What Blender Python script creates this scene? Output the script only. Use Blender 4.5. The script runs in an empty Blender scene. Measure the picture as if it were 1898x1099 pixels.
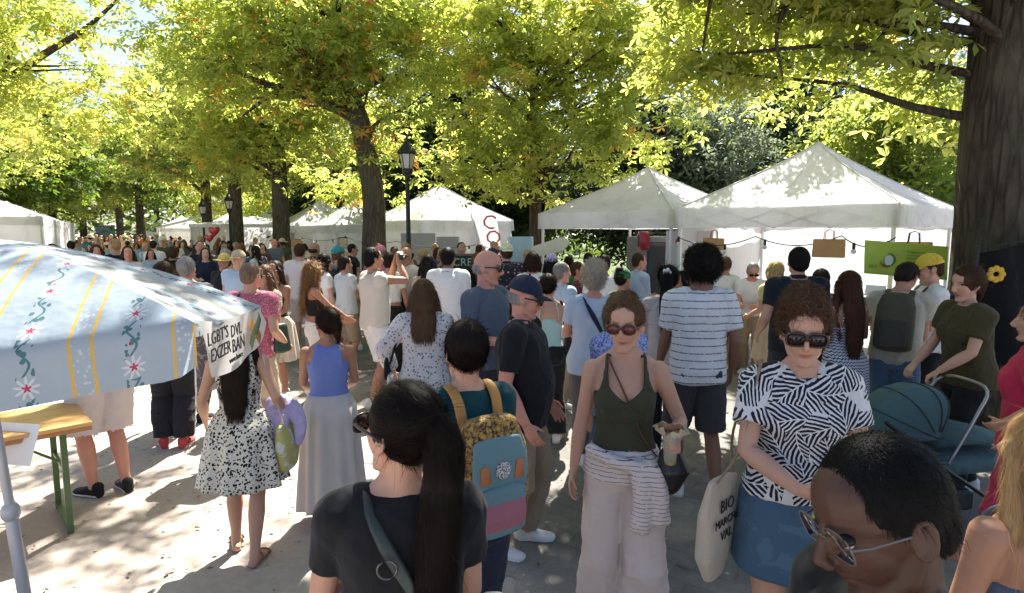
import bpy, math, random
import numpy as np
from mathutils import Vector, Matrix
R = math.radians
rng = np.random.default_rng(7)
random.seed(7)
sc = bpy.context.scene
C = sc.collection

# ---------------------------------------------------------------- camera, world, sun, exposure
FPX, HORIZ, CAMH = 1100.0, 430.0, 1.98            # focal length and horizon in photograph pixels
PITCH = math.atan((549.5 - HORIZ) / FPX)
cam = bpy.data.cameras.new('camera'); camo = bpy.data.objects.new('camera', cam); C.objects.link(camo)
cam.sensor_width = 36; cam.lens = 36 * FPX / 1898; cam.clip_start = 0.05; cam.clip_end = 2000
camo.location = (0, 0, CAMH); camo.rotation_euler = (math.pi / 2 - PITCH, 0, 0)
sc.camera = camo
SUN_EL, SUN_AZ = R(54), R(10)                       # azimuth measured from +Y towards +X
w = bpy.data.worlds.new('World'); sc.world = w; w.use_nodes = True
nt = w.node_tree; bg = nt.nodes['Background']
sky = nt.nodes.new('ShaderNodeTexSky'); sky.sky_type = 'NISHITA'; sky.sun_disc = False
sky.sun_elevation = SUN_EL; sky.sun_rotation = SUN_AZ
nt.links.new(sky.outputs[0], bg.inputs[0]); bg.inputs[1].default_value = 0.072; sky.air_density = .8; sky.dust_density = 1.6; sky.ozone_density = .7
sl = bpy.data.lights.new('sun', 'SUN'); so = bpy.data.objects.new('sun', sl); C.objects.link(so)
sl.energy = 5.0; sl.angle = R(0.55); sl.color = (1, .95, .86)
sdir = Vector((math.sin(SUN_AZ) * math.cos(SUN_EL), math.cos(SUN_AZ) * math.cos(SUN_EL), math.sin(SUN_EL)))
so.rotation_euler = sdir.to_track_quat('Z', 'Y').to_euler()
sc.view_settings.view_transform = 'Standard'; sc.view_settings.look = 'None'
sc.view_settings.gamma = 1; sc.view_settings.exposure = 1.9
sc.cycles.max_bounces = 7; sc.cycles.diffuse_bounces = 4; sc.cycles.transmission_bounces = 5
sc.cycles.transparent_max_bounces = 6; sc.cycles.use_denoising = True
sc.cycles.sample_clamp_indirect = 6; sc.cycles.caustics_reflective = False; sc.cycles.caustics_refractive = False

def ray(px, py):
    cx, cy = (px - 949) / FPX, (549.5 - py) / FPX
    return cx, math.cos(PITCH) + cy * math.sin(PITCH), -math.sin(PITCH) + cy * math.cos(PITCH)
def at(px, py, d):                                   # the point seen at a pixel, d metres ahead
    x, y, z = ray(px, py)
    return Vector((x / y * d, d, CAMH + z / y * d))
def ground(px, py):
    x, y, z = ray(px, py); t = -CAMH / z
    return Vector((x * t, y * t, 0))

# ---------------------------------------------------------------- objects
def tag(o, label=None, cat=None, group=None, kind=None):
    if label: o['label'] = label
    if cat: o['category'] = cat
    if group: o['group'] = group
    if kind: o['kind'] = kind
    return o
def empty(name, loc=(0, 0, 0), rz=0):
    o = bpy.data.objects.new(name, None); C.objects.link(o); o.empty_display_size = .2
    o.location = loc; o.rotation_euler = (0, 0, rz); return o
def mesh(V, F, smooth=True, name='mesh'):
    me = bpy.data.meshes.new(name)
    V = np.asarray(V, dtype=np.float32)
    if isinstance(F, np.ndarray) and F.ndim == 2:
        n, k = F.shape
        me.vertices.add(len(V)); me.vertices.foreach_set('co', V.ravel())
        me.loops.add(n * k); me.loops.foreach_set('vertex_index', F.astype(np.int32).ravel())
        me.polygons.add(n); me.polygons.foreach_set('loop_start', np.arange(0, n * k, k, dtype=np.int32))
        me.polygons.foreach_set('loop_total', np.full(n, k, dtype=np.int32))
        me.update(calc_edges=True)
    else:
        me.from_pydata([tuple(v) for v in V.tolist()], [], [tuple(int(i) for i in f) for f in F])
    if smooth: me.polygons.foreach_set('use_smooth', np.ones(len(me.polygons), dtype=bool))
    me.update()
    return me
def link(name, me, mats, parent=None):
    me.name = name
    if not isinstance(mats, (list, tuple)): mats = [mats]
    for m in mats: me.materials.append(m)
    o = bpy.data.objects.new(name, me); C.objects.link(o)
    if parent: o.parent = parent
    return o
class MB:                                             # collects shapes for ONE mesh
    def __init__(s): s.V = []; s.F = []; s.n = 0; s.M = []
    def add(s, VF, mi=0):
        V, F = VF; V = np.asarray(V, float); s.V.append(V)
        for f in F: s.F.append([int(i) + s.n for i in f]); s.M.append(mi)
        s.n += len(V); return s
    def build(s, name, mats, parent=None, smooth=False, loc=None, rot=None):
        me = mesh(np.vstack(s.V), s.F, smooth)
        o = link(name, me, mats, parent)
        me.polygons.foreach_set('material_index', np.array(s.M, dtype=np.int32))
        if loc is not None: o.location = loc
        if rot is not None: o.rotation_euler = rot
        return o
def box(c, d, rz=0, bev=0):
    x, y, z = d[0] / 2, d[1] / 2, d[2] / 2
    if bev:
        b = min(bev, x * .9, y * .9, z * .9); V = []; F = []
        prof = [(-z, b), (-z + b, 0), (z - b, 0), (z, b)]
        for zz, i in prof:
            a, c_ = x - i, y - i
            V += [(-a + b * .6, -c_, zz), (a - b * .6, -c_, zz), (a, -c_ + b * .6, zz), (a, c_ - b * .6, zz), (a - b * .6, c_, zz), (-a + b * .6, c_, zz), (-a, c_ - b * .6, zz), (-a, -c_ + b * .6, zz)]
        for k in range(3):
            for j in range(8): F.append((k * 8 + j, k * 8 + (j + 1) % 8, k * 8 + 8 + (j + 1) % 8, k * 8 + 8 + j))
        F.append(tuple(range(7, -1, -1))); F.append(tuple(range(24, 32)))
    else:
        V = [(sx * x, sy * y, sz * z) for sz in (-1, 1) for sx, sy in ((-1, -1), (1, -1), (1, 1), (-1, 1))]
        F = [(3, 2, 1, 0), (4, 5, 6, 7), (0, 1, 5, 4), (1, 2, 6, 5), (2, 3, 7, 6), (3, 0, 4, 7)]
    V = np.array(V, float); c0, s0 = math.cos(rz), math.sin(rz)
    V[:, :2] = V[:, :2] @ np.array([[c0, s0], [-s0, c0]])
    return V + np.array(c, float), F
def nrm(v):
    v = np.asarray(v, float); n = np.linalg.norm(v); return v / n if n > 1e-9 else v
def tube(pts, rad, side=(1, 0, 0), n=12, cap=.8, sq=2.0):
    P = np.asarray(pts, float); N = len(P)
    if np.isscalar(rad): rad = [rad] * N
    rad = [(r, r) if np.isscalar(r) else r for r in rad]
    T = np.gradient(P, axis=0) if N > 2 else np.array([P[1] - P[0]] * 2)
    rings = []; th = np.linspace(0, 2 * math.pi, n, endpoint=False)
    ct, st = np.cos(th), np.sin(th)
    ct = np.sign(ct) * np.abs(ct) ** (2 / sq); st = np.sign(st) * np.abs(st) ** (2 / sq)
    side = np.asarray(side, float); fr = []; last = None
    for i in range(N):
        t = nrm(T[i]); sd = side[i] if side.ndim == 2 else side
        if last is not None and side.ndim == 1 and abs(np.dot(nrm(sd), t)) > .9: sd = last
        s = sd - t * np.dot(sd, t)
        if np.linalg.norm(s) < 1e-3:
            sd = np.array([0, 1, 0.01]); s = sd - t * np.dot(sd, t)
        s = nrm(s); last = s; o = np.cross(t, s); fr.append((t, s, o))
    def ring(p, s, o, a, b): return p + np.outer(ct * a, s) + np.outer(st * b, o)
    t, s, o = fr[0]; a, b = rad[0]; r = min(a, b) * cap
    for ph in (68, 40): rings.append(ring(P[0] - t * r * math.sin(R(ph)), s, o, a * math.cos(R(ph)), b * math.cos(R(ph))))
    for i in range(N):
        t, s, o = fr[i]; rings.append(ring(P[i], s, o, *rad[i]))
    a, b = rad[-1]; r2 = min(a, b) * cap
    for ph in (40, 68): rings.append(ring(P[-1] + t * r2 * math.sin(R(ph)), s, o, a * math.cos(R(ph)), b * math.cos(R(ph))))
    V = np.vstack(rings + [[P[0] - fr[0][0] * r], [P[-1] + t * r2]]); K = len(rings); F = []
    for k in range(K - 1):
        for j in range(n): F.append((k * n + j, k * n + (j + 1) % n, (k + 1) * n + (j + 1) % n, (k + 1) * n + j))
    for j in range(n):
        F.append((K * n, (j + 1) % n, j)); F.append((K * n + 1, (K - 1) * n + j, (K - 1) * n + (j + 1) % n))
    return V, F
def sphere(c, r, n=14, m=9, M=None):
    r = (r, r, r) if np.isscalar(r) else r
    V = [(0, 0, -1)]
    for i in range(1, m):
        a = -math.pi / 2 + math.pi * i / m
        for j in range(n):
            b = 2 * math.pi * j / n; V.append((math.cos(a) * math.cos(b), math.cos(a) * math.sin(b), math.sin(a)))
    V.append((0, 0, 1)); V = np.array(V) * np.array(r); F = []
    if M is not None: V = V @ np.asarray(M).T
    for j in range(n):
        F.append((0, 1 + (j + 1) % n, 1 + j)); F.append((len(V) - 1, 1 + (m - 2) * n + j, 1 + (m - 2) * n + (j + 1) % n))
    for i in range(m - 2):
        for j in range(n): F.append((1 + i * n + j, 1 + i * n + (j + 1) % n, 1 + (i + 1) * n + (j + 1) % n, 1 + (i + 1) * n + j))
    return V + np.array(c, float), F
def spline(pts, k=6):                                 # smooth path through points (Catmull-Rom)
    P = [np.asarray(p, float) for p in pts]; P = [2 * P[0] - P[1]] + P + [2 * P[-1] - P[-2]]; out = []
    for i in range(1, len(P) - 2):
        for j in range(k):
            t = j / k; a, b, c, d = P[i - 1:i + 3]
            out.append(.5 * ((2 * b) + (c - a) * t + (2 * a - 5 * b + 4 * c - d) * t * t + (3 * b - a - 3 * c + d) * t ** 3))
    out.append(P[-2]); return np.array(out)

tmp_scene = bpy.data.scenes.new('tmp_build')
def remesh(parts, voxel, smooth=3):
    VV = []; FF = []; n = 0
    for V, F in parts:
        VV.append(V); FF += [[i + n for i in f] for f in F]; n += len(V)
    me = mesh(np.vstack(VV), FF)
    o = bpy.data.objects.new('t', me); tmp_scene.collection.objects.link(o)
    m = o.modifiers.new('r', 'REMESH'); m.mode = 'VOXEL'; m.voxel_size = voxel; m.adaptivity = 0
    if smooth:
        s = o.modifiers.new('s', 'SMOOTH'); s.factor = .5; s.iterations = smooth
    vl = tmp_scene.view_layers[0]; vl.update(); dg = vl.depsgraph
    out = bpy.data.meshes.new_from_object(o.evaluated_get(dg))
    bpy.data.objects.remove(o); bpy.data.meshes.remove(me)
    out.polygons.foreach_set('use_smooth', np.ones(len(out.polygons), dtype=bool))
    return out
def getV(me):
    a = np.empty(len(me.vertices) * 3, dtype=np.float32); me.vertices.foreach_get('co', a); return a.reshape(-1, 3).astype(float)
def getN(me):
    a = np.empty(len(me.vertices) * 3, dtype=np.float32); me.vertex_normals.foreach_get('vector', a); return a.reshape(-1, 3).astype(float)
def setV(me, V): me.vertices.foreach_set('co', np.asarray(V, dtype=np.float32).ravel()); me.update()
def waves(V, seed, freq, aniso=(1, 1, .45), n=7):     # soft fold-like noise, about -1..1
    g = np.random.default_rng(seed); out = np.zeros(len(V)); A = np.array(aniso)
    W = V + .35 / freq * np.sin(V[:, [1, 2, 0]] * freq * .8 + g.uniform(0, 6, 3)) * 2
    for i in range(n):
        d = nrm(g.normal(size=3)) * A * freq * g.uniform(.6, 1.9)
        q = np.sin(W @ d + g.uniform(0, 6.28)); out += q if i % 2 else 1.5 - 2.0 * np.sqrt(np.abs(q))
    return out / n * 1.6

# ---------------------------------------------------------------- materials
MATS = {}
def newmat(name):
    m = bpy.data.materials.new(name); m.use_nodes = True
    b = m.node_tree.nodes['Principled BSDF']; return m, m.node_tree, b
def N_(nt, t, **kw):
    n = nt.nodes.new(t)
    for k, v in kw.items():
        if hasattr(n, k): setattr(n, k, v)
        else: n.inputs[k.replace('_', ' ')].default_value = v
    return n
def rgb(c): return (c[0], c[1], c[2], 1)
def mixc(nt, fac, a, b):
    m = nt.nodes.new('ShaderNodeMix'); m.data_type = 'RGBA'
    for inp, v in ((m.inputs[0], fac), (m.inputs[6], a), (m.inputs[7], b)):
        if hasattr(v, 'is_linked') or hasattr(v, 'links'): nt.links.new(v, inp)
        elif isinstance(v, (tuple, list)): inp.default_value = rgb(v)
        else: inp.default_value = v
    return m.outputs[2]
def math_(nt, op, a, b=None, c=None):
    m = nt.nodes.new('ShaderNodeMath'); m.operation = op
    for i, v in enumerate((a, b, c)):
        if v is None: continue
        if hasattr(v, 'links'): nt.links.new(v, m.inputs[i])
        else: m.inputs[i].default_value = v
    return m.outputs[0]
def coords(nt, scale=(1, 1, 1), kind='Object', rot=(0, 0, 0), loc=(0, 0, 0)):
    t = nt.nodes.new('ShaderNodeTexCoord'); m = nt.nodes.new('ShaderNodeMapping')
    m.inputs['Scale'].default_value = scale; m.inputs['Rotation'].default_value = rot; m.inputs['Location'].default_value = loc
    nt.links.new(t.outputs[kind], m.inputs[0]); return m.outputs[0]
def bump(nt, b, h, strength=.3, dist=.01):
    n = nt.nodes.new('ShaderNodeBump'); n.inputs['Strength'].default_value = strength; n.inputs['Distance'].default_value = dist
    nt.links.new(h, n.inputs['Height']); nt.links.new(n.outputs[0], b.inputs['Normal'])
def noise(nt, vec, scale=5, detail=4, rough=.55):
    n = nt.nodes.new('ShaderNodeTexNoise'); n.inputs['Scale'].default_value = scale; n.inputs['Detail'].default_value = detail
    n.inputs['Roughness'].default_value = rough; nt.links.new(vec, n.inputs['Vector']); return n.outputs['Fac']
def ramp(nt, fac, lo, hi):
    return math_(nt, 'MULTIPLY_ADD', fac, 1.0 / (hi - lo), -lo / (hi - lo)) if False else _ramp(nt, fac, lo, hi)
def _ramp(nt, fac, lo, hi):
    m = nt.nodes.new('ShaderNodeMapRange'); m.inputs[1].default_value = lo; m.inputs[2].default_value = hi
    nt.links.new(fac, m.inputs[0]); return m.outputs[0]
def plain(name, col, rough=.6, metal=0, var=.12, scale=8, bmp=0, trans=0):
    key = ('p', name, tuple(col), rough, metal, var)
    if key in MATS: return MATS[key]
    m, nt, b = newmat(name); v = coords(nt)
    f = noise(nt, v, scale, 5)
    hi = [min(1, c * (1 + var)) for c in col]; lo = [c * (1 - var) for c in col]
    nt.links.new(mixc(nt, f, lo, hi), b.inputs['Base Color'])
    b.inputs['Roughness'].default_value = rough; b.inputs['Metallic'].default_value = metal
    if bmp: bump(nt, b, noise(nt, v, scale * 6, 4), bmp, .01)
    if trans:
        tr = N_(nt, 'ShaderNodeBsdfTranslucent'); tr.inputs[0].default_value = rgb(col)
        mx = nt.nodes.new('ShaderNodeMixShader'); mx.inputs[0].default_value = trans
        out = nt.nodes['Material Output']
        nt.links.new(b.outputs[0], mx.inputs[1]); nt.links.new(tr.outputs[0], mx.inputs[2]); nt.links.new(mx.outputs[0], out.inputs[0])
    MATS[key] = m; return m
def skin_mat(tone):
    key = ('skin', tone)
    if key in MATS: return MATS[key]
    base = {'pale': (.60, .37, .27), 'fair': (.52, .30, .21), 'tan': (.40, .21, .135), 'red': (.56, .27, .20), 'brown': (.20, .10, .06), 'dark': (.068, .032, .021)}[tone]
    m, nt, b = newmat('skin_' + tone)
    a = N_(nt, 'ShaderNodeAttribute', attribute_name='Col')
    v = coords(nt); f = noise(nt, v, 9, 6, .65); f2 = noise(nt, v, 90, 3)
    c1 = mixc(nt, f, [base[0] * .88, base[1] * .82, base[2] * .8], [min(1, base[0] * 1.1), base[1] * 1.12, base[2] * 1.12])
    mu = nt.nodes.new('ShaderNodeMix'); mu.data_type = 'RGBA'; mu.blend_type = 'MULTIPLY'; mu.inputs[0].default_value = 1
    nt.links.new(c1, mu.inputs[6]); nt.links.new(a.outputs['Color'], mu.inputs[7])
    nt.links.new(mu.outputs[2], b.inputs['Base Color'])
    b.inputs['Roughness'].default_value = .52; b.inputs['Subsurface Weight'].default_value = .12
    b.inputs['Subsurface Radius'].default_value = (.012, .005, .003); b.inputs['Subsurface Scale'].default_value = 1
    b.inputs['Specular IOR Level'].default_value = .35
    bump(nt, b, math_(nt, 'ADD', f2, noise(nt, v, 300, 2)), .12, .002)
    MATS[key] = m; return m
def hair_mat(col, sheen=.45):
    key = ('hair', tuple(col))
    if key in MATS: return MATS[key]
    m, nt, b = newmat('hair_fibre'); v = coords(nt, (1, 1, .18))
    f = noise(nt, v, 60, 5, .7); g = noise(nt, coords(nt), 7, 3)
    c1 = mixc(nt, _ramp(nt, f, .3, .7), [c * .45 for c in col], [min(1, c * 1.7) for c in col])
    c2 = mixc(nt, _ramp(nt, g, .4, .7), c1, [min(1, c * 1.25 + .003) for c in col])
    nt.links.new(c2, b.inputs['Base Color']); b.inputs['Roughness'].default_value = .5
    b.inputs['Specular IOR Level'].default_value = .09
    bump(nt, b, f, .5, .006)
    MATS[key] = m; return m
def fabric(name, col, kind='plain', col2=(.02, .02, .02), scale=1.0, rough=.85, fold=.5, trans=0):
    key = ('f', name, tuple(col), kind, tuple(col2), scale)
    if key in MATS: return MATS[key]
    m, nt, b = newmat(name); v = coords(nt)
    base = mixc(nt, noise(nt, v, 3, 4), [c * .92 for c in col], [min(1, c * 1.08) for c in col])
    mask = None
    if kind == 'stripes':                               # horizontal broken stripes
        sx = N_(nt, 'ShaderNodeSeparateXYZ'); dis = noise(nt, v, 6, 2)
        nt.links.new(v, sx.inputs[0]); z = math_(nt, 'ADD', sx.outputs[2], math_(nt, 'MULTIPLY', dis, .02))
        fr = math_(nt, 'FRACT', math_(nt, 'MULTIPLY', z, 22 * scale))
        mask = math_(nt, 'MULTIPLY', math_(nt, 'LESS_THAN', fr, .13), math_(nt, 'GREATER_THAN', noise(nt, v, 60, 2), .40))
    elif kind == 'vstripes':
        sx = N_(nt, 'ShaderNodeSeparateXYZ'); nt.links.new(v, sx.inputs[0])
        z = math_(nt, 'ADD', sx.outputs[0], math_(nt, 'MULTIPLY', noise(nt, v, 4, 2), .03))
        mask = math_(nt, 'LESS_THAN', math_(nt, 'FRACT', math_(nt, 'MULTIPLY', z, 28 * scale)), .25)
    elif kind == 'dots':
        vo = N_(nt, 'ShaderNodeTexVoronoi'); vo.inputs['Scale'].default_value = 45 * scale; nt.links.new(v, vo.inputs[0])
        mask = math_(nt, 'LESS_THAN', vo.outputs['Distance'], .3)
    elif kind == 'floral':                              # small dark sprigs
        vo = N_(nt, 'ShaderNodeTexVoronoi'); vo.inputs['Scale'].default_value = 38 * scale
        nz = N_(nt, 'ShaderNodeTexNoise'); nz.inputs['Scale'].default_value = 45 * scale; nt.links.new(v, nz.inputs[0])
        mx = nt.nodes.new('ShaderNodeVectorMath'); mx.operation = 'MULTIPLY_ADD'; mx.inputs[1].default_value = (.022, .022, .022)
        nt.links.new(nz.outputs['Color'], mx.inputs[0]); nt.links.new(v, mx.inputs[2]); nt.links.new(mx.outputs[0], vo.inputs[0])
        mask = math_(nt, 'LESS_THAN', vo.outputs['Distance'], .40)
    elif kind == 'leaf':                                # palm fronds: bands fanned round voronoi centres
        vo = N_(nt, 'ShaderNodeTexVoronoi'); vo.inputs['Scale'].default_value = 7.5 * scale
        v2 = coords(nt, (1, .75, 1)); nt.links.new(v2, vo.inputs[0])
        sub = nt.nodes.new('ShaderNodeVectorMath'); sub.operation = 'SUBTRACT'; nt.links.new(v2, sub.inputs[0]); nt.links.new(vo.outputs['Position'], sub.inputs[1])
        # position output is already in scaled space / scale
        sx = N_(nt, 'ShaderNodeSeparateXYZ'); nt.links.new(sub.outputs[0], sx.inputs[0])
        cs = N_(nt, 'ShaderNodeSeparateColor'); nt.links.new(vo.outputs['Color'], cs.inputs[0])
        th = math_(nt, 'MULTIPLY', cs.outputs[0], 12.5); ct, st = math_(nt, 'COSINE', th), math_(nt, 'SINE', th); X, Z = sx.outputs[0], sx.outputs[2]
        A_ = math_(nt, 'ADD', math_(nt, 'MULTIPLY', X, ct), math_(nt, 'MULTIPLY', Z, st)); B_ = math_(nt, 'SUBTRACT', math_(nt, 'MULTIPLY', Z, ct), math_(nt, 'MULTIPLY', X, st))
        B_ = math_(nt, 'ABSOLUTE', math_(nt, 'ADD', B_, math_(nt, 'MULTIPLY', math_(nt, 'MULTIPLY', A_, A_), 2.5)))
        ph = math_(nt, 'ADD', math_(nt, 'MULTIPLY', math_(nt, 'SUBTRACT', A_, math_(nt, 'MULTIPLY', B_, 1.25)), 265 * scale), math_(nt, 'MULTIPLY', noise(nt, v2, 14, 3), 9))
        m1 = math_(nt, 'GREATER_THAN', math_(nt, 'SINE', ph), math_(nt, 'MULTIPLY_ADD', B_, 9 * scale, -.45))
        m2 = math_(nt, 'GREATER_THAN', B_, .0022); m3 = math_(nt, 'LESS_THAN', B_, math_(nt, 'MULTIPLY_ADD', noise(nt, v2, 30, 2), .03 / scale, .050 / scale))
        mask = math_(nt, 'MULTIPLY', math_(nt, 'MULTIPLY', math_(nt, 'MULTIPLY', m1, m2), m3), math_(nt, 'LESS_THAN', math_(nt, 'ADD', vo.outputs['Distance'], math_(nt, 'MULTIPLY', noise(nt, v2, 22, 3), .45)), 1.02))
    elif kind == 'zigzag':
        sx = N_(nt, 'ShaderNodeSeparateXYZ'); nt.links.new(v, sx.inputs[0])
        zz = math_(nt, 'PINGPONG', sx.outputs[0], .012)
        fr = math_(nt, 'FRACT', math_(nt, 'MULTIPLY', math_(nt, 'ADD', sx.outputs[2], zz), 42 * scale))
        mask = math_(nt, 'LESS_THAN', fr, .4)
    elif kind == 'blot':
        mask = math_(nt, 'GREATER_THAN', noise(nt, v, 22 * scale, 3), .56)
    elif kind == 'mottle':
        mask = _ramp(nt, noise(nt, v, 70 * scale, 4, .8), .42, .58)
    if mask is not None: base = mixc(nt, mask, base, tuple(col2))
    nt.links.new(base, b.inputs['Base Color']); b.inputs['Roughness'].default_value = rough
    b.inputs['Specular IOR Level'].default_value = .18
    b.inputs['Sheen Weight'].default_value = .08
    h = math_(nt, 'ADD', math_(nt, 'MULTIPLY', noise(nt, coords(nt, (1, 1, .5)), 9, 3, .5), 1.0), math_(nt, 'MULTIPLY', noise(nt, v, 420, 2), .05))
    bump(nt, b, h, fold, .05)
    if trans:
        tr = N_(nt, 'ShaderNodeBsdfTranslucent'); nt.links.new(base, tr.inputs[0])
        mx = nt.nodes.new('ShaderNodeMixShader'); mx.inputs[0].default_value = trans
        nt.links.new(b.outputs[0], mx.inputs[1]); nt.links.new(tr.outputs[0], mx.inputs[2]); nt.links.new(mx.outputs[0], nt.nodes['Material Output'].inputs[0])
    MATS[key] = m; return m
# ================================================================ ground, pavement, lawn
def ground_mats():
    m, nt, b = newmat('gravel_ground'); v = coords(nt)
    big = noise(nt, v, .35, 6, .6); fine = noise(nt, v, 14, 8, .75); grit = noise(nt, v, 160, 3, .7)
    c = mixc(nt, _ramp(nt, big, .35, .65), (.46, .395, .34), (.60, .54, .485))
    c = mixc(nt, _ramp(nt, fine, .35, .7), mixc(nt, .5, c, (.30, .24, .20)), c)
    c = mixc(nt, _ramp(nt, grit, .55, .75), c, (.55, .50, .45))
    vo = N_(nt, 'ShaderNodeTexVoronoi'); vo.inputs['Scale'].default_value = 5; nt.links.new(v, vo.inputs[0])
    c = mixc(nt, math_(nt, 'LESS_THAN', vo.outputs['Distance'], .045), c, (.12, .08, .05))
    nt.links.new(c, b.inputs['Base Color']); b.inputs['Roughness'].default_value = .95; b.inputs['Specular IOR Level'].default_value = .1
    bump(nt, b, math_(nt, 'ADD', fine, math_(nt, 'MULTIPLY', grit, .6)), .55, .03)
    m2, nt, b = newmat('paving_stone'); v = coords(nt, rot=(0, 0, R(33)))
    br = N_(nt, 'ShaderNodeTexBrick'); br.inputs['Scale'].default_value = 1; br.inputs['Brick Width'].default_value = .22; br.inputs['Row Height'].default_value = .16
    br.inputs['Mortar Size'].default_value = .008; br.inputs['Mortar Smooth'].default_value = .6
    br.inputs['Color1'].default_value = (.175, .166, .154, 1); br.inputs['Color2'].default_value = (.20, .19, .177, 1); br.inputs['Mortar'].default_value = (.155, .146, .133, 1)
    dv = nt.nodes.new('ShaderNodeVectorMath'); dv.operation = 'MULTIPLY_ADD'; dv.inputs[1].default_value = (.03, .03, 0)
    nz = N_(nt, 'ShaderNodeTexNoise'); nz.inputs['Scale'].default_value = 6; nt.links.new(v, nz.inputs[0]); nt.links.new(nz.outputs['Color'], dv.inputs[0]); nt.links.new(v, dv.inputs[2]); nt.links.new(dv.outputs[0], br.inputs[0])
    g1 = noise(nt, v, 1.1, 7, .7); g2 = noise(nt, v, 90, 4, .7)
    c = mixc(nt, _ramp(nt, g1, .34, .52), (.34, .30, .265), br.outputs['Color'])
    sy = N_(nt, 'ShaderNodeSeparateXYZ'); nt.links.new(coords(nt), sy.inputs[0]); dd = math_(nt, 'ADD', math_(nt, 'MULTIPLY', sy.outputs[0], float(math.cos(R(34.5)))), math_(nt, 'MULTIPLY', sy.outputs[1], float(math.sin(R(34.5)))))
    c = mixc(nt, _ramp(nt, math_(nt, 'ADD', dd, math_(nt, 'MULTIPLY', g1, 1.6)), 2.3, 3.2), (.46, .40, .345), c)
    c = mixc(nt, _ramp(nt, g2, .3, .8), mixc(nt, .4, c, (.09, .085, .08)), c)
    nt.links.new(c, b.inputs['Base Color']); b.inputs['Roughness'].default_value = .85; b.inputs['Specular IOR Level'].default_value = .2
    bump(nt, b, math_(nt, 'ADD', math_(nt, 'MULTIPLY', br.outputs['Fac'], -.3), math_(nt, 'MULTIPLY', g2, .5)), .5, .02)
    m3, nt, b = newmat('lawn_grass'); v = coords(nt)
    c = mixc(nt, _ramp(nt, noise(nt, v, 2.5, 8, .8), .3, .7), (.05, .085, .02), (.13, .17, .045))
    nt.links.new(c, b.inputs['Base Color']); b.inputs['Roughness'].default_value = .9; bump(nt, b, noise(nt, v, 80, 4), .8, .05)
    return m, m2, m3
GM, PM, LM = ground_mats()
AV = np.array([-math.sin(R(34.5)), math.cos(R(34.5))]); AN = np.array([math.cos(R(34.5)), math.sin(R(34.5))])   # along the avenue, across it to the right
def quad(pts, z=0): return [(p[0], p[1], z) for p in pts], [(0, 1, 2, 3)]
tag(MB().add(quad([(-500, -60), (500, -60), (500, 900), (-500, 900)])).build('ground', [GM]), kind='structure')
# paved strip, its left edge ragged where gravel spreads over it
n = 1100; gg = np.random.default_rng(3); rg_ = np.convolve(gg.normal(size=n + 9), np.ones(4) / 4, 'same') * .035; L0 = np.array([1.9, .2]); V = []; F = []
for i in range(n + 1):
    t = i / n * 60 - 2; p = L0 + AV * t * .55 + AN * (rg_[i] + .05 * math.sin(t * 5.1) + .04 * math.sin(t * 13.7 + 1) + .10 * math.sin(t * 1.3)); q = L0 + AV * t * .55 + AN * 10.5
    V += [(p[0], p[1], .004), (q[0], q[1], .004)]
for i in range(n): F.append((2 * i, 2 * i + 1, 2 * i + 3, 2 * i + 2))
V2 = [(x, y - 3.2 if i < 2 else y, z) for i, (x, y, z) in enumerate(V)]
tag(link('pavement', mesh(V2, F, False), PM), kind='structure')
lo = AN * 13.2; pts = [lo + AV * -40, lo + AN * 140 + AV * -40, lo + AN * 140 + AV * 260, lo + AV * 260]
tag(MB().add(quad(pts, .008)).build('lawn', [LM]), kind='structure')

# fallen leaves and small stones
g = np.random.default_rng(5); n = 1900; P = np.stack([g.uniform(-7, 5, n), g.uniform(2.2, 15, n), np.full(n, .012)], 1); an = g.uniform(0, 6.28, n); S_ = g.uniform(.005, .022, n) ** 1.0 * (1 + P[:, 1] * .06); V = []
for k in range(4): a = an + k * math.pi / 2; r_ = S_ * (1 if k % 2 else .55); V.append(P + np.stack([np.cos(a) * r_, np.sin(a) * r_, g.uniform(0, .008, n)], 1))
tag(link('fallen_leaves', mesh(np.stack(V, 1).reshape(-1, 3), np.arange(4 * n).reshape(-1, 4), False), plain('dry_leaf', (.15, .095, .05), .8, var=.7, scale=3)), 'dry brown leaf scraps scattered over the gravel and paving', 'leaves', kind='stuff')
V, F, nn_ = [], [], 0
for i in range(700):
    q = sphere((g.uniform(-5.5, 4), g.uniform(2.3, 9), .004), (g.uniform(.006, .018), g.uniform(.006, .014), g.uniform(.004, .010)), 6, 4); V.append(q[0]); F += [[i_ + nn_ for i_ in f] for f in q[1]]; nn_ += len(q[0])
tag(link('pebbles', mesh(np.vstack(V), F), plain('pebble_stone', (.42, .38, .34), .85, var=.5, scale=2)), 'small loose pebbles scattered over the pale gravel', 'pebbles', kind='stuff')
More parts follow.
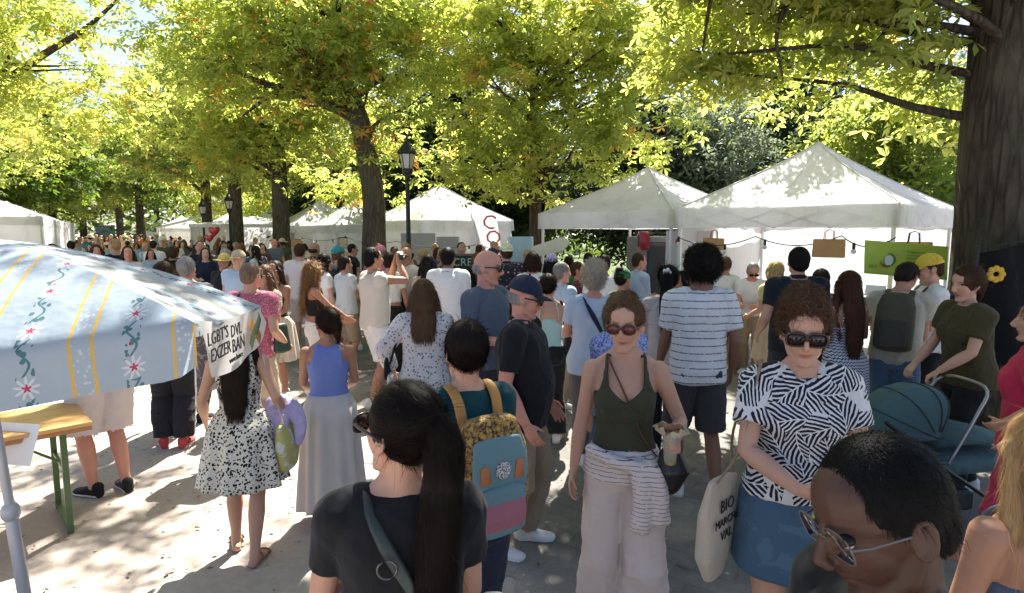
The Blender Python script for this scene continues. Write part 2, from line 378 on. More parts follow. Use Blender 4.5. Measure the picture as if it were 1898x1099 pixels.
# ================================================================ trees
def leaf_mat(name, c1, c2, c3, tr=.5, warm=.0, hs=1.2):
    m, nt, b = newmat(name); a = N_(nt, 'ShaderNodeAttribute', attribute_name='Leaf')
    sp = N_(nt, 'ShaderNodeSeparateColor'); nt.links.new(a.outputs['Color'], sp.inputs[0])
    c = mixc(nt, sp.outputs[0], c1, c2)
    c = mixc(nt, math_(nt, 'GREATER_THAN', sp.outputs[1], 1 - warm), c, c3)
    nt.links.new(c, b.inputs['Base Color']); b.inputs['Roughness'].default_value = .55; b.inputs['Specular IOR Level'].default_value = .25
    tr_ = N_(nt, 'ShaderNodeBsdfTranslucent')
    t2 = mixc(nt, 1.0, c, c); mul = nt.nodes.new('ShaderNodeMix'); mul.data_type = 'RGBA'; mul.blend_type = 'MULTIPLY'; mul.inputs[0].default_value = 1
    nt.links.new(c, mul.inputs[6]); mul.inputs[7].default_value = (2.0 * hs, 1.95 * hs, 1.25, 1); nt.links.new(mul.outputs[2], tr_.inputs[0])
    mx = nt.nodes.new('ShaderNodeMixShader'); mx.inputs[0].default_value = tr
    nt.links.new(b.outputs[0], mx.inputs[1]); nt.links.new(tr_.outputs[0], mx.inputs[2]); nt.links.new(mx.outputs[0], nt.nodes['Material Output'].inputs[0])
    return m
LEAF = {
 'chestnut': leaf_mat('chestnut_leaf', (.12, .165, .06), (.28, .30, .11), (.44, .26, .10), .66, .015, 1.2),
 'lime': leaf_mat('yellow_green_leaf', (.19, .235, .085), (.37, .39, .145), (.48, .30, .12), .68, .012, 1.12),
 'autumn': leaf_mat('turning_leaf', (.17, .225, .08), (.34, .37, .13), (.50, .27, .11), .68, .05, 1.12),
 'green': leaf_mat('green_leaf', (.05, .095, .02), (.13, .18, .035), (.30, .22, .05), .45, .01),
 'dark': leaf_mat('dark_leaf', (.022, .045, .018), (.055, .085, .03), (.10, .10, .03), .25, .0),
 'wood': leaf_mat('woodland_leaf', (.03, .06, .02), (.10, .14, .035), (.2, .2, .05), .35, .0),
 'silver': leaf_mat('silver_leaf', (.13, .17, .12), (.24, .28, .19), (.2, .2, .1), .35, .0, .8)}
def bark_mat(name, c1, c2, sc_=1.0):
    m, nt, b = newmat(name); v = coords(nt, (1, 1, .16)); f = noise(nt, v, 26 * sc_, 8, .75); g = noise(nt, coords(nt), 1.7, 5)
    vo = N_(nt, 'ShaderNodeTexVoronoi'); vo.feature = 'DISTANCE_TO_EDGE'; vo.inputs['Scale'].default_value = 16 * sc_; nt.links.new(v, vo.inputs[0])
    cr = _ramp(nt, math_(nt, 'ADD', vo.outputs['Distance'], math_(nt, 'MULTIPLY', f, .12)), .02, .30)
    c = mixc(nt, _ramp(nt, f, .3, .7), c1, c2); c = mixc(nt, cr, [k * .7 for k in c1], c); c = mixc(nt, _ramp(nt, g, .45, .75), c, (.10, .10, .07))
    nt.links.new(c, b.inputs['Base Color']); b.inputs['Roughness'].default_value = .95; b.inputs['Specular IOR Level'].default_value = .1
    bump(nt, b, math_(nt, 'ADD', cr, f), 1.0, .035); return m
BARK = bark_mat('bark_grey_brown', (.075, .058, .045), (.17, .14, .115)); BARKR = bark_mat('bark_reddish', (.085, .045, .032), (.15, .095, .07)); BARKD = bark_mat('bark_dark', (.055, .044, .036), (.115, .092, .075), .8)
def leaves_mesh(P, size, g, palm=5, droop=.35, jitter=.5):
    """one palmate leaf (palm leaflets) per point"""
    n = len(P); up = np.array([0, 0, 1.])
    nv = g.normal(size=(n, 3)) * jitter + up; nv /= np.linalg.norm(nv, axis=1)[:, None]
    a = g.normal(size=(n, 3)); a -= nv * (a * nv).sum(1)[:, None]; a /= np.linalg.norm(a, axis=1)[:, None]; b = np.cross(nv, a)
    S = size * g.uniform(.6, 1.3, n); VV = []
    angs = np.linspace(-1.9, 1.9, palm) if palm > 1 else np.array([0.])
    for an in angs:
        an_ = an + g.normal(size=n) * .12; d = a * np.cos(an_)[:, None] + b * np.sin(an_)[:, None]; q = np.cross(nv, d); L = (S * (1 - abs(an) * .16))[:, None]; wd = .19 if palm > 1 else .33
        dr = (droop * g.uniform(.4, 1.4, n))[:, None]
        VV += [P + d * L * .06, P + d * L * .62 + q * L * wd - nv * L * dr * .3, P + d * L - nv * L * dr, P + d * L * .62 - q * L * wd - nv * L * dr * .3]
    V = np.stack(VV, 1).reshape(-1, 3); F = np.arange(len(V)).reshape(-1, 4); me = mesh(V, F, False)
    r = np.stack([np.clip(g.normal(.45, .25, n), 0, 1), g.uniform(0, 1, n)], 1)
    return me, r, palm * 4
def crown(root, blobs, n, size, mat, g, palm=5, clump=.32, clumps=None, name='crown', jitter=.5, warmfield=None, flat=.45, keep=None):
    blobs = [(np.array(c, float), np.array(r if not np.isscalar(r) else (r, r, r), float)) for c, r in blobs]
    vol = np.array([r.prod() for c, r in blobs]); vol = vol / vol.sum(); nc = clumps or max(30, n // 26); cc = []
    ks = g.choice(len(blobs), nc, p=vol)
    d = g.normal(size=(nc, 3)); d /= np.linalg.norm(d, axis=1)[:, None]; rad = g.uniform(0, 1, nc) ** .42
    cen = np.array([blobs[k][0] for k in ks]) + d * rad[:, None] * np.array([blobs[k][1] for k in ks])
    if keep is not None: cen = cen[keep(cen)]; nc = len(cen)
    cs = clump * g.uniform(.5, 1.5, nc); idx = g.integers(0, nc, n); off = g.normal(size=(n, 3)) * np.array([1, 1, flat])
    P = cen[idx] + off * cs[idx][:, None]
    me, r, k = leaves_mesh(P, size, g, palm, jitter=jitter)
    cv = g.normal(0, .22, nc)[idx]; r[:, 0] = np.clip(r[:, 0] + cv, 0, 1)
    wf = g.uniform(0, 1, nc)[idx]; r[:, 1] = np.where(wf > .93, np.clip(r[:, 1] + .35, 0, 1), r[:, 1] * .985)
    col = np.ones((n, 4)); col[:, :2] = r; col = np.repeat(col, k, 0)
    a = me.color_attributes.new('Leaf', 'FLOAT_COLOR', 'POINT'); a.data.foreach_set('color', col.astype(np.float32).ravel())
    return link(name, me, mat, root), cen
def trunk(root, pts, rad, mat, limbs=(), n=18, rough=.06, g=None, forks=(), name='trunk'):
    mb = MB(); p = spline(pts, 8); rr = np.interp(np.linspace(0, 1, len(p)), np.linspace(0, 1, len(rad)), rad)
    V, F = tube(p, list(rr), n=n if rad[0] < .3 else 40, cap=.3)
    cen = np.array([p[np.argmin(np.abs(p[:, 2] - v[2]))] for v in V]); d = V - cen; th = np.arctan2(d[:, 1], d[:, 0])
    k = 1 + rough * (np.sin(th * 3 + V[:, 2] * .9) * .5 + np.sin(th * 7 + V[:, 2] * 1.7) * .35 + np.sin(th * 5 - V[:, 2] * 3.1) * .25) + np.exp(-V[:, 2] / .25) * .25 * (rad[0] > .1)
    V[:, :2] = cen[:, :2] + d[:, :2] * k[:, None]; mb.add((V, F))
    for lp, lr in list(limbs):
        q = spline(lp, 6); r2 = np.interp(np.linspace(0, 1, len(q)), np.linspace(0, 1, len(lr)), lr); mb.add(tube(q, list(r2), n=8 if lr[0] < .06 else 12))
    return mb.build(name, [mat], root, True)
def limbs_to(base_pts, targets, g, r0=.07, droop=.3):
    out = []
    for t in targets:
        b = base_pts[np.argmin(np.linalg.norm(base_pts - (np.array(t) - np.array([0, 0, .8])), axis=1))] if True else None
        m = b + (t - b) * .5 + g.normal(size=3) * .18 + np.array([0, 0, droop * .5]); L = np.linalg.norm(t - b)
        out.append(([b, b + (m - b) * .5 + g.normal(size=3) * .06, m, m + (t - m) * .6 + g.normal(size=3) * .1, t], [r0 * min(1, L / 2.5), r0 * .7 * min(1, L / 2.5), r0 * .45, r0 * .22, .008]))
    return out
def tree(name, loc, tp, tr, blobs, n, size, leaf, label, cat='tree', group=None, seed=1, palm=5, clump=.32, nl=26, bark=BARK, clumps=None, r0=.07, xl=(), jitter=.5, keep=None, lseed=None, flat=.45):
    g = np.random.default_rng(seed); root = empty(name, loc); tag(root, label, cat, group)
    cr, cen = crown(root, blobs, n, size, LEAF[leaf], g, palm, clump, clumps, jitter=jitter, keep=keep, flat=flat)
    p = spline(tp, 8); top = p[int(len(p) * .42):]
    tg = cen[g.choice(len(cen), min(nl, len(cen)), replace=False)]
    trunk(root, tp, tr, bark, list(xl) + limbs_to(top, tg, g, r0), g=g); return root
def copytree(src, loc, rz, label, s=1.0, kids=True):
    r = src.copy(); C.objects.link(r); r.location = loc; r.rotation_euler = (0, 0, rz); r.scale = (s, s, s); r['label'] = label
    for ch in [c for c in src.children]:
        c = ch.copy(); C.objects.link(c); c.parent = r
        for gch in ch.children:
            d = gch.copy(); C.objects.link(d); d.parent = c
            for gg in gch.children:
                e_ = gg.copy(); C.objects.link(e_); e_.parent = d
    return r
def L_(p, o): return tuple(np.array(p, float) - np.array(o, float))
TG = 'chestnut trees lining the avenue'
# --- the young chestnut between the tents, trunk at x=990
o = at(990, 560, 13.2); o.z = 0; o = tuple(o); u = lambda px, py, d: L_(at(px, py, d), o)
tree('chestnut_tree', o, [(0, 0, 0), (.02, 0, 1.8), u(992, 340, 13.2), u(990, 255, 13.1), u(985, 120, 13)], [.17, .14, .125, .09, .03],
     [(u(1010, 150, 12.6), (2.5, 1.9, 1.5)), (u(900, 270, 12.7), (1.5, 1.3, .9)), (u(1130, 260, 12.2), (1.7, 1.4, .9)), (u(1030, 20, 12.4), (2.6, 1.8, 1.2)), (u(880, 60, 12.6), (1.6, 1.5, 1.1)), (u(950, 345, 12.8), (1.3, 1.0, .45)), (u(1165, 120, 12.4), (1.2, 1.4, 1.1))],
     7800, .185, 'lime', 'young chestnut tree with broad yellow-green crown and thin reddish trunk between white tents', seed=3, clump=.27, nl=44, bark=BARKR, clumps=330, r0=.06)
# --- leaning old chestnut, trunk at x=693
def row_tree(px, d, tl, size, n, seed, label, leaf='chestnut', hgt=9.5, rt=.3, lean=0, nl=26, sp=3.6, crownz=None, palm=5, name='chestnut_tree', group=TG, xl=(), extra=(), clumps=None, clump=.42, bark=BARK):
    o = at(px, 560, d); o.z = 0; g = np.random.default_rng(seed); H = hgt; cz = crownz or H * .62
    bl = [((g.uniform(-.8, .8) + lean, g.uniform(-.6, .6), cz), (sp, sp, H * .30)), ((-sp * .55, -.4, cz - 1), (sp * .55, sp * .6, H * .16)), ((sp * .5, -.3, cz - .7), (sp * .55, sp * .6, H * .17)), ((lean, -sp * .5, cz - .9), (sp * .7, sp * .5, H * .15)), ((lean, 0, cz + H * .2), (sp * .75, sp * .75, H * .22))] + list(extra)
    return tree(name, tuple(o), [(0, 0, 0), (lean * .05, 0, H * .18), (lean * .2, .05, H * .38), (lean * .6, 0, H * .6), (lean, 0, H * .85)], [rt, rt * .85, rt * .72, rt * .45, .05], bl, n, size, leaf, label, group=group, seed=seed, palm=palm, clump=clump, nl=nl, clumps=clumps or n // 24, r0=rt * .42, xl=xl, bark=bark)
o = at(697, 560, 15.0); o.z = 0; o = tuple(o); u = lambda px, py, d: L_(at(px, py, d), o)
xl = [([u(668, 225, 15), u(610, 195, 14.8), u(540, 170, 14.6), u(500, 178, 14.4), u(450, 215, 14)], [.13, .12, .09, .06, .02]), ([u(640, 200, 15), u(700, 150, 14.8), u(760, 140, 14.4), u(840, 140, 14)], [.09, .07, .045, .02]),
      ([u(540, 172, 14.6), u(440, 130, 14.2), u(420, 60, 14)], [.07, .06, .02]), ([u(625, 60, 15), u(690, 20, 14.6), u(740, 10, 14.4)], [.09, .06, .02])]
tree('chestnut_tree', o, [(0, 0, 0), (-.02, 0, 1.6), u(692, 360, 15), u(668, 230, 15), u(630, 110, 15), u(622, -40, 15.1), u(640, -160, 15.1)], [.36, .30, .27, .25, .17, .13, .06],
     [(u(560, 120, 14.3), (2.6, 2.0, 1.3)), (u(640, 20, 14.4), (3.0, 2.2, 1.5)), (u(440, 60, 13.8), (2.0, 1.8, 1.6)), (u(740, 210, 14.6), (1.3, 1.3, 1.4)), (u(760, 60, 14), (1.5, 1.5, 1.4)), (u(610, 330, 15.4), (.9, .8, .9)), (u(730, 330, 15.6), (.8, .7, .9)), ((-.8, -5.2, 7.6), (2.2, 1.4, .35)), ((1.4, -5.6, 7.9), (1.6, 1.2, .35)), ((-3.6, -5.6, 7.4), (1.6, 1.3, .35))],  # closing flat leaf clumps lie out of view, added to dapple the left ground
     9000, .20, 'autumn', 'old leaning chestnut tree with crooked limb and orange-tinged leaves beside the near lamp post', group=TG, seed=5, clump=.34, nl=34, clumps=420, r0=.09, xl=xl)
row_tree(527, 20.5, 0, .22, 9000, 7, 'grey-barked chestnut tree rising behind the white tents, second trunk left of the lamp post', 'lime', 10.5, .34, nl=22, sp=3.4)
row_tree(445, 25.5, 0, .24, 8000, 8, 'dark-barked chestnut tree third from the lamp post along the avenue', 'chestnut', 11, .33, nl=20, sp=3.8)
row_tree(392, 33, 0, .32, 7000, 9, 'far chestnut tree with dark trunk beside the distant lamp post', 'chestnut', 11.5, .33, nl=18, sp=4.2)
row_tree(270, 46, 0, .42, 5000, 10, 'distant tree deep in the avenue with a dark leafy crown', 'green', 12, .36, nl=14, sp=4.6, palm=3)
row_tree(232, 56, 0, .5, 4500, 12, 'distant tree with two pale boughs at the far end of the avenue', 'chestnut', 12, .36, nl=14, sp=5, palm=3)
row_tree(300, 66, 0, .6, 4000, 13, 'farthest tree of the right-hand row of the avenue', 'green', 13, .36, nl=12, sp=5.5, palm=3)
# --- left-hand row: crowns meeting over the avenue
row_tree(-330, 14, 0, .21, 15500, 21, 'near chestnut tree on the left whose dark boughs reach across the top of the view', 'lime', 9.4, .33, nl=30, sp=4.0, crownz=6.6,
         extra=[((5.6, .6, 4.9), (2.6, 2.2, 1.2)), ((4.0, 0, 6.2), (3, 2.6, 1.5)), ((6.3, 0, 7.4), (2.8, 2, 1.4)), ((8.6, .5, 8.4), (2.4, 1.8, 1.3)), ((3.5, 0, 8.6), (3, 2.4, 1.4))],
         xl=[([(0, 0, 3.6), (2.2, 0, 4.6), (3.7, -.2, 4.75), (4.6, -.2, 5.0), (5.2, -.1, 6.2)], [.2, .16, .12, .09, .03]), ([(4.4, -.2, 4.95), (5.6, 0, 5.9), (6.8, 0, 6.6), (8, 0, 7.6)], [.10, .08, .05, .02])])
row_tree(-120, 25, 0, .25, 9500, 22, 'leafy green chestnut tree above the long white marquee', 'chestnut', 10.5, .34, nl=22, sp=4.6, crownz=6.2)
row_tree(20, 33, 0, .36, 8500, 23, 'pale green tree behind the marquee at the left edge', 'green', 11, .34, nl=20, sp=4.8, crownz=6)
row_tree(110, 43, 0, .42, 6500, 24, 'rounded green tree past the end of the marquee', 'chestnut', 11.5, .35, nl=16, sp=4.8, palm=3, crownz=6)
row_tree(165, 60, 0, .55, 5000, 25, 'far left-row tree closing the view down the avenue', 'lime', 13, .36, nl=14, sp=5.2, palm=3, crownz=6.4)
# --- great trunk at the right edge, boughs overhead
o = at(1862, 620, 6.1); o.z = 0; o = tuple(o); u = lambda px, py, d: L_(at(px, py, d), o)
xl = [([u(1830, -120, 6.1), u(1700, -60, 8), u(1600, 20, 10), u(1540, 40, 11), u(1400, 40, 12)], [.07, .055, .04, .03, .012]), ([u(1830, -150, 6.1), u(1600, -120, 6.3), u(1480, -20, 6.6), u(1440, 60, 6.7), u(1452, 150, 6.8)], [.07, .05, .035, .022, .01]), ([u(1830, -180, 6.1), u(1380, -200, 6.4), u(1320, -10, 6.8), u(1300, 110, 7)], [.07, .045, .025, .01]),
      ([u(1850, -160, 6.2), u(1700, -60, 6.6), u(1640, 60, 6.9), u(1560, 130, 7)], [.06, .04, .025, .01]), ([u(1850, -100, 6.2), u(1500, -260, 5.2), u(1100, -330, 4.9)], [.10, .07, .03]), ([(0, 0, 6.0), (-2.5, .1, 6.5), (-5, .1, 6.3), (-7.6, .2, 6.4)], [.11, .08, .05, .02])]  # last limb is out of view, added to carry the shading clumps
tree('chestnut_tree', o, [(-.02, 0, 0), (-.02, 0, 1.5), u(1868, 300, 6.15), u(1890, 0, 6.25), u(1900, -300, 6.4), u(1900, -600, 6.5)], [.56, .47, .42, .40, .34, .2],
     [(u(1500, -10, 6.8), (1.7, .9, .55)), (u(1330, 60, 7.4), (.9, .7, .75)), (u(1430, 110, 7.2), (.75, .7, .5)), (u(1640, 60, 6.8), (1.0, .8, .75)), (u(1740, 120, 6.9), (.35, .6, .9)), (u(1600, -110, 6.4), (2.2, 1.5, .6)), (u(1290, 130, 7.8), (.6, .6, .8)),
      (u(1300, -200, 6.0), (2.3, 1.5, .6)), (u(1620, -330, 6.6), (2.6, 2, .8)), (u(1200, -330, 7.2), (2.4, 1.6, .6)), (u(1790, 240, 7.2), (.25, .4, .5)), (u(1560, 40, 10.9), (1.5, .8, .5)), (u(1280, 30, 12.3), (1.1, .8, .5)), ((-7.3, .25, 6.3), (1.3, 1.0, .45)), ((-5.4, .1, 6.2), (1.2, 1.0, .4)), ((-3.7, -2.0, 6.2), (1.5, 1.1, .35)), ((-2.6, -2.8, 6.4), (1.0, .8, .3))],  # final clumps are unseen, added to shade the parasol and the nearest head
     13500, .17, 'lime', 'massive dark tree trunk at the right edge with leafy boughs hanging over the stalls', group=TG, seed=41, clump=.24, nl=46, bark=BARKD, clumps=620, r0=.06, xl=xl)
# --- background belt of park trees behind the tents
BG = 'park trees behind the stalls'
bgs = [('conifer', 830, 24, 'dark', 9.0, 3.2, 'very dark dense tree directly behind the lamp post'), ('conifer', 930, 25, 'dark', 8.0, 3.0, 'dark evergreen behind the young chestnut trunk'), ('conifer', 1180, 22, 'dark', 7.5, 2.6, 'dark rounded bush-like tree behind the second white tent'),
       ('park_tree', 1290, 21, 'silver', 7.0, 2.4, 'grey-green tree just behind the gap between the two big tents'), ('conifer', 1440, 27, 'dark', 12.5, 4.2, 'tall blue-black tree above the peak of the largest tent'), ('park_tree', 1620, 20, 'chestnut', 7.6, 2.8, 'brown-tinged tree behind the largest tent'),
       ('park_tree', 1715, 24, 'silver', 9.5, 3.0, 'pale silvery tree just left of the massive trunk'), ('conifer', 1560, 30, 'dark', 9, 4.0, 'dark tree low behind the right slope of the largest tent'), ('park_tree', 1860, 24, 'green', 9.5, 3.6, 'green tree hidden behind the massive trunk'),
       ('park_tree', 720, 32, 'chestnut', 9.5, 4.2, 'green park tree between the leaning trunk and the lamp post'), ('park_tree', 590, 38, 'chestnut', 9, 4.4, 'green park tree behind the row of small white tents'), ('conifer', 640, 30, 'dark', 6.5, 2.6, 'low dark tree right behind the small white tents'), ('park_tree', 470, 48, 'lime', 10, 4.5, 'green park tree far behind the distant stalls')]
for i, (nm, px, d, lf, H, sp, lb) in enumerate(bgs):
    o = at(px, 560, d); g = np.random.default_rng(100 + i)
    bl = [((0, 0, H * .52), (sp, sp, H * .42)), ((sp * .5, -.5, H * .34), (sp * .6, sp * .5, H * .22)), ((-sp * .5, -.5, H * .38), (sp * .6, sp * .5, H * .22)), ((0, 0, H * .8), (sp * .6, sp * .6, H * .2))]
    tree(nm, (o.x, d, 0), [(0, 0, 0), (.1, 0, H * .25), (0, 0, H * .55), (0, 0, H * .9)], [.26, .2, .14, .04], bl, 7500 if lf != 'dark' else 9500, .26 if lf == 'silver' else .32, lf, lb, group=BG, seed=100 + i, palm=3, clump=.45, nl=18, clumps=260 if lf != 'dark' else 420, jitter=.8)
# far wood closing the horizon: one mass
g = np.random.default_rng(77); P = []
for i in range(230):
    a = g.uniform(-56, 52); d = g.uniform(62, 110) if a < 0 else g.uniform(40, 70); c = np.array([math.sin(R(a)) * d, math.cos(R(a)) * d, g.uniform(.5, 8.5)]); q = g.normal(size=(95, 3)) * np.array([2.2, 1.6, 1.3]) + c; P.append(q)
P = np.vstack(P); P = P[P[:, 2] > 0]; me, r, k = leaves_mesh(P, .75, g, 1, jitter=.9)
col = np.ones((len(P), 4)); col[:, :2] = r * np.array([1, .9]); a = me.color_attributes.new('Leaf', 'FLOAT_COLOR', 'POINT'); a.data.foreach_set('color', np.repeat(col, k, 0).astype(np.float32).ravel())
tag(link('distant_woodland', me, LEAF['wood']), 'distant mass of green woodland closing the park behind the stalls', 'woodland', kind='stuff')
# ================================================================ writing
def text_mesh(txt, size, extrude=.002, align='CENTER', shear=0):
    cu = bpy.data.curves.new('lettering', 'FONT'); cu.body = txt; cu.size = size; cu.extrude = extrude; cu.align_x = align; cu.shear = shear; cu.resolution_u = 2
    o = bpy.data.objects.new('t', cu); tmp_scene.collection.objects.link(o); vl = tmp_scene.view_layers[0]; vl.update()
    me = bpy.data.meshes.new_from_object(o.evaluated_get(vl.depsgraph)); bpy.data.objects.remove(o); bpy.data.curves.remove(cu); me.materials.clear(); return me
def lettering(txt, size, mat, parent, M, name='lettering', **k):
    me = text_mesh(txt, size, **k); me.transform(M); return link(name, me, mat, parent)
INK = plain('black_ink', (.015, .015, .018), .6)
# ================================================================ tents
def canvas(name, tr=.35, col=(.78, .78, .80)):
    m, nt, b = newmat(name); v = coords(nt); f = noise(nt, v, 1.4, 5)
    c = mixc(nt, _ramp(nt, f, .3, .8), col, [k * .86 for k in col]); c = mixc(nt, math_(nt, 'MULTIPLY', _ramp(nt, noise(nt, coords(nt, (1, 1, .35)), 3.1, 7, .7), .52, .78), .55), c, (.50, .47, .40)); nt.links.new(c, b.inputs['Base Color']); b.inputs['Roughness'].default_value = .6; b.inputs['Specular IOR Level'].default_value = .2
    bump(nt, b, math_(nt, 'ADD', noise(nt, coords(nt, (1, 1, .6)), 2.5, 4), math_(nt, 'MULTIPLY', noise(nt, v, 9, 3), .25)), .5, .08)
    tn = N_(nt, 'ShaderNodeBsdfTranslucent'); nt.links.new(c, tn.inputs[0]); mx = nt.nodes.new('ShaderNodeMixShader'); mx.inputs[0].default_value = tr
    nt.links.new(b.outputs[0], mx.inputs[1]); nt.links.new(tn.outputs[0], mx.inputs[2]); nt.links.new(mx.outputs[0], nt.nodes['Material Output'].inputs[0]); return m
CAN = canvas('white_tent_canvas'); CANW = canvas('white_tent_wall', .5, (.80, .80, .83)); ALU = plain('white_tent_leg', (.62, .62, .63), .4, .3)
def tent(c, ang, W, label, eave=2.32, peak=3.42, val=.30, walls='', Dp=None, name='market_tent', group='white market tents', lod=0, legs=True):
    root = empty(name, (c[0], c[1], 0), ang); tag(root, label, 'tent', group); Dp = Dp or W; n = 6 if lod else 14; V = []; F = []
    m = 8 if lod else 16
    g = np.random.default_rng(int(abs(c[0] * 100)))
    def rim(k, t):
        side, f = divmod(k, n); a = -1 + 2 * f / n; p = [(a, -1), (1, a), (-a, 1), (-1, -a)][side]; sag = 1 - (1 - a * a) * .035 * t ** 3
        return p[0] * W / 2 * t * sag, p[1] * Dp / 2 * t * sag, a
    K = 4 * n
    for i in range(m + 1):
        t = max(.012, i / m)
        for k in range(K):
            x, y, a = rim(k, t); z = eave + (peak - eave) * (1 - t ** .86) - .05 * (1 - a * a) * math.sin(math.pi * t) + .006 * math.sin(x * 9 + y * 4) * t
            V.append((x, y, z))
    for i in range(m):
        for k in range(K): F.append((i * K + k, i * K + (k + 1) % K, (i + 1) * K + (k + 1) % K, (i + 1) * K + k))
    F.append(tuple(range(K - 1, -1, -1)))
    ro_ = link('roof', mesh(V, F), CAN, root)
    if not lod:
        for c_i in range(4):
            MB().add(tube([np.array(V[i * K + c_i * n]) + np.array([0, 0, .006]) for i in range(0, m + 1, 2)], (.009), n=6)).build('hip_seam', [plain('seam_tape', (.58, .58, .58), .7)], ro_, True)
            mid = [np.array(V[i * K + c_i * n + n // 2]) + np.array([0, 0, .002]) for i in range(2, m + 1, 2)]; MB().add(tube(mid, [(.005, .002)] * len(mid), n=6)).build('panel_seam', [plain('seam_tape', (.58, .58, .58), .7)], ro_, True)
    V = []; F = []
    for i, z in enumerate((eave + .012, eave - val * .5, eave - val)):
        for k in range(K):
            x, y, a = rim(k, 1.0); q = 1.006 + .006 * math.sin(k * 2.1 + c[0]) * i; sc_ = .02 * (1 - abs(a)) if i == 2 else 0
            V.append((x * q, y * q, z + sc_ * .4))
    for i in range(2):
        for k in range(K): F.append((i * K + k, (i + 1) * K + k, (i + 1) * K + (k + 1) % K, i * K + (k + 1) % K))
    link('valance', mesh(V, F), CAN, root)
    if legs:
        for sx in (-1, 1):
            for sy in (-1, 1):
                b = MB().add(box((sx * (W / 2 - .06), sy * (Dp / 2 - .06), (eave - .1) / 2), (.045, .045, eave - .1), 0, .008)).add(box((sx * (W / 2 - .06), sy * (Dp / 2 - .06), .012), (.12, .12, .016))); b.build('leg', [ALU], root)
    if not lod:
        for (x0, y0, x1, y1) in ((-1, -1, 1, -1), (-1, 1, 1, 1), (-1, -1, -1, 1), (1, -1, 1, 1)):
            mb = MB(); A = np.array([x0 * (W / 2 - .06), y0 * (Dp / 2 - .06)]); B = np.array([x1 * (W / 2 - .06), y1 * (Dp / 2 - .06)])
            for q in range(4):
                p0 = A + (B - A) * q / 4; p1 = A + (B - A) * (q + 1) / 4; mb.add(tube([(p0[0], p0[1], eave - .06), (p1[0], p1[1], eave - .30)], .010, n=5)); mb.add(tube([(p0[0], p0[1], eave - .30), (p1[0], p1[1], eave - .06)], .010, n=5))
            mb.build('truss', [ALU], root)
    wl = {'f': ((-1, -1), (1, -1)), 'r': ((1, -1), (1, 1)), 'b': ((1, 1), (-1, 1)), 'l': ((-1, 1), (-1, -1))}
    for s_ in walls:
        (ax, ay), (bx, by) = wl[s_]; V = []; F = []; nn = 30
        for j in range(nn + 1):
            t = j / nn; x = (ax + (bx - ax) * t) * (W / 2 - .02); y = (ay + (by - ay) * t) * (Dp / 2 - .02); nx, ny = (by - ay) / 2, -(bx - ax) / 2
            for z, k in ((eave - .02, .2), (1.2, .7), (.05, 1)):
                o_ = .02 * k * math.sin(t * 31 + 2 * math.sin(t * 9)); V.append((x * .992 + nx * o_, y * .992 + ny * o_, z))
        for j in range(nn):
            for k in range(2): F.append((j * 3 + k, j * 3 + k + 1, j * 3 + 4 + k, j * 3 + 3 + k))
        link('side_wall', mesh(V, F), CANW, root)
    return root
def tent_c(Rp, ang, W): # centre from front-right corner; row runs along ang (measured from +Y towards -X)
    r = np.array([-math.sin(ang), math.cos(ang)]); q = np.array([math.cos(ang), math.sin(ang)]); return np.array(Rp) + r * W / 2 + q * W / 2
A1 = R(43)
# tent local -X side faces the avenue when rotated by the row angle; front of the stall is local -X
T1 = tent_c(at(1664, 430, 7.2)[:2], A1, 3.05); t1 = tent(T1, A1, 3.05, 'largest white stall tent, leaf shadows on its pointed roof, green banner at its front', walls='rb', eave=2.34, peak=3.37)
T2 = tent_c(at(1246, 430, 9.75)[:2], A1, 3.05); t2 = tent(T2, A1, 3.05, 'white stall tent just left of the largest one, open to the lawn behind', walls='', eave=2.34, peak=3.26)
def rowp(px, d): p = at(px, 430, d); return np.array([p.x, p.y])
tent(rowp(815, 18.3), R(38), 3.2, 'closed white tent with smooth shaded roof behind the near lamp post', walls='lfb', peak=3.45, group='white market tents')
tent(rowp(672, 23.6), R(34.5), 3.1, 'white tent half hidden by the leaning chestnut trunk', walls='lf', peak=3.5, eave=2.25)
tent(rowp(598, 27), R(34.5), 3.4, 'white tent with faint grey script on its pointed roof, left of the leaning trunk', walls='brf', peak=3.5, eave=2.25)
tent(rowp(508, 34), R(34.5), 3.4, 'white tent with its roof behind the second chestnut trunk', walls='brf', lod=1, peak=3.3)
tent(rowp(432, 40), R(34.5), 3.4, 'small distant white tent between the two thin lamp posts', walls='brf', lod=1)
tent(rowp(338, 52), R(34.5), 3.6, 'distant white tent with a pinkish side down the avenue', walls='bf', lod=1)
tent(rowp(300, 66), R(34.5), 3.6, 'farthest white tent of the right-hand row', walls='bf', lod=1)
tent(rowp(208, 74), R(34.5), 5, 'low pale awning tent at the very end of the avenue', walls='', lod=1, peak=3.1)
for i, (t_, lb) in enumerate(((0, 'near bay of the long white marquee on the left edge with rippled wall'), (3.6, 'second bay of the long white marquee, behind the umbrella top'), (7.2, 'third bay of the long white marquee'), (10.8, 'fourth bay of the long white marquee'), (14.4, 'fifth bay of the long white marquee'), (19, 'sixth bay of the marquee, before the gap'), (26, 'last far tent of the left row, beside the pale blue hoarding'))):
    p = np.array([-18.2, 20.5]) + AV * t_; tent(p, R(34.5), 3.55, lb, walls='rf', lod=1, peak=3.35, eave=2.5, group='white marquee bays')
# canopy strip joining small stalls (flat fascia)
p = rowp(470, 29); tg = tent(p, R(34.5), 5.2, 'low flat white awning with a long straight edge above the crowd on the avenue', eave=2.35, peak=2.75, val=.16, walls='rb', Dp=3, lod=1)
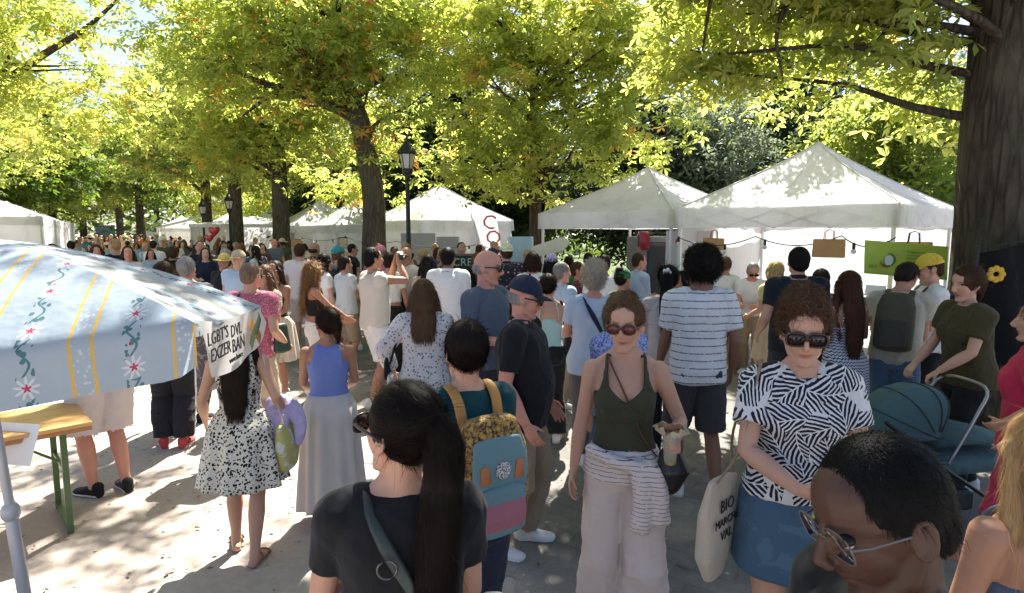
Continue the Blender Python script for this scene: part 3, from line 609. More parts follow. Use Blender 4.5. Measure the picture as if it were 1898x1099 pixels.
# green and white striped slanted awning far away
o = rowp(352, 46); r_ = empty('awning', (o[0], o[1], 0), R(20)); tag(r_, 'pale green slanted awning on poles beside the distant lamp post', 'awning')
V, F = box((0, 0, 2.9), (4.2, 2.6, .05)); V[:, 2] += (V[:, 0]) * .28; MB().add((V, F)).build('cover', [plain('green_canvas', (.45, .60, .52), .7, trans=.3)], r_)
for sx in (-1, 1):
    for sy in (-1, 1): MB().add(tube([(sx * 1.9, sy * 1.2, 0), (sx * 1.9, sy * 1.2, 2.88 + sx * .53)], .03, n=8)).build('pole', [ALU], r_, True)
o = rowp(196, 60); r_ = empty('hoarding', (o[0], o[1], 0), R(34)); tag(r_, 'pale blue hoarding at the far end of the marquee row', 'hoarding')
MB().add(box((0, 0, 1.3), (1.6, .08, 2.6))).build('panel', [plain('blue_panel', (.18, .25, .40))], r_); MB().add(box((0, -.0, 2.65), (1.7, .16, .08))).build('top_rail', [ALU], r_)

# ================================================================ lamp posts
IRON = plain('black_iron', (.02, .022, .024), .45, .4); GLS = plain('lantern_glass', (.72, .74, .74), .12, trans=.5)
def lamp(px, d, ztop, label):
    p = at(px, 430, d); r_ = empty('street_lamp', (p.x, d, 0)); tag(r_, label, 'street lamp', 'black street lamps'); h = ztop - .75
    MB().add(tube([(0, 0, 0), (0, 0, .25), (0, 0, .5), (0, 0, .55)], [.13, .12, .09, .06], n=12)).add(tube([(0, 0, .5), (0, 0, h * .6), (0, 0, h)], [.058, .05, .042], n=12)).add(tube([(0, 0, .95), (0, 0, 1.05)], .075, n=12)).add(tube([(0, 0, h - .15), (0, 0, h - .02)], [.05, .075], n=12)).build('post', [IRON], r_, True)
    ln = MB(); k = 6
    for j in range(k):
        a = 2 * math.pi * j / k; ln.add(tube([(math.cos(a) * .10, math.sin(a) * .10, h), (math.cos(a) * .17, math.sin(a) * .17, h + .38)], .010, n=5))
    ln.add(tube([(0, 0, h - .01), (0, 0, h + .02)], .115, n=6)); fo = ln.build('lantern_frame', [IRON], r_)
    MB().add(tube([(0, 0, h + .02), (0, 0, h + .37)], [.085, .155], n=6, cap=.05)).build('glass', [GLS], fo)
    MB().add(tube([(0, 0, h + .38), (0, 0, h + .42), (0, 0, h + .55), (0, 0, h + .62)], [.205, .19, .10, .04], n=6, cap=.2)).add(tube([(0, 0, h + .60), (0, 0, h + .66), (0, 0, h + .74)], [.03, .035, .008], n=8)).build('lantern_roof', [IRON], fo)
lamp(757, 12.6, 3.98, 'tall near street lamp with a lantern in front of the closed white tent')
lamp(378, 27, 3.5, 'distant black street lamp beside the pale green awning')
lamp(427, 24, 3.6, 'thin dark lamp post in front of the low flat white awning')
# ================================================================ great parasol at the left
m, nt, b = newmat('folk_pattern_cloth'); uvn = N_(nt, 'ShaderNodeUVMap'); sx = N_(nt, 'ShaderNodeSeparateXYZ'); nt.links.new(uvn.outputs[0], sx.inputs[0]); U, Vv = sx.outputs[0], sx.outputs[1]
def band(x, c, w_): return math_(nt, 'LESS_THAN', math_(nt, 'ABSOLUTE', math_(nt, 'SUBTRACT', x, c)), w_)
PER = .30; pu = math_(nt, 'MULTIPLY', math_(nt, 'FRACT', math_(nt, 'DIVIDE', math_(nt, 'ADD', U, 6.0 * PER + .02), PER)), PER)
nzv = noise(nt, uvn.outputs[0], 30, 3)
jit = math_(nt, 'MULTIPLY', math_(nt, 'SUBTRACT', nzv, .5), .006)
pu = math_(nt, 'ADD', pu, jit)
base = mixc(nt, noise(nt, uvn.outputs[0], 4, 3), (.35, .425, .50), (.40, .475, .54))
low = math_(nt, 'GREATER_THAN', Vv, -1.0)
yel = math_(nt, 'MAXIMUM', band(pu, .023, .0050), band(pu, .087, .0050))
vo = N_(nt, 'ShaderNodeTexVoronoi'); vo.inputs['Scale'].default_value = 62; nt.links.new(uvn.outputs[0], vo.inputs[0])
snow = math_(nt, 'MULTIPLY', band(pu, .055, .025), math_(nt, 'LESS_THAN', vo.outputs['Distance'], .30))
c = mixc(nt, math_(nt, 'MULTIPLY', snow, .55), base, (.66, .70, .76)); c = mixc(nt, math_(nt, 'MULTIPLY', yel, low), c, (.72, .45, .10))
# vine, leaves, flowers about pu = .03
vw = math_(nt, 'MULTIPLY', math_(nt, 'SINE', math_(nt, 'MULTIPLY', Vv, 62)), .014); vx = math_(nt, 'SUBTRACT', math_(nt, 'SUBTRACT', pu, .21), vw)
vine = math_(nt, 'LESS_THAN', math_(nt, 'ABSOLUTE', vx), .0042)
vo2 = N_(nt, 'ShaderNodeTexVoronoi'); vo2.inputs['Scale'].default_value = 46; nt.links.new(uvn.outputs[0], vo2.inputs[0])
lv = math_(nt, 'MULTIPLY', math_(nt, 'LESS_THAN', vo2.outputs['Distance'], .42), band(pu, .21, .026)); csp = N_(nt, 'ShaderNodeSeparateColor'); nt.links.new(vo2.outputs['Color'], csp.inputs[0])
lv = math_(nt, 'MULTIPLY', lv, math_(nt, 'GREATER_THAN', csp.outputs[0], .36))
FP = .19; fv = math_(nt, 'SUBTRACT', math_(nt, 'MULTIPLY', math_(nt, 'FRACT', math_(nt, 'DIVIDE', Vv, FP)), FP), FP / 2); fu = math_(nt, 'SUBTRACT', pu, .21)
rr = math_(nt, 'SQRT', math_(nt, 'ADD', math_(nt, 'MULTIPLY', fu, fu), math_(nt, 'MULTIPLY', fv, fv))); an = math_(nt, 'ARCTAN2', fv, fu)
pet = math_(nt, 'LESS_THAN', rr, math_(nt, 'ADD', .024, math_(nt, 'MULTIPLY', math_(nt, 'SINE', math_(nt, 'MULTIPLY', an, 9)), .013)))
red = math_(nt, 'LESS_THAN', rr, math_(nt, 'ADD', .010, math_(nt, 'MULTIPLY', math_(nt, 'SINE', math_(nt, 'MULTIPLY', an, 5)), .004)))
notfl = math_(nt, 'GREATER_THAN', rr, .036)
g_ = math_(nt, 'MULTIPLY', math_(nt, 'MAXIMUM', vine, lv), notfl)
tint = math_(nt, 'GREATER_THAN', csp.outputs[1], .93)
c = mixc(nt, math_(nt, 'MULTIPLY', g_, math_(nt, 'GREATER_THAN', Vv, -1)), c, (.08, .19, .21)); c = mixc(nt, math_(nt, 'MULTIPLY', math_(nt, 'MULTIPLY', lv, tint), notfl), c, (.45, .05, .10)); c = mixc(nt, math_(nt, 'MULTIPLY', pet, .75), c, (.70, .70, .72)); c = mixc(nt, red, c, (.50, .05, .12))
nt.links.new(c, b.inputs['Base Color']); b.inputs['Roughness'].default_value = .75; bump(nt, b, noise(nt, uvn.outputs[0], 6, 3), .35, .05)
tn = N_(nt, 'ShaderNodeBsdfTranslucent'); nt.links.new(c, tn.inputs[0]); mx = nt.nodes.new('ShaderNodeMixShader'); mx.inputs[0].default_value = .40
nt.links.new(b.outputs[0], mx.inputs[1]); nt.links.new(tn.outputs[0], mx.inputs[2]); nt.links.new(mx.outputs[0], nt.nodes['Material Output'].inputs[0]); FOLK = m
HUB = np.array([-2.38, 2.59, 1.955]); CR = [np.array(p) for p in ((-1.07, 1.98, 1.675), (-1.77, 3.9, 1.53), (-3.7, 3.2, 1.36), (-3.0, 1.28, 1.50))]; CR = [CR[0], np.array((-1.16, 2.72, 1.64)), np.array((-1.95, 3.9, 1.50)), CR[2], CR[3]]; NC = 5
um = empty('parasol', (-2.25, 2.60, 0)); tag(um, 'large pale blue parasol with embroidered flower vines and yellow stripes filling the left foreground', 'parasol'); off = np.array([-2.25, 2.60, 0])
def upt(k, f, t, drop=0):                             # k side (0 = right side, 3 = side facing the camera), f along its rim, t from hub to rim
    a, b = CR[k % NC], CR[(k + 1) % NC]; e = a + (b - a) * f; sag = math.sin(math.pi * f)
    xy = HUB[:2] + (e[:2] - HUB[:2]) * t * (1 - .03 * sag * t); z = HUB[2] - (HUB[2] - e[2]) * (t ** 1.75) - .035 * sag * t ** 2
    return (xy[0] - off[0], xy[1] - off[1], z - drop), a - off, b - off
V = []; F = []; UVS = []; n1, n2 = 40, 18
for k in range(NC):
    b0 = len(V); rows = [i / n2 for i in range(n2 + 1)] + [1.0, 1.0, 1.0, 1.0]; a_, b_ = CR[k], CR[(k + 1) % NC]; Ls = np.linalg.norm((b_ - a_)[:2]); ed = (b_ - a_)[:2] / Ls
    for i, t in enumerate(rows):
        for j in range(n1 + 1):
            f = j / n1; dr = max(0, i - n2) / 4 * .185
            if k == 0: dr *= .05
            rnd = min(1, (1 - abs(2 * f - 1)) * 14) ** .5; dr *= .8 + .2 * rnd
            p, _, _ = upt(k, f, t, dr); p = np.array(p); nr = np.array([ed[1], -ed[0], 0]); p += nr * (.010 * math.sin(f * 23 + k) * dr / .185 - .10 * dr); V.append(p)
            q = np.array(p[:2]) + off[:2] - a_[:2]; al = float(q @ ed); UVS.append(((Ls - al) if k == NC - 1 else al + .1, float(q @ nr[:2]) * -1 - dr))
    for i in range(len(rows) - 1):
        for j in range(n1): a = b0 + i * (n1 + 1) + j; F.append((a, a + 1, a + n1 + 2, a + n1 + 1))
me = mesh(V, np.array(F)); uvl = me.uv_layers.new(name='UVMap'); li = np.array(F).ravel(); uvl.data.foreach_set('uv', np.array(UVS, dtype=np.float32)[li].ravel())
cano = link('canopy', me, FOLK, um)
# white printed flap hanging from the panel that faces right
V = []; F = []; nf, mf = 24, 8
for i in range(mf + 1):
    for j in range(nf + 1):
        f = j / nf; p, p0, p1 = upt(0, .01 + f * .97, 1.004); t = i / mf; rnd = min(1, ((1 - abs(2 * f - 1)) * 5)) ** .5; dr = t * (.195 + .015 * math.sin(f * 5)) * (.45 + .55 * rnd)
        V.append((p[0] + .01 * math.sin(f * 11 + t * 2) + .02 * t, p[1], p[2] + .012 - dr))
for i in range(mf):
    for j in range(nf): a = i * (nf + 1) + j; F.append((a, a + 1, a + nf + 2, a + nf + 1))
flap = link('printed_flap', mesh(V, np.array(F)), plain('white_flap', (.62, .59, .57), .7, var=.04, trans=.35), um)
P0_, _, _ = upt(0, .01, 1.01); P1_, _, _ = upt(0, .98, 1.01); ex = nrm(np.array(P1_) - np.array(P0_)); nz_ = nrm(np.array([ex[1], -ex[0], 0])); base_ = np.array(P0_)
def onflap(s_, z, e=.018): q = base_ + ex * s_ + nz_ * e; return Matrix(((ex[0], 0, nz_[0], q[0]), (ex[1], 0, nz_[1], q[1]), (0, 1, 0, q[2] + z), (0, 0, 0, 1)))
for txt, s_, z, sz in (("LGBT'S", .125, -.075, .068), ('DVL', .315, -.075, .068), ('EXZER', .145, -.135, .068), ('BAN', .335, -.135, .075), ('www.lzancz', .30, -.170, .032)):
    me = text_mesh(txt, sz, .0012); me.transform(Matrix.Shear('XY', 4, (0, 0)) if False else Matrix.Identity(4)); me.transform(onflap(s_, z)); link('lettering', me, INK, flap)
for col, an_ in (((.10, .14, .07), .62), ((.50, .22, .06), -.62)):
    V = []; F = []
    for j in range(9):
        t = (j / 8 - .5) * .19
        for w_ in (-.026, .026): x = t * math.cos(an_) - w_ * math.sin(an_); y = t * math.sin(an_) + w_ * math.cos(an_); V.append((x, y, .002 + (.0015 if an_ > 0 else 0) + .002 * math.sin(t * 40)))
    for j in range(8): F.append((2 * j, 2 * j + 2, 2 * j + 3, 2 * j + 1))
    me = mesh(V, F); me.transform(onflap(.545, -.085)); link('crossed_ribbon_emblem', me, plain('ribbon_ink', col, .6, var=.5, scale=14), flap)
for k in range(NC):
    pts = [upt(k, 0, t)[0] for t in np.linspace(.02, .99, 10)]; MB().add(tube([(p[0], p[1], p[2] - .022) for p in pts], .009, n=6)).build('rib', [ALU], um, True)
GP = plain('grey_pole', (.42, .43, .46), .4, .2)
hub = HUB - off - np.array([0, 0, .03]); ft = np.array([0, 0, 0]); 
pl = MB().add(tube([ft + [0, 0, .03], hub], .019, n=14)).build('pole', [GP], um, True)
q0 = ft + (hub - ft) * .10; q1 = ft + (hub - ft) * .37; MB().add(tube([q0, q1], .026, n=14)).add(tube([q1 - (hub - ft) * .012, q1 + (hub - ft) * .004], .037, n=14)).build('pole_sleeve', [GP], um, True)
MB().add(tube([(0, 0, .012), (0, 0, .07)], [.28, .26], n=24, cap=.1)).build('base', [plain('concrete_base', (.3, .3, .29))], um, True)
# ================================================================ beer table at the left
WOOD = plain('varnished_pine', (.62, .36, .13), .45, var=.25, scale=3); GRN = plain('green_steel', (.07, .13, .05), .4)
ta = R(225); tb = empty('folding_table', (-3.02, 3.98, 0), math.atan2(-.70, -.714)); tag(tb, 'wooden folding beer table with green steel legs under the blue parasol', 'table')
for j in range(4): MB().add(box((1.05, -.255 + j * .17, .735), (2.2, .166, .028), 0, .004)).build('plank', [WOOD], tb)
MB().add(box((1.05, .30, .712), (2.2, .03, .05))).add(box((1.05, -.30, .712), (2.2, .03, .05))).add(box((-.02, 0, .712), (.03, .6, .045))).build('apron', [plain('pine_edge', (.40, .20, .09), .5)], tb)
for xx in (.10, 2.0):
    for sy in (-1, 1): MB().add(box((xx, sy * .25, .36), (.035, .035, .70))).build('leg', [GRN], tb)
    MB().add(box((xx, 0, .04), (.03, .54, .03))).add(box((xx, 0, .42), (.02, .48, .02))).build('crossbar', [GRN], tb)
    MB().add(tube([(xx, 0, .42), (xx + (.35 if xx < 1 else -.35), 0, .70)], .009, n=6)).build('brace', [GRN], tb)
tag(MB().add(box((0, 0, 0), (.34, .25, .004))).build('paper_sheet', [plain('white_paper', (.75, .75, .78))], None, loc=at(22, 822, 3.55), rot=(R(70), 0, R(-10))), 'white paper hanging off the near edge of the wooden table', 'paper')
# ================================================================ stall goods
fr_ = lambda px, py, d: at(px, py, d)
# local frame of the big tent front: E runs from left corner to right corner along the front
Lc, Rc = np.array(at(1250, 430, 9.3)[:2]), np.array(at(1664, 430, 7.2)[:2]); E = nrm(Rc - Lc); Nn_ = np.array([E[1], -E[0]]); Nn_ = -Nn_ if Nn_[1] > 0 else Nn_    # towards the avenue
EA = math.atan2(E[1], E[0])
def fp(s_, out=0, z=0): q = Rc + E * (-s_) + Nn_ * out; return (q[0], q[1], z)
PAPER = plain('kraft_paper', (.36, .20, .10), .8, var=.15); CRG = plain('green_plastic', (.09, .17, .05), .45); WD = plain('weathered_wood', (.22, .13, .08), .8, var=.3)
def paper_bag(px, py, d, wd, hg, lb, rz=0):
    p = at(px, py, d); r_ = empty('paper_bag', (p.x, p.y, p.z - hg)); r_.rotation_euler = (0, R(3) if rz else 0, EA + rz); tag(r_, lb, 'bag', 'kraft paper bags hung under the tent edges')
    V, F = box((0, 0, hg / 2), (wd, .11, hg), 0, .008); V[:, 1] *= np.where(V[:, 2] > hg * .6, .45, 1); MB().add((V, F)).build('bag_body', [PAPER], r_)
    for sy in (-.028, .028):
        MB().add(tube([(-wd * .16, sy, hg - .02), (-wd * .13, sy, hg + .10), (0, sy, hg + .12), (wd * .13, sy, hg + .10), (wd * .16, sy, hg - .02)], .006, n=6)).build('handle', [plain('dark_cord', (.05, .03, .03)) if px > 1600 else PAPER], r_, True)
paper_bag(1537, 443, 7.6, .37, .235, 'square brown paper bag hanging under the middle of the largest tent')
paper_bag(1322, 441, 8.9, .30, .17, 'orange-brown paper bag hanging at the left corner of the largest tent', .25)
paper_bag(1694, 448, 6.9, .36, .17, 'brown paper bag with dark handles above the green banner')
# green banner, tilted, below it the produce counter
c_ = at(1680, 482, 6.75); bn = empty('banner', c_, 0); bn.rotation_euler = (R(90), R(-4.5) * -1, R(-2)); bn.rotation_euler = (R(88), 0, R(-3)); tag(bn, 'lime green stall banner with an egg-shaped emblem hung at the front of the largest tent', 'banner')
m, nt, b = newmat('lime_banner_print'); sx = N_(nt, 'ShaderNodeSeparateXYZ'); tcv = coords(nt); nt.links.new(tcv, sx.inputs[0])
c = mixc(nt, _ramp(nt, math_(nt, 'ADD', sx.outputs[1], math_(nt, 'MULTIPLY', noise(nt, tcv, 3, 2), .12)), -.19, -.06), (.03, .28, .06), mixc(nt, noise(nt, tcv, 2.2, 3), (.34, .46, .03), (.46, .58, .08))); nt.links.new(c, b.inputs['Base Color']); b.inputs['Roughness'].default_value = .5; m_ban = m
V, F = [], []
for i in range(3):
    for j in range(15): x = -.46 + .92 * j / 14; y = -.19 + .19 * i; V.append((x, y - x * .08, .012 * math.sin(x * 7 + i)))
for i in range(2):
    for j in range(14): a = i * 15 + j; F.append((a, a + 1, a + 16, a + 15))
V += [(x, y, z - .004) for x, y, z in V]; F += [tuple(45 + i for i in reversed(f)) for f in F]
link('sheet', mesh(V, F), m_ban, bn)
def flat(pts, z): return [(x, y, z) for x, y in pts], [tuple(range(len(pts)))]
T32 = np.linspace(0, 2 * math.pi, 28, endpoint=False)
MB().add(tube([(-.215 + .080 * math.cos(t), .005 + .070 * math.sin(t), .018) for t in np.linspace(-2.9, 1.6, 18)], [.002 + .008 * math.sin(math.pi * i / 17) for i in range(18)], n=6)).build('ring_emblem', [plain('dark_green_ink', (.05, .16, .05))], bn, True)
MB().add(tube([(-.215 + .088 * math.cos(t), -.002 + .078 * math.sin(t), .020) for t in np.linspace(-3.0, -1.2, 12)], [.002 + .006 * math.sin(math.pi * i / 11) for i in range(12)], n=6)).build('arc_emblem', [plain('brick_ink', (.35, .12, .03))], bn, True)
MB().add(flat([(-.205 + .048 * math.cos(t), .0 + .056 * math.sin(t) * (1.1 - .15 * math.sin(t))) for t in T32], .022)).build('egg_emblem', [plain('pale_ink', (.62, .68, .60))], bn)
MB().add(flat([(-.075 + .022 * math.cos(t) * (1 + .3 * math.sin(3 * t)), .055 + .024 * math.sin(t)) for t in T32], .021)).build('bird_emblem', [plain('peach_ink', (.60, .35, .18))], bn)
GI = plain('print_green', (.06, .18, .03))
for i, tx in enumerate(('Producteur de la region', 'Les oeufs de nos poules', 'legumes du jardin', 'fruits et jus frais', 'vente directe')):
    me = text_mesh(tx, .031 if i else .034, .0008, 'LEFT'); me.transform(Matrix.Translation((-.01, .085 - i * .036 - .0, .017)) @ Matrix.Rotation(R(-4.5), 4, 'Z')); link('lettering', me, GI, bn)
me = text_mesh('BIO', .055, .0008, 'LEFT'); me.transform(Matrix.Translation((-.42, -.085, .017)) @ Matrix.Rotation(R(-4.5), 4, 'Z')); link('lettering', me, GI, bn)
# counters
def counter(s0, s1, out, z, dep, label, h0=0):
    mid = (s0 + s1) / 2; p = fp(mid, out); r_ = empty('stall_table', p, EA); tag(r_, label, 'table', 'wooden stall tables under the largest tent'); Lx = abs(s1 - s0)
    for j in range(4): MB().add(box((0, (-1.5 + j) * dep / 4, z), (Lx, dep / 4 - .006, .025), 0, .003)).build('plank', [WD], r_)
    for sx_ in (-1, 1):
        for sy in (-1, 1): MB().add(box((sx_ * (Lx / 2 - .06), sy * (dep / 2 - .06), z / 2 - .01), (.05, .05, z - .02))).build('leg', [WD], r_)
    return r_
counter(.05, 1.35, -.1, .86, .8, 'wooden stall table under the green banner stacked with produce crates'); counter(1.75, 3.0, -.15, .72, .75, 'wooden stall table holding green punnets and wine bottles, left of the black polo shirt')
def crate(s_, out, z, w_=.36, d_=.26, h_=.12, lb='', fill=None, mat=None, grp='produce crates on the stall tables', rz=0, n=5):
    r_ = empty('crate', fp(s_, out, z), EA + rz); tag(r_, lb, 'crate', grp); m_ = mat or CRG; mb = MB()
    mb.add(box((0, 0, .008), (w_, d_, .014)))
    for k in range(3):
        zz = .03 + k * (h_ - .03) / 2.4
        for sy in (-1, 1): mb.add(box((0, sy * (d_ / 2 - .006), zz), (w_, .010, h_ / 4.2)))
        for sx_ in (-1, 1): mb.add(box((sx_ * (w_ / 2 - .006), 0, zz), (.010, d_ - .026, h_ / 4.2)))
    for sx_ in (-1, 1):
        for sy in (-1, 1): mb.add(box((sx_ * (w_ / 2 - .016), sy * (d_ / 2 - .016), h_ / 2), (.014, .014, h_)))
    mb.build('crate_body', [m_], r_)
    if fill:
        g = np.random.default_rng(int(s_ * 1000) + int(z * 10)); mb = MB()
        for i in range(n): mb.add(sphere((g.uniform(-w_ / 2 + .05, w_ / 2 - .05), g.uniform(-d_ / 2 + .05, d_ / 2 - .05), h_ * .62 + g.uniform(0, .03)), g.uniform(.032, .044), 8, 6))
        tag(mb.build('produce', [plain('produce_skin', fill, .45, var=.35, scale=20)], r_, True), kind='stuff')
fl = [(.10, .20, .03), (.45, .30, .05), (.35, .06, .03), (.28, .30, .08), (.06, .12, .02)]
for i in range(3): crate(.28 + i * .38, -.05, .875, lb=('green crate of leafy produce nearest the tree trunk', 'middle green crate of yellow produce below the banner', 'green crate of red produce at the left end of the banner table')[i], fill=fl[i], n=14)
for i in range(3): crate(.28 + i * .38, -.36, 1.0, lb=('back row green crate nearest the tree trunk', 'back row green crate of greens in the middle of the banner table', 'back row green crate at the left end of the banner table')[i], fill=fl[4 - i], n=14)
for i in range(3): crate(1.95 + i * .38, .05, .735, lb=('green punnet box beside the black polo shirt, rightmost on the left table', 'green punnet box in the middle of the left table', 'green punnet box at the left end of the left table')[i], fill=fl[(i + 2) % 5], n=14, h_=.14)
for i in range(2): crate(2.05 + i * .5, .0, .02, lb=('dark crate on the ground under the left table, nearer the black polo shirt', 'dark crate on the ground under the left table, nearer the striped shirt')[i], mat=plain('dark_crate', (.05, .07, .04)), h_=.26, w_=.42, d_=.32, grp='dark crates under the stall table')
for i in range(2): crate(.3 + i * .55, .05, .02, lb=('dark crate on the ground under the banner table by the tree', 'dark crate on the ground under the banner table by the backpack')[i], mat=plain('dark_crate', (.05, .07, .04)), h_=.26, w_=.42, d_=.32, grp='dark crates under the stall table')
BG_ = plain('bottle_glass', (.02, .03, .015), .08); LBL = plain('bottle_label', (.6, .58, .5))
for i in range(5):
    r_ = empty('wine_bottle', fp(1.95 + i * .11, -.30 - (i % 2) * .09, .735), EA); tag(r_, ('dark wine bottle nearest the black polo shirt', 'second dark wine bottle from the black polo shirt', 'dark wine bottle in the middle of the five', 'fourth dark wine bottle from the black polo shirt', 'dark wine bottle nearest the striped shirt')[i], 'bottle', 'wine bottles on the left stall table')
    MB().add(tube([(0, 0, 0), (0, 0, .01), (0, 0, .19), (0, 0, .235), (0, 0, .30)], [.036, .038, .038, .016, .0145], n=14, cap=.2)).build('glass_body', [BG_], r_, True)
    MB().add(tube([(0, 0, .07), (0, 0, .14)], .0388, n=14, cap=.02)).build('label', [LBL], r_, True); MB().add(tube([(0, 0, .275), (0, 0, .312)], .0158, n=10, cap=.2)).build('capsule', [plain('capsule_foil', (.12, .02, .02), .3)], r_, True)
tag(MB().add(box((0, 0, .06), (.20, .006, .12))).build('price_card', [plain('white_card', (.75, .73, .72))], None, loc=at(1621, 548, 6.6), rot=(R(-20), 0, EA)), 'small blank white card standing among the produce crates', 'sign')
# fridge cabinet and shelf in second tent
p = at(1215, 430, 11.2); r_ = empty('drinks_fridge', (p.x, p.y, 0), R(20)); tag(r_, 'grey metal drinks fridge under the second white tent', 'fridge'); GM_ = plain('grey_metal', (.20, .20, .21), .35, .5)
MB().add(box((0, 0, .95), (.85, .65, 1.9), 0, .02)).build('cabinet', [GM_], r_); MB().add(box((0, -.335, 1.05), (.74, .02, 1.5), 0, .01)).build('door', [plain('dark_glass', (.03, .035, .04), .1)], r_); MB().add(box((.3, -.36, 1.05), (.03, .03, .5), 0, .01)).build('handle', [ALU], r_)
p = at(1192, 462, 10.6); r_ = empty('hose_reel', (p.x, p.y, p.z - .02)); tag(r_, 'red and dark round cable reel standing on the grey fridge', 'reel')
V, F = tube([(-.08, 0, .17), (.08, 0, .17)], .17, n=24, cap=.1, side=(0, 1, 0)); MB().add((V, F)).build('drum', [plain('red_plastic', (.35, .03, .04), .4)], r_, True)
V, F = tube([(-.10, 0, .17), (-.085, 0, .17)], .12, n=24, cap=.1, side=(0, 1, 0)); MB().add((V, F)).build('hub', [plain('black_plastic', (.02, .02, .02), .4)], r_, True)
# panel between tents with round pink sticker
p = at(1278, 430, 9.9); r_ = empty('wall_panel', (p.x, p.y, 0), R(-15)); tag(r_, 'pale panel with a round pink mark between the two big tents', 'panel'); MB().add(box((0, 0, 1.0), (.75, .03, 2.0))).build('board', [plain('pinkish_board', (.60, .55, .56))], r_)
V, F = tube([(-.17, -.02, 1.82), (-.17, -.028, 1.82)], .055, n=20, cap=.05, side=(1, 0, 0)); MB().add((V, F)).build('round_mark', [plain('pink_ink', (.50, .06, .12))], r_)
# kraft arrow board
p = at(1018, 478, 8.6); r_ = empty('arrow_sign', (p.x, p.y, 0)); tag(r_, 'pale cardboard arrow sign on a post above the crowd at the left tent leg', 'sign')
V, F = [( -.24, 0, 0), (.20, 0, .10), (.30, 0, .22), (.18, 0, .30), (-.26, 0, .16)], None; V = np.array([(x, -.01, z) for x, _, z in V] + [(x, .01, z) for x, _, z in V]); F = [(0, 1, 2, 3, 4), (9, 8, 7, 6, 5)] + [(i, (i + 1) % 5, 5 + (i + 1) % 5, 5 + i) for i in range(5)]
MB().add((V + np.array([0, 0, p.z]), F)).build('board', [plain('cardboard', (.55, .52, .38))], r_); MB().add(tube([(-.02, .03, 0), (-.02, .03, p.z + .2)], .018, n=8)).build('post', [ALU], r_, True)
# blackboard
p = at(872, 500, 10.8); r_ = empty('blackboard', (p.x, p.y, 0), R(8)); tag(r_, 'dark green chalkboard menu reading CREPES in front of the closed tent', 'board'); zt = at(872, 474, 10.8).z
MB().add(box((0, 0, zt - .5), (.95, .03, 1.0))).build('board', [plain('chalk_green', (.012, .03, .02), .7)], r_); MB().add(box((0, 0, zt + .02), (1.0, .05, .04))).add(box((-.49, 0, zt - .5), (.04, .05, 1.0))).add(box((.49, 0, zt - .5), (.04, .05, 1.0))).build('frame', [WD], r_)
for sx_ in (-1, 1): MB().add(box((sx_ * .45, 0, (zt - 1) / 2), (.04, .04, zt - 1))).build('leg', [WD], r_)
CH = plain('chalk', (.45, .55, .45))
for tx, zz, sz in (('CREPES', -.18, .2), ('sucre  miel', -.34, .12), ('citron  choco', -.50, .12), ('nutella', -.66, .12)):
    if tx == 'nutella': tx = 'confiture'
    me = text_mesh(tx, sz, .001); me.transform(Matrix.Translation((0, -.018, zt + zz)) @ Matrix.Rotation(R(90), 4, 'X')); link('lettering', me, CH, r_)
# feather flag with pink letters
p = at(905, 430, 15.5); r_ = empty('feather_flag', (p.x, p.y, 0), R(5)); tag(r_, 'white feather flag with big pink letters beside the closed tent', 'flag'); zt = at(905, 393, 15.5).z
V = []; F = []
for i in range(13):
    t = i / 12; z = .35 + (zt - .35) * t; w_ = .62 * (1 - .0 * t); sl = .30 * (1 - t)
    V += [(-.42 + sl, -.002 * i % 2, z), (-.42 + sl + w_, .05 * math.sin(t * 5), z - .02)]
for i in range(12): F.append((2 * i, 2 * i + 1, 2 * i + 3, 2 * i + 2))
link('cloth', mesh(V, F), plain('white_flag', (.70, .70, .72), .8, trans=.4), r_)
MB().add(tube([(-.10, .03, 0), (-.13, .03, .4), (-.44, .03, zt), (-.40, .03, zt + .06)], .013, n=8)).build('mast', [ALU], r_, True); MB().add(box((-.1, .03, .02), (.5, .5, .04))).build('base_plate', [IRON], r_)
PK = plain('pink_print', (.50, .07, .13))
for i, ch in enumerate('COA'):
    me = text_mesh(ch, .52, .004); me.transform(Matrix.Translation((-.02 + i * .11, -.03, zt - .42 - i * .40)) @ Matrix.Rotation(R(90), 4, 'X') @ Matrix.Rotation(R(-14), 4, 'Z')); link('lettering', me, PK, r_)
# grey panels on the closed tent, light-blue board
for px, d, wd, z0, z1, col, lb in ((812, 15.6, 1.1, .2, 1.86, (.22, .23, .25), 'grey folded screen left of the lamp post base'), (775, 15.4, .9, .2, 1.95, (.26, .26, .27), 'grey screen just right of the lamp post'), (965, 10.5, .42, .8, 1.90, (.40, .52, .60), 'pale blue board behind the white cap')):
    p = at(px, 430, d); r_ = empty('screen_panel', (p.x, p.y, 0), R(6)); tag(r_, lb, 'panel'); MB().add(box((0, 0, (z0 + z1) / 2), (wd, .03, z1 - z0))).build('board', [plain('panel_face', col)], r_); MB().add(box((-wd / 2, 0, z1 / 2), (.03, .04, z1))).build('post', [ALU], r_); MB().add(box((wd / 2, 0, z1 / 2), (.03, .04, z1))).build('post', [ALU], r_)
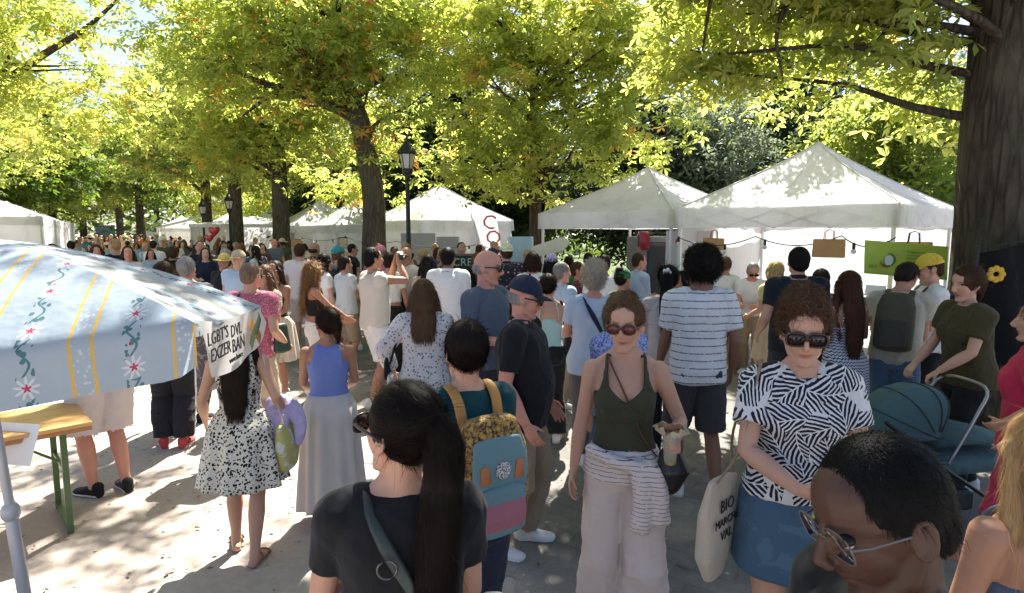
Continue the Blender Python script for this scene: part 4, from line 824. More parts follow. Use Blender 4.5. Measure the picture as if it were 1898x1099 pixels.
# black cloth with a yellow flower by the trunk
p = at(1820, 500, 5.45); r_ = empty('black_banner', (p.x, p.y, 0), R(-12)); tag(r_, 'black cloth banner with a yellow flower stretched in front of the massive trunk', 'banner'); V = []; F = []
for i in range(9):
    for j in range(21): x = -.02 + .64 * j / 20; z = .75 + (1.04 + .16 * j / 20) * i / 8; V.append((x, .03 * math.sin(x * 14 + i * .4), z))
for i in range(8):
    for j in range(20): a = i * 21 + j; F.append((a, a + 1, a + 22, a + 21))
link('cloth', mesh(V, F), fabric('black_cloth', (.006, .006, .008), rough=.95), r_)
MB().add(tube([(-.05, 0, 1.83), (.62, 0, 1.96)], .006, n=6)).build('cord', [IRON], r_, True)
for sx_ in (-.04, .63): MB().add(tube([(sx_, 0.02, 0), (sx_, .02, 1.79 + (sx_ + .38) * .17)], .015, n=8)).build('post', [IRON], r_, True)
mb = MB()
for k in range(8): a = k * math.pi / 4; mb.add(sphere((.09 + math.cos(a) * .05, -.05, 1.60 + math.sin(a) * .05), (.03, .012, .03), 8, 6))
mb.build('flower_emblem', [plain('yellow_ink', (.62, .36, .03))], r_, True)
# heart balloons
for px, py, lb in ((397, 428, 'red heart balloon left of the thin lamp post'), (388, 441, 'deflated red balloon low beside the heart balloon')):
    p = at(px, py, 19); r_ = empty('balloon', (p.x, p.y, 0)); tag(r_, lb, 'balloon', 'red balloons above the crowd'); k = 1 if py < 435 else .8
    th = np.linspace(0, 2 * math.pi, 24, endpoint=False); V = [(16 * math.sin(t) ** 3 * .012 * k, 0, (13 * math.cos(t) - 5 * math.cos(2 * t) - 2 * math.cos(3 * t)) * .012 * k) for t in th]
    VV = [(0, -.07, 0), (0, .07, 0)] + V; FF = [(0, 2 + j, 2 + (j + 1) % 24) for j in range(24)] + [(1, 2 + (j + 1) % 24, 2 + j) for j in range(24)]
    o_ = link('foil', mesh(np.array(VV) + np.array([0, 0, p.z]), FF), plain('red_foil', (.50, .03, .05), .25), r_); MB().add(tube([(0, 0, 1.0), (0, 0, p.z - .2)], .003, n=4)).build('string', [plain('white_string', (.6, .6, .6))], r_)
# festoon lights
def festoon(pts, lb, nb=8):
    r_ = empty('string_lights', pts[0]); tag(r_, lb, 'string lights', 'festoon lights along the stalls'); P = []
    for a, b_ in zip(pts[:-1], pts[1:]):
        for t in np.linspace(0, 1, 9)[:-1]: q = np.array(a) * (1 - t) + np.array(b_) * t; q[2] -= .5 * t * (1 - t); P.append(q - np.array(pts[0]))
    P.append(np.array(pts[-1]) - np.array(pts[0])); MB().add(tube(P, .008, n=5)).build('cable', [IRON], r_, True)
    for j in np.linspace(.4, len(P) - 1.4, nb):
        q = P[int(j)]; o_ = MB().add(tube([q, q - np.array([0, 0, .06])], .020, n=8)).build('socket', [IRON], r_, True); MB().add(sphere(q - np.array([0, 0, .095]), .032, 10, 8)).build('bulb', [GLS], o_, True)
festoon([tuple(at(560, 440, 22)), tuple(at(640, 438, 18)), tuple(at(735, 447, 14.5)), tuple(at(890, 452, 13.5)), tuple(at(960, 452, 12.5))], 'string of bulbs crossing the closed white tent behind the lamp post', 12)
festoon([tuple(at(1258, 440, 8.9)), tuple(at(1400, 438, 8.3)), tuple(at(1560, 437, 7.5)), tuple(at(1660, 440, 7.0))], 'string of bulbs under the valance of the largest tent', 6)
# small posters inside the far stalls
for px, py, d, wd, hg, col, lb in ((602, 442, 24, .55, .5, (.40, .20, .10), 'orange-brown picture hung in the small stall left of the lamp'), (549, 450, 24, .5, .3, (.45, .25, .12), 'small orange picture in the stall behind the tall white shirt'), (636, 450, 21, .3, .4, (.55, .45, .35), 'pale framed picture near the leaning trunk')):
    p = at(px, py, d); r_ = empty('picture', (p.x, p.y, p.z - hg / 2), R(20)); tag(r_, lb, 'picture'); MB().add(box((0, 0, hg / 2), (wd, .03, hg))).build('frame', [WD], r_); MB().add(box((0, -.02, hg / 2), (wd * .86, .01, hg * .84))).build('print', [plain('picture_print', col, var=.5, scale=12)], r_)
# ================================================================ pushchair
TEAL = fabric('teal_hood_cloth', (.060, .115, .125)); st = empty('pushchair', (2.78, 3.92, 0), R(93)); tag(st, 'teal hooded pushchair pushed by the ponytailed person in the olive top', 'pushchair')
# local +Y is the direction of travel (towards the left of the picture)
V = []; F = []; nh, mh = 14, 22
for i in range(nh + 1):
    a = R(-8) + R(118) * i / nh
    for j in range(mh + 1):
        b_ = math.pi * j / mh; x = -math.cos(b_) * .235 * (1 - .10 * abs(math.sin(a * 1.0)) * 0); rr_ = .30 * (math.sin(b_) ** .45); V.append((x, .06 + math.cos(a) * rr_ * 1.12 , .66 + math.sin(a) * rr_ + .004 * math.sin(a * 18)))
for i in range(nh):
    for j in range(mh): a = i * (mh + 1) + j; F.append((a, a + 1, a + mh + 2, a + mh + 1))
link('hood', mesh(V, F), TEAL, st)
for a in (R(-6), R(28), R(62), R(96), R(109)):
    MB().add(tube([(-math.cos(b_) * .237, .06 + math.cos(a) * .30 * (math.sin(b_) ** .45 if b_ > .01 and b_ < 3.13 else 0) * 1.125, .66 + math.sin(a) * .302 * (max(0, math.sin(b_)) ** .45)) for b_ in np.linspace(.02, math.pi - .02, 26)], .0045, n=6)).build('hood_seam', [plain('dark_piping', (.02, .035, .04), .7)], st, True)
MB().add(tube([(0, -.52, .50), (0, -.40, .46), (0, .05, .44), (0, .30, .52), (0, .38, .64)], [(.17, .03), (.20, .07), (.21, .09), (.20, .07), (.18, .03)], n=20, sq=3)).build('carrycot', [TEAL], st, True)
MB().add(tube([(0, -.50, .60), (0, -.30, .63), (0, .02, .60)], [(.16, .03), (.20, .045), (.20, .03)], n=18, sq=3)).build('apron', [TEAL], st, True)
DK = plain('black_frame', (.02, .02, .022), .35, .3); LG = plain('light_metal', (.32, .32, .34), .35, .8)
for sx_ in (-1, 1):
    MB().add(tube([(sx_ * .24, -.45, .16), (sx_ * .25, 0, .46), (sx_ * .24, .42, .78)], .014, n=8)).build('side_frame', [DK], st, True); MB().add(tube([(sx_ * .24, .45, .14), (sx_ * .25, .1, .44)], .014, n=8)).build('strut', [DK], st, True)
    for yy, rr_ in ((-.45, .11), (.45, .15)):
        V, F = tube([(sx_ * .27 - .02, yy, rr_), (sx_ * .27 + .02, yy, rr_)], rr_, n=24, cap=.06, side=(0, 1, 0)); wh = MB().add((V, F)).build('wheel', [plain('tyre_rubber', (.02, .02, .02), .7)], st, True)
        V, F = tube([(sx_ * .27 - .032, yy, rr_), (sx_ * .27 + .032, yy, rr_)], rr_ * .55, n=16, cap=.05, side=(0, 1, 0)); MB().add((V, F)).build('hub', [LG], wh, True)
HB = MB().add(tube(spline([(-.24, -.02, .50), (-.23, -.18, .80), (-.19, -.28, .96), (0, -.30, .99), (.19, -.28, .96), (.23, -.18, .80), (.24, -.02, .50)], 4), .010, n=8)).build('handlebar', [LG], st, True)
MB().add(box((0, 0, .22), (.40, .5, .14), 0, .02)).build('basket', [plain('black_mesh_cloth', (.018, .018, .02))], st)
# ================================================================ people
BLACK, WHITE = (.012, .012, .014), (.72, .71, .69)
SKINC = {}
def ik(a, b, l1, l2, pole):
    a = np.asarray(a, float); b = np.asarray(b, float); d = b - a; L = np.linalg.norm(d); L2 = min(L, (l1 + l2) * .995)
    u = d / max(L, 1e-6); b = a + u * L2
    x = (l1 * l1 - l2 * l2 + L2 * L2) / (2 * L2); h = math.sqrt(max(l1 * l1 - x * x, 0))
    p = np.asarray(pole, float); p = p - u * np.dot(p, u); return a + u * x + nrm(p) * h, b
def rotm(ax, ang): return np.array(Matrix.Rotation(ang, 3, ax))
class Person:
    def __init__(s, px, py, d, yaw=0, sex='f', tone='fair', q=1, lean=0, head=(0, 0, 0), armL=None, armR=None, poleL=None, poleR=None,
                 handL=None, handR=None, legs=((-.09, .03), (.09, -.03)), build=1.0, belly=0, h=None, label='', seed=None, name='person', x=None, group=None, hcap=1.97):
        p = at(px, py, d); s.h = h or min(hcap, p.z); s.loc = Vector((p.x, d, 0)); s.yaw = R(yaw); s.q = q; s.sex = sex; s.tone = tone
        s.S = s.h / 1.75; s.label = label; s.seed = seed if seed is not None else int(px * 7 + py)
        s.g = np.random.default_rng(s.seed)
        f = sex == 'f'; s.f = f; s.build = build
        s.root = empty(name, s.loc, s.yaw); tag(s.root, label, 'person', group)
        s.lean = R(lean); s.vox = {0: .0042, 1: .0062, 2: .0095, 3: .016, 4: .022}[q]
        # torso sections: z, half width, half depth, centre y
        if f: T = [(.84, .150, .098, -.01), (.90, .170, .112, -.012), (.96, .172, .112, -.012), (1.03, .152, .098, -.004), (1.10, .128, .088, .0), (1.17, .130, .090, .0), (1.25, .142, .098, .0), (1.32, .150, .100, -.004), (1.38, .152, .09, -.01), (1.435, .135, .070, -.014), (1.475, .078, .054, -.012), (1.50, .05, .048, -.010)]
        else: T = [(.84, .150, .098, -.01), (.90, .165, .112, -.01), (.96, .166, .110, -.006), (1.03, .158, .106, .0), (1.10, .152, .104, .003), (1.17, .156, .108, .004), (1.25, .168, .114, .002), (1.32, .178, .118, -.002), (1.38, .180, .108, -.008), (1.435, .155, .082, -.012), (1.475, .090, .062, -.012), (1.50, .06, .056, -.010)]
        T = [(z, a * build, b * build + belly * max(0, 1 - abs(z - 1.08) / .2) * .5, y + belly * max(0, 1 - abs(z - 1.08) / .2) * .5) for z, a, b, y in T]
        s.T = T
        sw = (.156 if f else .178) * (1 + (build - 1) * .8); s.sw = sw
        s.hp = s.bend(np.array([0, -.008, 1.535])); s.hyaw, s.hpit, s.hroll = [R(a) for a in head]
        s.HM = rotm('Z', s.hyaw) @ rotm('X', -s.hpit - s.lean * .6) @ rotm('Y', s.hroll) * 1.06; s.HI = np.linalg.inv(s.HM)
        s.arm = {}
        for sd, tg, pole, hd in ((-1, armL, poleL, handL), (1, armR, poleR, handR)):
            S = s.bend(np.array([sd * sw, -.008, 1.418]))
            if tg is None:
                r_ = s.g.uniform()
                if r_ < .45: tg = (sd * (sw + .045 + s.g.uniform(-.01, .02)), .05 + s.g.uniform(-.03, .09), .91)
                elif r_ < .75: tg = (sd * s.g.uniform(.06, .16), .24, s.g.uniform(1.0, 1.12)); pole = (sd * .6, -.7, -.6)
                else: tg = (sd * s.g.uniform(.10, .2), .24, s.g.uniform(1.12, 1.25)); pole = (sd * .5, -.6, -.9)
            pole = pole if pole is not None else (sd * .25, -1, -.15)
            l1, l2 = (.275, .235) if f else (.290, .25)
            E, W = ik(S, tg, l1, l2, pole); s.arm[sd] = (S, E, W, hd or {})
        s.leg = {}
        for sd, (fx, fy) in zip((-1, 1), legs):
            Hj = np.array([sd * .088 * build, -.004, .90]); lift = 0.075 + max(0, -fy - .15) * .45
            K, A = ik(Hj, (fx, fy - .03, lift), .43, .425, (sd * .08, 1, 0)); s.leg[sd] = (Hj, K, A, max(0, -fy - .15) * 2.2)
    def bend(s, p):
        p = np.atleast_2d(np.asarray(p, float)); out = p.copy()
        if s.lean:
            t = np.clip((p[:, 2] - .93) / .3, 0, 1); a = -s.lean * t * t * (3 - 2 * t)
            y, z = p[:, 1], p[:, 2] - .95; m = z > 0
            out[:, 1] = np.where(m, y * np.cos(a) - z * np.sin(a), p[:, 1]); out[:, 2] = np.where(m, y * np.sin(a) + z * np.cos(a) + .95, p[:, 2])
        return out[0] if len(out) == 1 else out
    def hd(s, p): return (np.atleast_2d(p) + np.array([0, .008, .095])) @ s.HM.T + s.hp
    def hinv(s, P): return (P - s.hp) @ s.HI.T - np.array([0, .008, .095])
    def H1(s, VF): return s.hd(VF[0]), VF[1]
    def armchain(s, sd, e=0, f0=0, f1=2, sc_=1):
        S, E, W, _ = s.arm[sd]; b = (.92 if s.f else 1.05) * (1 + (s.build - 1) * .9)
        prof = [(0, .056), (.12, .055), (.3, .049), (.55, .043), (.85, .039), (1, .038), (1.15, .040), (1.35, .041), (1.6, .036), (1.85, .028), (2, .0255)]
        pts = []; rr = []
        ts = [t for t, _ in prof if f0 <= t <= f1]
        if f1 not in ts: ts.append(f1)
        for t in ts:
            r = np.interp(t, [a for a, _ in prof], [b_ for _, b_ in prof]) * b
            p = S + (E - S) * t if t <= 1 else E + (W - E) * (t - 1)
            k = 1.0 if np.isscalar(e) else 1.0
            ee = e if np.isscalar(e) else np.interp(t, [f0, f1], e)
            pts.append(p); rr.append((r + ee) * sc_)
        return pts, rr
    def hand(s, sd):
        S, E, W, h = s.arm[sd]; d = nrm(h.get('dir', W - E)); n = np.asarray(h.get('n', (-sd, .2, 0)), float)
        n = nrm(n - d * np.dot(n, d)); side = nrm(np.cross(d, n)) ; th = -side * sd if np.dot(-side * sd, (0, 1, .3)) > np.dot(side * sd, (0, 1, .3)) else side * sd
        th = h.get('thumb', None) if h.get('thumb', None) is not None else th
        th = nrm(np.asarray(th, float) - d * np.dot(th, d)); th = nrm(th - n * np.dot(th, n)); side = th
        curl = h.get('curl', .38); k = .92 if s.f else 1.02; parts = []
        Wp = W + d * .01
        parts.append(tube([Wp - d * .02, Wp + d * .03 * k, Wp + d * .065 * k, Wp + d * .09 * k], [(.026 * k, .02 * k), (.034 * k, .017 * k), (.040 * k, .0145 * k), (.040 * k, .012 * k)], side=side, n=12, cap=.6))
        for i, (off, ln) in enumerate(((.030, .92), (.0102, 1.0), (-.0102, .95), (-.0295, .76))):
            p = Wp + d * (.088 - abs(off) * .15) * k + side * off * k; a = curl * (1 + .12 * (i - 1.5)) * .7; pts = [p - d * .015]; dd = d + side * off * 1.6; dd = nrm(dd)
            for j, L in enumerate((.040, .026, .020)):
                ca, sa = math.cos(a), math.sin(a); v = dd * ca + n * sa; pts.append(p); p = p + v * L * ln * k; a += curl * (1.0 if j == 0 else .75)
            pts.append(p); parts.append(tube(pts, [.0085 * k, .0088 * k, .0080 * k, .0075 * k, .0062 * k], side=side, n=8))
        b = Wp + d * .018 * k + side * .022 * k; tc = h.get('tc', .5)
        v1 = nrm(d * .75 + side * .65 + n * .35 * tc * 2); v2 = nrm(d * .9 + side * .15 + n * .7 * tc * 2)
        parts.append(tube([b - v1 * .01, b + v1 * .035 * k, b + v1 * .04 * k + v2 * .028 * k, b + v1 * .04 * k + v2 * .05 * k], [.014 * k, .0105 * k, .0092 * k, .0072 * k], n=8))
        return parts
    def grip(s, sd):
        S, E, W, h = s.arm[sd]; d = nrm(h.get('dir', W - E)); n = np.asarray(h.get('n', (-sd, .2, 0)), float); n = nrm(n - d * np.dot(n, d))
        return W + d * .085 + n * .032
    def legchain(s, sd, e=0, f1=2, f0=0):
        Hj, K, A, _ = s.leg[sd]; b = (1.04 if s.f else 1.0) * (1 + (s.build - 1) * .8)
        prof = [(0, .090), (.25, .084), (.5, .074), (.8, .058), (1, .053), (1.12, .052), (1.35, .056), (1.6, .046), (1.85, .035), (2, .035)]
        ts = [t for t, _ in prof if f0 <= t <= f1]
        if f1 not in ts: ts.append(f1)
        pts, rr = [], []
        for t in ts:
            r = np.interp(t, [a for a, _ in prof], [b_ for _, b_ in prof]) * b
            p = Hj + (K - Hj) * t if t <= 1 else K + (A - K) * (t - 1)
            if 1.1 < t < 1.7: p = p + np.array([0, -.012, 0])
            ee = e if np.isscalar(e) else np.interp(t, e[0], e[1])
            pts.append(p); rr.append(r + ee)
        return pts, rr
    def foot(s, sd, e=0, toe=True):
        Hj, K, A, tip = s.leg[sd]; out = sd * .22; d = np.array([math.sin(out) * 1, math.cos(out), -math.sin(min(tip, .9))]); d = nrm(d); z = .028 + (A[2] - .075)
        b = A + np.array([0, -.005, -.045]); up = np.array([0, 0, 1.0])
        P = [b - d * .045, b + d * .03 + up * .012, b + d * .09, b + d * .135 - up * .006, b + d * .175 - up * .010]
        for p in P: p[2] = max(p[2], .022)
        return tube(P, [(.030 + e, .032 + e), (.034 + e, .038 + e), (.042 + e, .026 + e), (.043 + e, .019 + e), (.033 + e, .014 + e)], n=12, cap=.9), P, d
    def body(s, ears=True):
        P = []; T = s.T; pts = s.bend([(0, y, z) for z, a, b, y in T])
        P.append(tube(pts, [(a, b) for z, a, b, y in T], n=24, sq=2.3, cap=.3))
        k = .86 if s.f else 1.0
        hp2 = s.hd(np.array([[0, -.018, -.045]]))[0]; nk = s.bend(np.array([0, -.016, 1.46]))
        P.append(tube([nk, (nk + hp2) / 2, hp2], [.062 * k, .056 * k, .060 * k], n=14))
        for sd in (-1, 1):
            P.append(tube([s.bend(np.array([sd * .115, -.012, 1.437])), s.bend(np.array([sd * .055, -.016, 1.475])), s.bend(np.array([sd * .02, -.02, 1.52]))], [.042 * k, .042 * k, .035 * k], n=10))
            P.append(tube(*s.armchain(sd), n=12)); P += s.hand(sd); P.append(tube(*s.legchain(sd), n=14)); P.append(s.foot(sd)[0])
            Hj, K, A, _ = s.leg[sd]; P.append(tube([A + (K - A) * .1, A + np.array([0, -.01, -.03])], [.036, .034]))
            P.append(sphere(s.bend(np.array([sd * .08, -.065, .915])), (.085 * s.build, .075, .085)))
            if s.f: P.append(sphere(s.bend(np.array([sd * .066, .066 + .01 * s.build, 1.282])), (.066 * s.build, .050, .066)))
            else: P.append(sphere(s.bend(np.array([sd * .08, .06, 1.33])), (.08, .055, .055)))
        fk = .95 if s.f else 1.0
        HP = [sphere((0, -.014, .020), (.076 * fk, .096, .096), 20, 14), sphere((0, .030, -.012), (.059 * fk, .060, .084), 18, 12), sphere((0, .018, .045), (.064 * fk, .066, .060), 16, 10),
              tube([(0, .02, -.045), (0, .055, -.085), (0, .070, -.101)], [(.050 * fk, .05), (.032 * fk, .028), (.019 * fk, .014)], n=14),
              tube([(0, .083, .026), (0, .095, .0), (0, .108, -.022)], [.0075, .0085, .0105], n=10), sphere((0, .098, -.031), (.017, .011, .009), 10, 7)]
        for sd in (-1, 1):
            HP.append(tube([(sd * .054 * fk, -.012, -.03), (sd * (.042 if s.f else .047), .012, -.072), (sd * .014, .060, -.102)], [.020, .018, .015], n=10))
            if ears:
                rg = [(sd * (.076 * fk + .006 * (1 + math.cos(t) * -.6)), -.012 + .015 * math.cos(t) - .006 * math.sin(t), -.006 + .027 * math.sin(t)) for t in np.linspace(0, 2 * math.pi, 12)]
                HP.append(tube(rg, .0048, n=6)); HP.append(sphere((sd * .076 * fk, -.010, -.008), (.009, .014, .024), 8, 6))
        P += [s.H1(h) for h in HP]
        me = remesh(P, s.vox, 3 if s.q < 3 else 1); V = getV(me); L = s.hinv(V)
        col = np.ones((len(V), 4)); col[:, :3] *= 1
        near = np.linalg.norm(L, axis=1) < .17
        if near.any():
            l = L[near]; dy = np.zeros(len(l)); x, y, z = l.T; ax = abs(x); fr = np.clip((y - .02) / .04, 0, 1)
            G = lambda cx, cz, sx, sz, a: a * np.exp(-((ax - cx) / sx) ** 2 - ((z - cz) / sz) ** 2)
            dy += G(.031, .010, .014, .010, -.0085) + G(.030, .030, .022, .007, .0040) + G(.046, -.016, .016, .016, .0035)
            dy += G(0, -.053, .018, .0045, .0065) + G(0, -.066, .015, .0048, .0060) + G(0, -.0595, .024, .002, -.0035) + G(0, -.078, .018, .006, -.0045) + G(0, -.098, .018, .010, .004) + G(0, .06, .05, .03, -.003)
            dy += G(0, .018, .010, .009, -.003)
            D = np.zeros((len(l), 3)); D[:, 1] = dy * fr; V[near] += D @ s.HM.T
            c = np.ones((len(l), 3)); front = y > .055
            def paint(mask, colr, k=1.0):
                kk = (mask * front * k)[:, None]; c[:] = c * (1 - kk) + np.array(colr) * kk
            G1 = lambda cx, cz, sx, sz: np.exp(-(((ax - cx) / sx) ** 2 + ((z - cz) / sz) ** 2) ** 2)
            lipc = (.80, .42, .42) if s.f else (.85, .62, .58)
            paint(G1(0, -.0605, .024, .0105), lipc, .9)
            paint(G1(0, -.060, .022, .0016), (.35, .2, .2), .8)
            paint(G1(.031, .0305 - 0, .018, .0042), getattr(s, 'browc', (.22, .18, .16)), .85)
            paint(G1(.031, .009, .020, .011), (.75, .62, .58), .5)
            paint(G1(.045, -.02, .022, .02), (1.0, .84, .80), .6)
            paint(G1(0, -.028, .016, .012), (1.0, .86, .82), .5)
            if getattr(s, 'stubble', 0):
                beard = (1 / (1 + np.exp((z + .030) / .006))) * (1 - G1(0, -.060, .022, .009)) * np.clip((y + .03) / .03, 0, 1)
                kk = (beard * s.stubble)[:, None]; c[:] = c * (1 - kk) + np.array(getattr(s, 'beardc', (.28, .24, .22))) * kk
            col[near, :3] = c
        setV(me, V * s.S)
        a = me.color_attributes.new('Col', 'FLOAT_COLOR', 'POINT'); a.data.foreach_set('color', col.astype(np.float32).ravel())
        s.bodyo = link('body', me, skin_mat(s.tone), s.root); s.bodyV = V
        return s
    # -------- clothing
    def cloth(s, parts, name, mat, fold=.004, freq=26, vox=None, smooth=4, aniso=(1, 1, .45), label=None, cut=None):
        me = remesh(parts, vox or max(s.vox, .0065) * 1.15, smooth if s.q < 3 else 2); V = getV(me)
        if fold:
            Nn = getN(me); wv = waves(V, s.seed + len(name), freq, aniso)
            V = V + Nn * (fold * 1.5 * np.maximum(-.45, wv + .3 * waves(V, s.seed + 5, freq * 2.3, aniso)))[:, None]
        if cut is not None: V = cut(V)
        setV(me, V * s.S)
        o = link(name, me, mat, s.root)
        if label: o['label'] = label
        return o
    def sect(s, z): return [np.interp(z, [t[0] for t in s.T], [t[i] for t in s.T]) for i in (1, 2, 3)]
    def torso(s, z0, z1, e, flare=0, zflare=.3, ymax=None):
        zs = np.arange(z0, z1 + .001, .045); zs = np.append(zs, z1) if zs[-1] < z1 - .01 else zs
        pts, rr = [], []
        for z in zs:
            a, b, y = s.sect(max(z, .88)); k = flare * max(0, 1 - (z - z0) / zflare)
            if z > 1.44: ee = e * .55
            else: ee = e
            # straight hang: a loose shirt does not follow the waist in
            if e > .014 and z < 1.25:
                a2, b2, y2 = s.sect(1.27); a = a * .45 + max(a, a2) * .55; b = b * .45 + max(b, b2) * .55
            pts.append((0, y, z)); rr.append((a + ee + k, b + ee + k))
        return tube(s.bend(pts), rr, n=26, sq=2.4, cap=.18)
    def bustp(s, e):
        return [sphere(s.bend(np.array([sd * .066, .066 + .01 * s.build, 1.282])), np.array((.066 * s.build, .050, .066)) + e) for sd in (-1, 1)] + [sphere(s.bend(np.array([0, .07, 1.285])), (.06, .044 + e, .05 + e)), tube(s.bend([(-.07, .07, 1.22), (.07, .07, 1.22)]), .04 + e)] if s.f else [sphere(s.bend(np.array([sd * .08, .055, 1.33])), np.array((.08, .055, .055)) + e * .8) for sd in (-1, 1)]
    def top(s, mat, sleeve=.55, hem=.92, neck=1.478, e=.014, flare=.01, name='shirt', fold=.005, collar=None, se=.014, label=None):
        P = [s.torso(hem, neck, e, flare)] + s.bustp(e)
        for sd in (-1, 1):
            P.append(tube([s.bend(np.array([sd * s.sw * .95, -.008, 1.425])), s.bend(np.array([sd * .09, -.012, 1.458])), s.bend(np.array([sd * .06, -.014, 1.468]))], [.048 + e * .8, .034 + e, .028 + e * .6], n=12))
            if sleeve > 0:
                pts, rr = s.armchain(sd, (e, se), 0, sleeve); P.append(tube(pts, rr, n=14, cap=.12)); P.append(sphere(pts[0] + np.array([0, 0, -.004]), rr[0] * 1.0 + .002))
        if s.q <= 3 and hem < .95:
            P.append(sphere(s.bend(np.array([0, -.062, .93])), (.155 * s.build + e, .075 + e, .08)))
        o = s.cloth(P, name, mat, fold, label=label)
        if collar:
            P = []
            k = .9 if s.f else 1.06
            rg = [s.bend(np.array([math.sin(t) * .066 * k, -.012 + math.cos(t) * .062 * k, 1.492 - .016 * math.cos(t)])) for t in np.linspace(.35, 2 * math.pi - .35, 18)]
            P.append(tube(rg, [(.007, .022)] * 18, side=np.array([nrm(np.array([math.sin(t), math.cos(t), 0])) for t in np.linspace(.35, 2 * math.pi - .35, 18)]), n=8))
            for sd in (-1, 1):
                P.append(tube([s.bend(np.array([sd * .028, .055, 1.478])), s.bend(np.array([sd * .052, .075, 1.445]))], [(.022, .007), (.012, .005)], n=8))
            me = remesh(P, .005, 2); setV(me, getV(me) * s.S); link('collar', me, collar, o)
        return o
    def tank(s, mat, hem=.98, topz=1.33, e=.009, strap=.018, sx=.082, name='tank_top', fold=.0025, back=None, vneck=.0, flare=.0):
        P = [s.torso(hem, topz - .03, e, flare)] + s.bustp(e)
        a0, b0, y0 = s.sect(topz - .03); a1, b1, y1 = s.sect(topz + .03)
        P.append(tube(s.bend([(0, y0, topz - .05), (0, y0, topz - .02), (0, y1, topz + .015), (0, y1, topz + .04)]), [(a0 + e, b0 + e), (a0 * .93 + e, b0 + e), (a1 * .76 + e, b1 + e), (a1 * .64, b1 + e)], n=24, cap=.1))
        for sd in (-1, 1):
            fx = sx * (1.0)
            pts = [(sd * (fx + .01), .085, 1.30), (sd * fx, .092, 1.375), (sd * (fx - .004), .062, 1.44), (sd * (fx - .008), -.010, 1.487), (sd * (fx - .004), -.078, 1.445), (sd * (back or fx + .012), -.098, 1.36), (sd * (back or fx + .015), -.092, 1.30)]
            sp = s.bend(spline(pts, 4)); sd3 = np.tile((1., 0, 0), (len(sp), 1))
            P.append(tube(sp, [(strap + vneck * (abs(i / (len(sp) - 1) - .5) * 2) ** 3, .011) for i in range(len(sp))], side=sd3, n=10, cap=.3))
        def vcut(V):
            ax = np.abs(V[:, 0]); lim = np.where((V[:, 1] > .02) & (ax < sx - .004), topz - .062 + ax * .95, 9.); V = V.copy(); V[:, 2] = np.minimum(V[:, 2], lim); return V
        return s.cloth(P, name, mat, fold, smooth=9, cut=vcut if vneck else None)
    def pants(s, mat, f1=1.95, e=((0, .6, 1, 2), (.012, .02, .024, .03)), waist=1.02, name='trousers', fold=.005, we=.012, freq=22):
        P = [s.torso(.84, waist, we)]
        for sd in (-1, 1):
            pts, rr = s.legchain(sd, e, f1); P.append(tube(pts, rr, n=18, cap=.1))
            P.append(sphere((sd * .078, -.062, .915), (.092 * s.build, .082, .09)))
        return s.cloth(P, name, mat, fold, freq, aniso=(.6, .6, 1.0))
    def skirt(s, mat, z0=1.06, z1=.5, r1=.26, ple=.012, npl=14, name='skirt', rz=None, ovr=1.0, sway=0):
        n = 160 if s.q < 2 else 96; m = 26; th = np.linspace(0, 2 * math.pi, n, endpoint=False); V = []
        g = s.g; ph = g.uniform(0, 6, 3)
        for i in range(m):
            t = i / (m - 1); z = z0 + (z1 - z0) * t; a, b, y = s.sect(max(z, .9)); a += .017; b += .019
            if z < 1.0: b += .035 * min(1, (1.0 - z) / .08)
            k = t ** .85; A = a * (1 - k) + max(r1, a) * k; B = b * (1 - k) + max(r1 * .82 * ovr, b) * k
            if z < .92: A = max(A, a * .98); B = max(B, b)
            w_ = (np.sin(th * npl + ph[0] + .6 * np.sin(th * 3 + ph[1])) * .6 + np.sin(th * (npl * .6) + ph[2] + t) * .4) * ple * (t ** .7) * 1.6
            yc = y + (-.02 if z < 1 else 0); x = np.cos(th) * (A + w_) + sway * t; yy = yc + np.sin(th) * (B + w_)
            V.append(np.stack([x, yy, np.full(n, z) + .01 * np.sin(th * 2 + ph[1]) * t], 1))
        V = np.vstack(V); V = s.bend(V); F = []
        for i in range(m - 1):
            for j in range(n): F.append((i * n + (j + 1) % n, i * n + j, (i + 1) * n + j, (i + 1) * n + (j + 1) % n))
        V = np.vstack([V, V * np.array([.985, .985, 1])]); K = m * n
        F += [tuple(K + i for i in reversed(f)) for f in F]
        for j in range(n):
            F.append(((m - 1) * n + j, K + (m - 1) * n + j, K + (m - 1) * n + (j + 1) % n, (m - 1) * n + (j + 1) % n)); F.append((j, (j + 1) % n, K + (j + 1) % n, K + j))
        return link(name, mesh(V * s.S, np.array(F)), mat, s.root)
